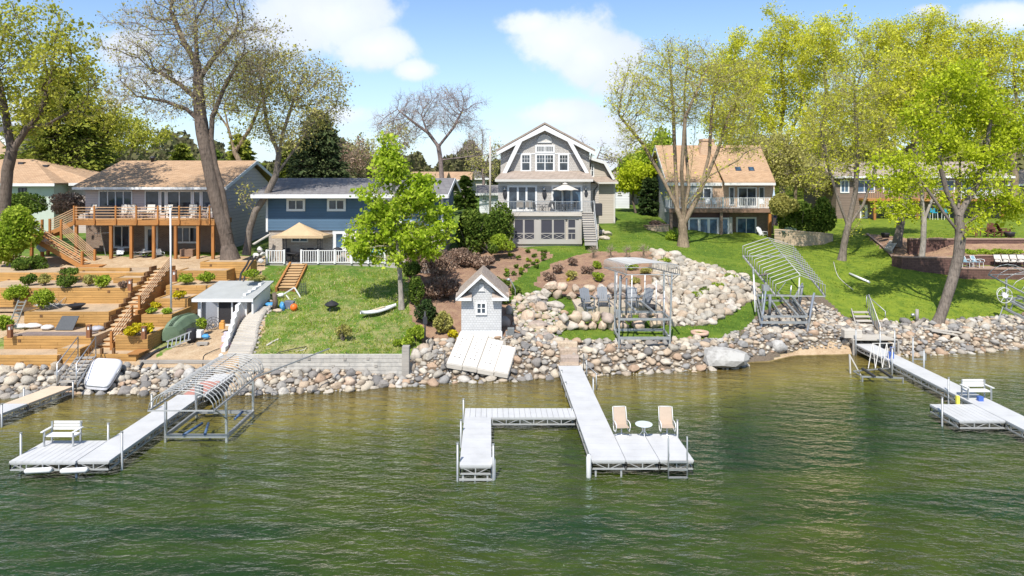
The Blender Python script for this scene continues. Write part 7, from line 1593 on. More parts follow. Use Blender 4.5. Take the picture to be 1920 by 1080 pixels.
p = G(951,628); MB().box(p.x-.1,p.x+.1,p.y-.05,p.y+.05,p.z,p.z+.22).build('meter_box', M['galv'], label='tiny grey meter box between gabled shed and utility box', cat='meter')
# ---------------------------------------------------------------- furniture prototypes, facing the lake (-Y), standing at the origin
def adirondack(mt, lb, cat='chair', grp=None):
    r = empty('garden_chair', (0,0,0), lb, cat, grp)
    MB().prism([(-.26,-.3,.36), (.26,-.3,.36), (.24,.22,.24), (-.24,.22,.24)], (0,0,.03)).build('seat', mt, r, local=True)
    m = MB()
    for k in range(5): x = -.22+.11*k; hh = .95+.08*(1-abs(k-2)/2); m.prism([(x-.048,.18,.27), (x+.048,.18,.27), (x+.055,.52,hh), (x-.055,.52,hh)], (0,.025,.0))
    m.build('backrest', mt, r, local=True)
    for s_ in (-1,1): MB().box(s_*.26, s_*.38, -.38, .33, .55, .58).build('armrest', mt, r, local=True)
    for s_ in (-1,1): MB().box(s_*.27, s_*.31, -.34, -.26, 0, .55).build('leg', mt, r, local=True); MB().prism([(s_*.275,-.3,.36), (s_*.275,.55,.0), (s_*.275,.62,.04), (s_*.275,-.28,.42)], (s_*.03,0,0)).build('rear_leg', mt, r, local=True)
    return r
def lawn_chair(fm, sm, lb, grp=None, ped=False, back=.62, w=.5, name='deck_chair'):
    r = empty(name, (0,0,0), lb, 'chair', grp)
    MB().prism([(-w/2,-.28,.44), (w/2,-.28,.44), (w/2,.22,.40), (-w/2,.22,.40)], (0,0,.03)).build('seat', sm, r, local=True)
    MB().prism([(-w/2,.2,.41), (w/2,.2,.41), (w/2*.92,.42,.44+back), (-w/2*.92,.42,.44+back)], (0,.03,0)).build('backrest', sm, r, local=True)
    m = MB()
    for s_ in (-1,1):
        x = s_*(w/2+.03); pts = [(x,-.3,.42),(x,-.36,.5),(x,-.33,.62),(x,-.1,.66),(x,.18,.62),(x,.26,.5)]; m.tube(pts, .022, 6); m.tube([(x,.2,.40),(x*.95,.43,.46+back)], .02, 6)
        if ped: m.tube([(x,-.3,.42),(x,-.2,.26),(x,.1,.22),(x,.22,.38)], .02, 6)
    m.tube([(-w/2*.95,.43,.46+back),(w/2*.95,.43,.46+back)], .02, 6); m.build('frame', fm, r, local=True)
    if ped: q = MB(); q.lathe([(.27,0),(.26,.03),(.03,.05),(.03,.38)], (0,0,0), 14); q.build('swivel_base', fm, r, local=True)
    else:
        for sx_ in (-1,1):
            for sy_ in (-.28,.25): MB().bar((sx_*(w/2+.02),sy_,0), (sx_*(w/2+.02),sy_*.95,.43), .03).build('leg', fm, r, local=True)
    return r
def table(fm, tm, lb, r_=.4, h=.5, grp=None, name='round_table', cat='table'):
    r = empty(name, (0,0,0), lb, cat, grp); q = MB(); q.lathe([(r_-.01,h-.03),(r_,h-.02),(r_,h),(r_-.01,h+.005)], (0,0,0), 24); q.build('table_top', tm, r, local=True)
    for k in range(3): t_ = 2*math.pi*k/3+.5; q = MB(); q.tube([(r_*.6*math.cos(t_), r_*.6*math.sin(t_), h-.03), (.05*math.cos(t_), .05*math.sin(t_), h*.6), (.05*math.cos(t_), .05*math.sin(t_), h*.4), (r_*.6*math.cos(t_), r_*.6*math.sin(t_), 0)], .018, 6); q.build('leg', fm, r, local=True)
    return r
def put(o, loc, rz=0, lb=None, grp=None, s=1):
    o.location = loc; o.rotation_euler.z = rz
    if s != 1: o.scale = (s, s, s)
    if lb: o['label'] = lb
    if grp: o['group'] = grp
    return o
def clone(o, loc, rz=0, lb=None, grp=None, s=1, cat=None):
    c = copy_tree(o); 
    if cat: c['category'] = cat
    return put(c, loc, rz, lb, grp, s)
# dock chairs
dc = lawn_chair(M['white'], M['sling'], 'tan sling chair with white arms left of the small table on the centre dock', 'tan sling chairs on the centre dock', ped=True, back=.68, w=.55, name='sling_chair'); put(dc, (4.2,26.2,DZ), .08, s=.88)
clone(dc, (5.95,26.2,DZ), -.05, s=.88, lb= 'tan sling chair with white arms right of the small table on the centre dock')
put(table(M['white'], mat('frosted_glass_top', (.55,.60,.60), .2, .05), 'small round white table between the two tan dock chairs', .33, .48), (5.05,26.15,DZ))
def bench(x0, x1, y, z, lb, mt):
    r = empty('dock_bench', ((x0+x1)/2, y, z), lb, 'bench'); 
    q = MB(); [q.box(x0, x1, y-.38+.13*k, y-.27+.13*k, z+.34, z+.38) for k in range(3)]; q.build('seat', mt, r)
    q = MB(); [q.box(x0+.08, x1-.02, y+.03+.02*k, y+.06+.02*k, z+.46+.11*k, z+.55+.11*k) for k in range(3)]; q.build('backrest', mt, r)
    for x in (x0, x1): q = MB(); q.box(x-.05, x+.05, y-.5, y+.05, z+.54, z+.57); q.build('armrest', mt, r)
    for x in (x0+.04, x1-.04):
        for yy in (y-.42, y+.02): q = MB(); q.box(x-.025, x+.025, yy-.025, yy+.025, z, z+(.54 if yy < y else .78)); q.build('leg', M['metal'], r)
    return r
bench(-17.3, -16.15, 25.6, DZ, 'white slatted bench on the end platform of the left dock', M['white'])
b2 = bench(20.2, 21.3, 30.7, DZ, 'white bench with curved metal arms across the right dock', M['white'])
q = MB(); v = PZ(1795,757,DZ); q.box(v.x-.06,v.x+.08,v.y-.05,v.y+.05,DZ,DZ+.34); q.build('yellow_tag', mat('yellow_plastic', (.72,.62,.08), .5), label='yellow float standing at the left end of the right dock bench', cat='float')
q = MB(); v = PZ(1838,752,DZ); q.box(v.x-.1,v.x+.12,v.y-.05,v.y+.1,DZ,DZ+.2); q.build('blue_tackle_box', bpy.data.materials['blue_plastic_box'], label='small blue box under the right end of the right dock bench', cat='box')
# fire pit chairs
ad = adirondack(M['greypl'], 'leftmost grey garden chair on the fire pit patio', 'garden chair', 'grey chairs round the fire pit')
pz = lambda px, py: PZ(px, py, FPZ)
put(ad, pz(1101,577), .25, s=1.15)
for px, py, rz, lb in ((1131,575,0,'second grey garden chair from the left on the fire pit patio'),(1186,575,-.1,'grey garden chair behind the boat lift uprights'),(1208,577,-.75,'rightmost pale grey garden chair turned sideways on the patio')):
    clone(ad, pz(px,py), rz, lb, s=1.15)
c = ad.children; 
p = pz(1221,581); q = MB(); q.lathe([(.25,0),(.34,.2),(.36,.3),(.30,.3),(.25,.12)], (p.x,p.y,p.z), 16); q.build('fire_pit', M['black'], label='round black fire pit at the right end of the patio', cat='fire pit')
p = pz(1106,584); q = MB(); q.box(p.x-.2,p.x+.2,p.y-.15,p.y+.15,p.z+.2,p.z+.25); [q.box(p.x+a-.02,p.x+a+.02,p.y+b-.02,p.y+b+.02,p.z,p.z+.2) for a in (-.16,.16) for b in (-.1,.1)]; q.build('side_table', M['greypl'], label='low grey side table before the leftmost fire pit chair', cat='table')
p = G(1312,627); q = MB(); q.lathe([(.50,0),(.52,.0),(.52,.18),(.38,.18),(.37,.02),(.36,.0)], (p.x,p.y,p.z), 22); q.build('fire_ring', mat('terracotta_ring', (.50,.34,.25), .85, .2, 5), label='low round terracotta fire ring on the lower grass strip', cat='fire ring')
q = MB(); q.lathe([(.36,0),(.36,.03)], (p.x,p.y,p.z+.02), 16); q.build('ash', M['shade_ash'], None, label='dark ash filling the round terracotta fire ring', cat='ash')
# rough lawn things
p = G(622,583); r = empty('patio_fire_bowl', tuple(p), 'black fire bowl on legs on the rough lawn', 'fire bowl'); q = MB(); q.lathe([(.05,.22),(.3,.28),(.43,.40),(.40,.42),(.28,.52),(.06,.62),(.02,.66)], (p.x,p.y,p.z), 18); q.build('bowl', M['black'], r)
for k in range(3): t_ = k*2.1+.4; q = MB(); q.bar((p.x+.32*math.cos(t_), p.y+.32*math.sin(t_), p.z-.02), (p.x+.2*math.cos(t_), p.y+.2*math.sin(t_), p.z+.3), .03); q.build('leg', M['dark'], r)
a, b = G(676,600), G(742,578); r = empty('sailboard', tuple((a+b)/2), 'white sailboard lying on the rough lawn beside the maple trunk', 'sailboard')
q = MB(); n = 14; d = (b-a); nn = Vector((-d.y, d.x, 0)).normalized(); vs = []; 
for k in range(n+1):
    t_ = k/n; w_ = .36*math.sin(math.pi*min(1, (t_*.98+.01)))**.55*(1-.25*t_); c = a.lerp(b, t_)+Vector((0,0,.16+.25*(1-t_)**4)); 
    for off, dz in ((-1,.02),(-.6,.12),(0,.15),(.6,.12),(1,.02),(.5,-.06),(-.5,-.06)): vs.append(tuple(c+nn*w_*off+Vector((0,0,dz))))
fs = [(i*7+j, i*7+(j+1) % 7, (i+1)*7+(j+1) % 7, (i+1)*7+j) for i in range(n) for j in range(7)]+[tuple(range(7)), tuple(n*7+j for j in range(6,-1,-1))]; q.add(vs, fs, True); q.build('hull', M['white'], r)
c = a.lerp(b, .5)+Vector((0,0,.325)); q = MB(); q.prism([c-d.normalized()*.45-nn*.13, c+d.normalized()*.45-nn*.13, c+d.normalized()*.45+nn*.13, c-d.normalized()*.45+nn*.13], (0,0,.02)); q.build('foot_pad', mat('tan_pad', (.50,.42,.27), .9, .2, 8), r)
p = G(567,553); q = MB(); 
for k in range(7): ring(q, (p.x,p.y,p.z+.1+.1*k), .26-.01*k, .012, 14, 'Z')
for k in range(12): t_ = 2*math.pi*k/12; q.bar((p.x+.28*math.cos(t_),p.y+.28*math.sin(t_),p.z), (p.x+.2*math.cos(t_),p.y+.2*math.sin(t_)+.06,p.z+.82), .012)
q.build('wire_basket', mat('dark_green_wire', (.06,.075,.06), .6), label='dark green wire cage standing on the lawn beside the brown timber steps', cat='cage')
a, b, c, d = [P(*v) for v in ((531,552,43.0),(552,539,43.4),(567,563,43.0),(549,574,42.5))]; q = MB()
for u_, v_ in ((a,b),(b,c),(c,d)): q.bar(u_, v_, .06)
q.bar(P(536,553,43), P(543,562,42.8), .05); q.bar(P(543,562,42.8), P(555,560,42.8), .05); q.build('tube_gate', M['white'], label='tipped over white tubular frame at the foot of the brown steps', cat='frame')
p = G(551,583); q = MB(); q.blob((p.x,p.y,p.z+.22), .22, 14, 9, .02); q.build('orange_buoy', mat('orange_buoy_paint', (.80,.16,.02), .4), label='round orange buoy on the lawn edge', cat='buoy')
p = G(541,580); q = MB(); q.prism([(p.x-.36,p.y,p.z), (p.x+.22,p.y,p.z), (p.x+.3,p.y,p.z+.45), (p.x-.25,p.y,p.z+.5)], (0,.4,0)); q.build('plastic_tub', mat('dark_blue_grey_tub', (.13,.15,.2), .4), label='dark grey tipped tub beside the orange buoy', cat='tub', bevel=.03)
p = G(530,582); q = MB(); q.blob((p.x,p.y,p.z+.2), (.15,.16,.28), 10, 7, .38); q.build('blue_tarp', bpy.data.materials['blue_plastic'], label='upright blue tarp bundle left of the tipped tub', cat='tarp')
a, b = G(499,583), G(512,568); q = MB(); q.blob((a+b)/2+Vector((0,0,.15)), (.34,.2,.12), 10, 6, .3); q.build('blue_sheet', bpy.data.materials['blue_plastic'], label='crumpled light blue sheet on the stones behind the white shed', cat='sheet')
p = G(515,580); q = MB(); q.tube([(p.x,p.y,p.z), (p.x+.04,p.y,p.z+.5), (p.x-.03,p.y,p.z+1.0)], [.17,.15,.12], 9); q.build('tree_stump', BARK['dark'], label='dark brown stump among the junk at the lawn edge', cat='stump')
p = G(526,560); q = MB(); q.blob((p.x,p.y,p.z+.2), (.22,.16,.14), 9, 6, .4); q.build('white_bundle', M['white'], label='white crumpled bundle on top of the stump heap', cat='bundle')
a, b = G(803,668), G(812,650); q = MB(); q.tube([a+Vector((0,0,.2)), b+Vector((0,0,.25))], .11, 10); q.build('white_log', BARK['pale'], label='short whitish log lying on the shore stones', cat='log')
p = G(797,652); q = MB(); q.tube([(p.x,p.y,p.z), (p.x,p.y,p.z+2.0)], .045, 8); q.box(p.x-.12,p.x+.12,p.y-.05,p.y+.05,p.z+1.3,p.z+1.7); q.build('bird_post', M['dark'], label='thin dark post with a small box rising before the green bush', cat='post')
# curved light post, tall pole
p = G(966,560); q = MB(); q.tube([(p.x,p.y,p.z), (p.x,p.y,p.z+.6), (p.x-.25,p.y,p.z+1.1), (p.x-.33,p.y,p.z+1.2)], .03, 8); q.build('pole', M['metal'], None); pol = bpy.context.scene.objects[-1]; pol.name = 'path_light'; tag(pol, 'thin bent metal path light at the edge of the curved grass strip', 'path light')
q = MB(); q.blob((p.x-.42,p.y,p.z+1.22), (.16,.1,.09), 10, 6, 0); q.build('lamp_head', M['galv'], pol)
a = P(919,405,73); q = MB(); q.tube([(a.x,a.y,a.z-1), (a.x,a.y,ZA(255,73))], [.13,.09], 10); q.build('utility_pole', mat('pale_pole', (.46,.42,.38), .8, .1, 2), label='tall pale utility pole left of the tall gable house', cat='utility pole')
# ---------------------------------------------------------------- balcony and deck furniture
gb = 58.7; gz_ = ZA(398.5, gb)
lc = lawn_chair(M['galv'], brick_mat('striped_sling', (.52,.47,.41), (.44,.39,.34), (.30,.27,.24), .06, 5, .01, .8, bstr=0), 'left one of the two striped lounge chairs on the balcony', 'striped lounge chairs on the gable house balcony', back=.55, w=.58); put(lc, (XA(975,gb), gb+.7, gz_), 3.14)
clone(lc, (XA(992,gb), gb+.7, gz_), 3.14, 'right one of the two striped lounge chairs on the balcony')
dk_ = lawn_chair(M['dark'], M['dark'], 'dark chair beside the right striped lounge chair', 'dark metal chairs on the gable house balcony', back=.5, w=.5); put(dk_, (XA(1008,gb), gb+.9, gz_), 1.2)
for px, rz, lb in ((1027,-1.2,'dark chair in the middle of the balcony facing left'),(1046,1.2,'dark chair left of the parasol pole'),(1074,-1.2,'dark chair right of the parasol pole')): clone(dk_, (XA(px,gb), gb+.9, gz_), rz, lb)
tb = table(M['dark'], M['dark'], 'dark round table between two balcony chairs', .35, .45); put(tb, (XA(1018,gb), gb+.9, gz_)); t2 = clone(tb, (XA(1060,gb), gb+.8, gz_), 0, 'dark table under the cream parasol', s=1.4)
def parasol(lb, x, y, z, top, rim, r, mt, pm, n=8, name='parasol', vent=True):
    o = empty(name, (x,y,z), lb, 'parasol'); q = MB(); q.tube([(x,y,z),(x,y,top)], .03, 8); q.build('pole', pm, o); q = MB(); vs = [(x,y,top)]
    for k in range(n): t_ = 2*math.pi*(k+.5)/n; vs.append((x+r*math.cos(t_), y+r*math.sin(t_), rim)); 
    for k in range(n): t_ = 2*math.pi*(k+1)/n; vs.append((x+r*.90*math.cos(t_), y+r*.90*math.sin(t_), rim+.04))
    fs = []
    for k in range(n): fs += [(0, 1+k, 1+n+k), (0, 1+n+k, 1+(k+1) % n)]
    q.add(vs, fs); q.add([(v[0],v[1],v[2]-.03) for v in vs], [tuple(reversed(f)) for f in fs]); q.build('canopy', mt, o)
    if vent: q = MB(); q.lathe([(.28,-.06),(.2,.02),(.03,.1)], (x,y,top), 8); q.build('vent_cap', mt, o)
    for k in range(n): t_ = 2*math.pi*(k+.5)/n; MB().bar((x,y,rim+.25*(top-rim)), (x+r*.8*math.cos(t_), y+r*.8*math.sin(t_), rim+.12), .015).build('rib', pm, o)
    return o
parasol('cream parasol open on the balcony of the tall gable house', XA(1061,gb), gb+.85, gz_, ZA(344.5,gb+.8), ZA(356,gb+.8), 1.22, M['canvas'], M['dark'])
# ranch house deck
ry = 53.3; rz_ = ZA(413.5, 51.8)
r = empty('covered_grill', (XA(197,ry), ry, rz_), 'grill under a black cover on the ranch house deck', 'grill'); q = MB(); x = XA(197,ry); q.prism([(x-.68,ry,rz_), (x+.68,ry,rz_), (x+.7,ry,rz_+.75), (x+.35,ry,rz_+1.05), (x-.35,ry,rz_+1.05), (x-.7,ry,rz_+.75)], (0,.65,0)); q.build('cover', M['black'], r)
cc = lawn_chair(M['dark'], M['canvas'], 'cream cushioned chair right beside the covered grill', 'cream chairs on the ranch house deck', back=.68, w=.6); put(cc, (XA(232,ry), ry, rz_), .2)
for px, rz, lb in ((169,-.4,'cream chair left of the covered grill at the deck end'),(281,.1,'cream chair behind the deck table'),(312,-.4,'cream chair right of the deck table'),(361,.2,'cream chair in front of the sliding door'),(390,-.3,'rightmost cream chair on the ranch house deck'),(252,.8,'low cream chair left of the deck table')): clone(cc, (XA(px,ry), ry-.1, rz_), rz, lb)
dt = table(M['dark'], M['canvas'], 'round table between the cream chairs on the ranch house deck', .6, .7); put(dt, (XA(272,52.7), 52.7, rz_))
# under the ranch deck
zz = 3.82; tt = table(M['metal'], M['metal'], 'round metal table on the paving under the ranch deck', .5, .72); put(tt, (XA(273,52.5), 52.5, zz))
uc = lawn_chair(M['metal'], M['galv'], 'metal chair left of the table under the ranch deck', 'metal chairs under the ranch deck', back=.4); put(uc, (XA(258,52.6), 52.6, zz), -.8); clone(uc, (XA(298,52.7), 52.7, zz), .8, 'metal chair right of the table under the ranch deck'); clone(uc, (XA(222,53), 53, zz), .1, 'metal chair near the patio door under the ranch deck')
p = P(349,478,52.6); q = MB(); q.box(p.x-.55,p.x+.45,52.7,53.3,zz,zz+.85); q.build('storage_chest', wood_mat('brown_chest', (.24,.15,.10)), label='brown chest under the right end of the ranch deck', cat='chest', bevel=.02)
p = P(347,480,52.2); q = MB(); q.box(p.x-.35,p.x+.35,52.0,52.4,zz+.28,zz+.34); [q.box(p.x+a-.03,p.x+a+.03,52.05+b,52.11+b,zz,zz+.28) for a in (-.3,.3) for b in (0,.28)]; q.build('low_bench', M['wood'], label='low reddish bench before the brown chest', cat='bench')
q = MB(); q.bar(P(189,432,53.5), P(198,479,53), .04); q.bar(P(176,438,53.3), P(206,436,53.3), .05); q.build('leaning_pole', M['metal'], label='thin metal pole with a crossbar leaning under the ranch deck', cat='pole')
p = P(80,472,50.9); r = empty('beach_bag', (p.x,p.y,p.z), 'pale blue and white net bag hanging beneath the stair landing', 'bag'); q = MB(); q.blob((p.x,p.y,ZA(463,50.9)), (.42,.28,.36), 12, 8, .14); q.build('bag', mat('pale_blue_net', (.30,.45,.58), .7, .3, 6), r); q = MB(); q.blob((p.x+.05,p.y-.03,ZA(454,50.9)), (.36,.25,.26), 10, 7, .2); q.build('towels', mat('pale_pink_towel', (.62,.52,.46), .8, .3, 8), r)
# blue house terrace
yt = 49.6; zt = ZA(494, yt)
X0, X1, ya, yb = XA(509,49.6), XA(605,49.6), 48.9+.75, 51.6-.6
r = empty('gazebo', ((X0+X1)/2, 50.2, zt), 'tan fabric gazebo with black legs on the blue house terrace', 'gazebo'); zr0, zr1 = ZA(442.5,49.6), ZA(417,50.2); xm = XA(560,50.2); ym = (ya+yb)/2
for s0, s1, t0, t1 in (((X0,ya),(X1,ya),0,0),((X1,ya),(X1+.2,yb),0,0),((X1+.2,yb),(X0+.2,yb),0,0),((X0+.2,yb),(X0,ya),0,0)):
    pass
q = MB(); C4 = [(X0,ya),(X1,ya),(X1+.35,yb),(X0+.25,yb)]; N4 = 8
for i in range(4):
    a, b = C4[i], C4[(i+1) % 4]; g_ = []
    for j in range(N4+1):
        f = j/N4; k2 = f**1.35; row = []
        for s_ in range(5): x = a[0]+(b[0]-a[0])*s_/4; y = a[1]+(b[1]-a[1])*s_/4; row.append((x+(xm-x)*f, y+(ym-y)*f, zr0+(zr1-zr0)*k2+.0))
        g_.append(row)
    vs = [v for row in g_ for v in row]; fs = [(j*5+s_, j*5+s_+1, (j+1)*5+s_+1, (j+1)*5+s_) for j in range(N4) for s_ in range(4)]; q.add(vs, fs, True)
    q.add([(a[0],a[1],zr0), (b[0],b[1],zr0), (b[0],b[1],zr0-.18), (a[0],a[1],zr0-.18)], [(0,1,2,3)])
o = q.build('canopy', mat('tan_canvas', (.48,.35,.21), .8, .1, 3, bump=.2), r); o.modifiers.new('t','SOLIDIFY').thickness = .02
for (x, y) in ((XA(533,49.8),49.8),(XA(601,49.8),49.8),(XA(534,50.9),50.9),(XA(598,50.9),50.9)): q = MB(); [q.bar((x+d_,y,zt),(x+d_,y,zr0+.1),.03) for d_ in (-.12,.12)]; [q.bar((x-.12,y,zt+.3*k),(x+.12,y,zt+.3*k+.15),.02) for k in range(1,7)]; q.build('leg', M['dark'], r)
p = P(549,486,50.3); bt_ = table(M['dark'], M['dark'], 'dark round table under the tan gazebo', .55, .7); put(bt_, (p.x,50.3,zt))
b0 = clone(dk_, (XA(540,50.4),50.4,zt), .6, 'dark chair left of the gazebo table', 'dark chairs under the tan gazebo'); clone(dk_, (XA(560,50.3),50.3,zt), -.6, 'dark chair right of the gazebo table', 'dark chairs under the tan gazebo'); clone(dk_, (XA(577,50.5),50.5,zt), -.2, 'dark chair behind the middle of the white picket railing', 'dark chairs under the tan gazebo'); clone(dk_, (XA(598,50.4),50.4,zt), .3, 'dark chair by the right legs of the gazebo', 'dark chairs under the tan gazebo')
q = MB(); x = XA(633,50.3); q.lathe([(.2,.55),(.33,.75),(.36,.9),(.3,1.02),(.1,1.1)], (x,50.3,zt), 14); [q.bar((x+a,50.3,zt),(x+a*.6,50.3,zt+.7),.03) for a in (-.28,.28)]; q.build('kettle_grill', M['black'], label='black kettle grill in front of the blue house door', cat='grill')
cl_ = mat('teal_cushion', (.04,.32,.36), .7, .2, 4)
for px, lb in ((695,'teal cushioned lounger behind the maple on the terrace'),(712,'second teal cushioned lounger behind the maple')):
    o = lawn_chair(M['white'], cl_, lb, 'teal loungers on the blue house terrace', back=.5, w=.6, name='lounger'); put(o, (XA(px,50.2),50.2,zt), .3)
ur = parasol('closed in pale parasol behind the maple on the blue house terrace', XA(668,50.4), 50.4, zt, zt+2.2, zt+1.75, .9, M['canvas'], M['metal'])
ur['label'] = 'pale parasol half hidden behind the maple on the blue house terrace'
rk_l = [(487,462,16,20),(480,475,15,18),(492,472,14,18),(478,488,14,16),(489,486,13,15)]
for k, (px, py, w_, h_) in enumerate(rk_l):
    v = P(px,py+h_*.4,49.0); s_ = v.y/F; o = place_rock('white_boulder', (v.x, v.y, v.z+.1), (w_/2*s_*.95, .25, h_/2*s_*.8), rock_mat('white_rock', [(.56,.54,.52),(.62,.60,.57)], scale=5) if k == 0 else bpy.data.materials['white_rock'], ('topmost','upper left','upper right','lower left','lowest right')[k]+' whitish boulder heaped at the left end of the terrace railing', 'boulder', 'whitish boulders left of the terrace railing', 10+k)
q = MB(); q.bar(P(475,458,49.3), P(505,440,50.5), .22, .08); q.build('plank', M['palewood'], label='pale plank slanting up at the left corner of the blue house', cat='plank')
# brick house
yb_ = 69.2; zb_ = ZA(391, 68.6)
wc_ = lawn_chair(M['white'], M['white'], 'leftmost white chair on the white railed balcony', 'white chairs on the brick house balcony', back=.5); put(wc_, (XA(1305,yb_), yb_, zb_), .3)
for px, rz, lb in ((1327,-.2,'white chair by the balcony window'),(1343,.5,'white chair left of the narrow balcony window'),(1430,.2,'white chair right of the balcony door'),(1447,-.4,'rightmost white chair on the white railed balcony')): clone(wc_, (XA(px,yb_), yb_, zb_), rz, lb)
wt_ = table(M['white'], M['white'], 'round white table between the left balcony chairs', .4, .6); put(wt_, (XA(1316,yb_), yb_, zb_))
p = XA(1451,69.5); r = parasol('folded blue parasol at the right end of the white railed balcony', p, 69.5, zb_, zb_+2.1, zb_+1.0, .18, mat('pale_blue_cloth', (.45,.55,.66), .8), M['white'], 6, vent=False)
wa = clone(ad, (XA(1430,69.2), 69.2, ZA(446,69.2)), .5, 'white garden chair beside the patio door of the brick house', s=1.1, cat='garden chair')
wa['group'] = 'white garden chair'; del wa['group']
for o in wa.children: o.data = o.data.copy(); o.data.materials[0] = M['white']
def stripes_mat(name):
    t = NT(name); sp = t.n('ShaderNodeSeparateXYZ'); t.l(t.coord(), sp.inputs[0])
    st_ = t.math('LESS_THAN', t.math('FRACT', t.math('MULTIPLY', sp.outputs[0], 6.5/.55)), .5); t.bsdf(t.mix(st_, (.72,.70,.68), (.48,.05,.06)), .8); return t.m
yf = 68.3; xf, zf_ = XA(1450,yf), ZA(399,yf); r = empty('hanging_flag', (xf,yf,zf_), 'red and white striped flag with blue canton hanging from the balcony corner', 'flag')
q = MB(); vs = []; nx, nz = 10, 8
for i in range(nz+1):
    for j in range(nx+1): f, g_ = i/nz, j/nx; vs.append((xf-.1+.50*g_+(-.12 if f > .5 else 0)*(f-.5), yf-.25+.10*math.sin(g_*9+f), zf_-1.25*f-.1*abs(g_-.3)))
fs = [(i*(nx+1)+j, i*(nx+1)+j+1, (i+1)*(nx+1)+j+1, (i+1)*(nx+1)+j) for i in range(nz) for j in range(nx)]; q.add(vs, fs, True); o = q.build('cloth', stripes_mat('flag_stripes'), r); o.modifiers.new('t','SOLIDIFY').thickness = .01
q = MB(); q.add([(v[0],v[1]-.02,v[2]) for v in vs], [(i*(nx+1)+j, i*(nx+1)+j+1, (i+1)*(nx+1)+j+1, (i+1)*(nx+1)+j) for i in range(3) for j in range(0,5)], True); q.build('canton', mat('navy_cloth', (.03,.05,.2), .8), r)
q = MB(); q.bar((xf-.1,yf-.2,zf_+.05), (xf+.35,yf+.3,zf_+.15), .03); q.build('staff', M['metal'], r)
M['tanblock'] = brick_mat('tan_block', (.48,.36,.25), (.55,.43,.31), (.34,.27,.2), .4, .16, .012, noise=.2); M['redblock'] = brick_mat('red_brown_block', (.115,.062,.05), (.165,.09,.072), (.075,.045,.038), .35, .14, .012, noise=.3); M['capblock'] = mat('cap_stone', (.33,.22,.17), .9, .15, 3)
def curvewall(lb, pts, zts, mt, cap=None, th=.35, below=1.2):
    r = empty('retaining_wall', tuple(pts[0]), lb, 'retaining wall'); q = MB(); c = MB()
    for i in range(len(pts)-1):
        a, b = Vector(pts[i]), Vector(pts[i+1]); d = (b-a); d.z = 0; nn = Vector((-d.y, d.x, 0)).normalized()*th; z0, z1 = zts[i], zts[i+1]
        q.add([(a.x,a.y,z0-below-.8),(b.x,b.y,z1-below-.8),(b.x+nn.x,b.y+nn.y,z1-below-.8),(a.x+nn.x,a.y+nn.y,z0-below-.8),(a.x,a.y,z0),(b.x,b.y,z1),(b.x+nn.x,b.y+nn.y,z1),(a.x+nn.x,a.y+nn.y,z0)], [(3,2,1,0),(4,5,6,7),(0,1,5,4),(1,2,6,5),(2,3,7,6),(3,0,4,7)])
        e = d.normalized()*.0; o_ = nn.normalized()*.04; c.prism([(a.x-o_.x,a.y-o_.y,z0+.002),(b.x-o_.x,b.y-o_.y,z1+.002),(b.x+nn.x,b.y+nn.y,z1+.002),(a.x+nn.x,a.y+nn.y,z0+.002)], (0,0,.08+.002*(i % 2)))
    q.build('blocks', mt, r); c.build('capstones', cap or M['capblock'], r); return r
ps_ = [P(1452,447,65.5), P(1480,451,64.5), P(1512,455,64), P(1545,455,64.5), P(1562,450,66)]; curvewall('curved tan block retaining wall right of the brick house', ps_, [ZA(431,65.5), ZA(433,64.5), ZA(436,64), ZA(438,64.5), ZA(440,66)], M['tanblock'], M['tanblock'])
ps_ = [P(1207,428,69), P(1215,436,67), P(1235,438,66.5), P(1254,434,67.5)]; curvewall('low reddish curved stone planter at the left corner of the brick house', ps_, [ZA(423,69), ZA(424,67), ZA(424,66.5), ZA(422,67.5)], M['tanblock'])
shrub('dry twigs filling the reddish stone planter', 1233, 427, 36, 14, 'brown', 900, .1, 'brush', Y=68.5, twigs=12)
# right hand terraces
ps_ = [P(1672,480,54.3), P(1691,498,53.4), P(1729,510,53), P(1790,516,53), P(1796,516,53.1)]; zA = ZA(484,53); curvewall('red brown block wall left of the blue chairs', ps_, [zA]*5, M['redblock'])
ps_ = [P(1796,517,52.4), P(1860,520,52.2), P(1990,524,52)]; zB4 = ZA(505,52.3); curvewall('low red brown block wall at the front of the chair ledge', ps_, [zB4]*3, M['redblock'])
MB().prism([(XA(1796,52.7),52.6,zB4-.05), (XA(1990,52.3),52.3,zB4-.05), (XA(2000,54.3),54.3,zB4-.05), (XA(1796,54.3),54.3,zB4-.05)], (0,0,.06)).build('paving', mat('paving_slab', (.34,.24,.18), .9, .15, 3), kind='structure')
ps_ = [P(1797,500,54.2), P(1990,500,54.2)]; curvewall('red brown block wall directly behind the blue and white chairs', ps_, [ZA(480,54.2)]*2, M['redblock'])
ps_ = [P(1705,470,57.0), P(1800,470,56.9), P(2000,470,56.9)]; curvewall('upper red brown block wall below the brown garden chairs', ps_, [ZA(449,57.0)]*3, M['redblock'])
ps_ = [G(1625,441), G(1655,466), G(1672,484)]; curvewall('diagonal red brown block kerb descending beside the two terrace trees', ps_, [G(1625,441).z+.12, G(1655,466).z+.12, G(1672,484).z+.12], M['redblock'], below=.3, th=.15)
for k, px in enumerate((1812,1845,1872,1900)): shrub(('leftmost','second','third','rightmost')[k]+' low yellow green plant on top of the wall behind the chairs', px, 478, 34, 12, 'bright', 500, .09, 'plant', Y=54.9, stems=False)
bc = lawn_chair(M['white'], mat('blue_grey_sling', (.22,.34,.40), .7), 'left one of the pair of blue chairs on the brown ledge', 'blue chairs with white frames on the brown ledge', back=.42, w=.52); put(bc, (XA(1815,53.2),53.2,zB4+.01), .5); clone(bc, (XA(1833,53.2),53.2,zB4+.01), .5, 'right one of the pair of blue chairs on the brown ledge')
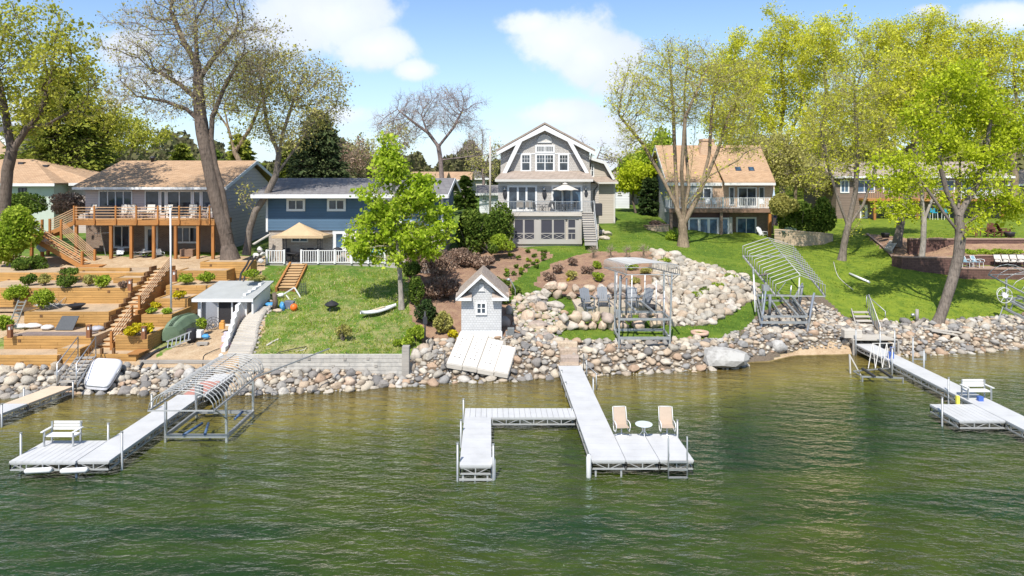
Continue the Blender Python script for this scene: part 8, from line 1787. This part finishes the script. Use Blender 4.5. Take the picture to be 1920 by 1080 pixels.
wl_ = lawn_chair(M['dark'], M['canvas'], 'leftmost cream chair in the row at the right edge', 'cream chairs in a row on the brown ledge', back=.5, w=.62); put(wl_, (XA(1877,53.3),53.3,zB4+.01), .1)
for px, lb in ((1892,'second cream chair in the row at the right edge'),(1907,'third cream chair in the row at the right edge'),(1921,'cream chair cut by the right picture edge')): clone(wl_, (XA(px,53.3),53.3,zB4+.01), .1, lb)
mr = adirondack(wood_mat('dark_red_wood', (.15,.06,.04)), 'dark red garden chair on the upper lawn seen from the front', 'garden chair', 'dark red garden chairs on the upper right lawn'); zU = 5.12; put(mr, (XA(1866,58.8),58.8,zU), 0, s=1.1)
for px, rz, lb in ((1882,1.4,'dark red garden chair at the right turned sideways'),(1850,-1.2,'dark red garden chair at the left turned sideways'),(1822,.8,'dark red garden chair beside the willow trunk')): clone(mr, (XA(px,58.9),58.9,zU), rz, lb, s=1.1)
p = P(1893,445,58.4); q = MB(); q.lathe([(.35,0),(.4,.3),(.42,.38),(.36,.38),(.33,.3)], (p.x,p.y,zU), 16); q.build('tub_planter', M['dark'], label='dark round tub on the upper right lawn', cat='planter')
p = P(1660,436,62.5); q = MB(); q.lathe([(.3,0),(.36,.35),(.38,.42),(.3,.42),(.28,.36)], (p.x,p.y,G(1660,438).z), 16); q.build('black_pot', M['black'], label='black pot on the grass left of the straight trunked tree', cat='pot')
st_ = mat('turquoise_cushion', (.02,.26,.36), .6)
def stool(lb):
    r = empty('bar_chair', (0,0,0), lb, 'bar chair', 'turquoise bar chairs before the brown house'); MB().box(-.25,.25,-.22,.22,.68,.76).build('seat', st_, r, local=True); MB().box(-.25,.25,.2,.25,.76,1.15).build('backrest', st_, r, local=True)
    for a in (-.24,.24):
        for b in (-.2,.2): MB().bar((a*1.1,b*1.1,0),(a,b,.7),.04).build('leg', M['white'], r, local=True)
    return r
s1 = stool('left one of the two turquoise bar chairs'); put(s1, (XA(1751,78.4),78.4,5.1), s=1.15); clone(s1, (XA(1773,78.4),78.4,5.1), 0, 'right one of the two turquoise bar chairs', s=1.15)
a = [G(1658,474), G(1672,480), G(1684,461), G(1668,459)]; r = empty('wood_pallet', tuple(a[0]), 'pale wooden board platform leaning on the lawn corner below the straight trunked tree', 'board platform'); q = MB(); n = 5
for k in range(n):
    f, g_ = k/n+.02, (k+1)/n-.02; q.prism([v+Vector((0,0,.35)) for v in (a[0].lerp(a[1], f), a[0].lerp(a[1], g_), a[3].lerp(a[2], g_), a[3].lerp(a[2], f))], (0,0,.06))
q.build('boards', M['palewood'], r); q = MB(); [q.bar(a[0].lerp(a[3], f)+Vector((0,0,.26)), a[1].lerp(a[2], f)+Vector((0,0,.26)), .08, .16) for f in (.08,.9)]; q.build('bearers', M['greywood'], r)
a, b = G(1593,516), G(1630,532); q = MB(); q.tube([a+Vector((0,0,.12)), b+Vector((0,0,.12))], .085, 10); q.build('white_pipe', M['white'], label='white plastic pipe lying on the right lawn', cat='pipe')
a, b = G(1712,618), G(1733,606); q = MB(); q.tube([a+Vector((0,0,.2)), b+Vector((0,0,.25))], [.16,.13], 9); q.build('log', BARK['pale'], label='pale log leaning by the foot of the leaning willow like tree', cat='log')
p = G(1719,606); q = MB(); q.tube([p, p+Vector((.02,0,.9))], .1, 8); q.build('short_post', M['greywood'], label='short grey post left of the leaning tree base', cat='post')
p = G(1712,598); q = MB(); q.blob(p+Vector((0,0,.25)), (.14,.12,.12), 9, 6, .1); q.build('glass_float', M['metal'], label='small silvery ball beside the short grey post', cat='ball')
for k, (a, b, lb) in enumerate((((1732,624),(1800,632),'long pale plank lying on the stones right of the leaning tree'),((1745,628),(1795,637),'second thinner plank below the long pale plank'))):
    a, b = G(*a), G(*b); q = MB(); q.bar(a+Vector((0,0,.28)), b+Vector((0,0,.28)), .22, .07); q.build('plank', M['palewood'], label=lb, cat='plank')
a, b = G(1100+180,440), G(290,695); q = MB(); v = [P(272,720,34.0), P(282,722,33.9), P(295,700,34.8), P(284,698,34.9)]; q.prism([u_+Vector((0,0,.2)) for u_ in v], (0,0,.05)); q.build('loose_board', M['palewood'], label='loose pale board lying on the shore stones left of the ribbed canopy', cat='board')
hose('thin pale hose snaking down the right lawn', [(1563,492),(1566,505),(1572,520),(1585,533),(1600,545)], .025, M['offwhite'], lift=.05)
# stones by the gable house stair
for k, (px, py, w_, h_, lb) in enumerate(((1128,436,14,12,'left pale boulder at the foot of the outside stair'),(1140,438,20,13,'right pale boulder at the foot of the outside stair'),(1133,446,24,10,'flat pale boulder below the pair at the outside stair'))): rk('boulder', px, py, w_, h_, lb, 11+k, m_pale)
p = P(1121,392,61); MB().box(p.x-.4,p.x+.4,61,61.8,p.z-.6,p.z+.5).build('air_conditioner', M['dark'], label='dark air conditioner box beside the tall gable house wall', cat='air conditioner', bevel=.03)
# ---------------------------------------------------------------- grass blades on the lawns
def lawn(name, label, polys, n, h, mt, Y0, Y1, holes=()):
    u = rng.uniform(400, 1960, n*4); y = rng.uniform(Y0, Y1, n*4); z = terr(u, y); py = HY+(H-z)/y*F; ok = np.zeros(len(u), bool)
    for q in polys: ok |= inpoly(u, py, q)
    for q in MULCH+SAND+ROCKB+list(holes): ok &= ~inpoly(u, py, q)
    u, y, z = u[ok][:n], y[ok][:n], z[ok][:n]; x = (u-CX)/F*y; m = len(x); a = rng.uniform(0, 6.28, m); hh = h*rng.lognormal(0, .4, m); w = .02+hh*.16; ln = rng.normal(size=(m, 2))*hh[:,None]*.45
    clump = (.6+.8*(np.sin(x*2.1+3)*np.cos(y*1.7)*.5+.5)); hh *= clump
    V = np.stack([np.stack([x-np.cos(a)*w, y-np.sin(a)*w, z], -1), np.stack([x+np.cos(a)*w, y+np.sin(a)*w, z], -1), np.stack([x+ln[:,0], y+ln[:,1], z+hh], -1)], 1).reshape(-1, 3)
    tag(np_mesh(name, V, np.arange(m*3).reshape(m, 3), 3, mt), label, 'grass', kind='stuff')
lawn('rough_grass', 'rough straw flecked grass below the blue house', [[(470,505),(830,505),(800,560),(790,640),(760,668),(462,668)]], 20000, .075, leaf_mat('rough_grass_blades', (.24,.34,.03), (.42,.46,.09), (.68,.60,.32), .5), 35.3, 50)
lawn('mown_grass', 'mown green grass round the fire pit and down the right slope', [[(980,455),(1250,395),(1900,415),(1960,600),(1640,600),(1560,560),(1430,600),(1400,645),(1050,645),(960,560)]], 30000, .05, leaf_mat('mown_grass_blades', (.16,.25,.03), (.27,.37,.05), (.44,.48,.09), .5), 38, 66)
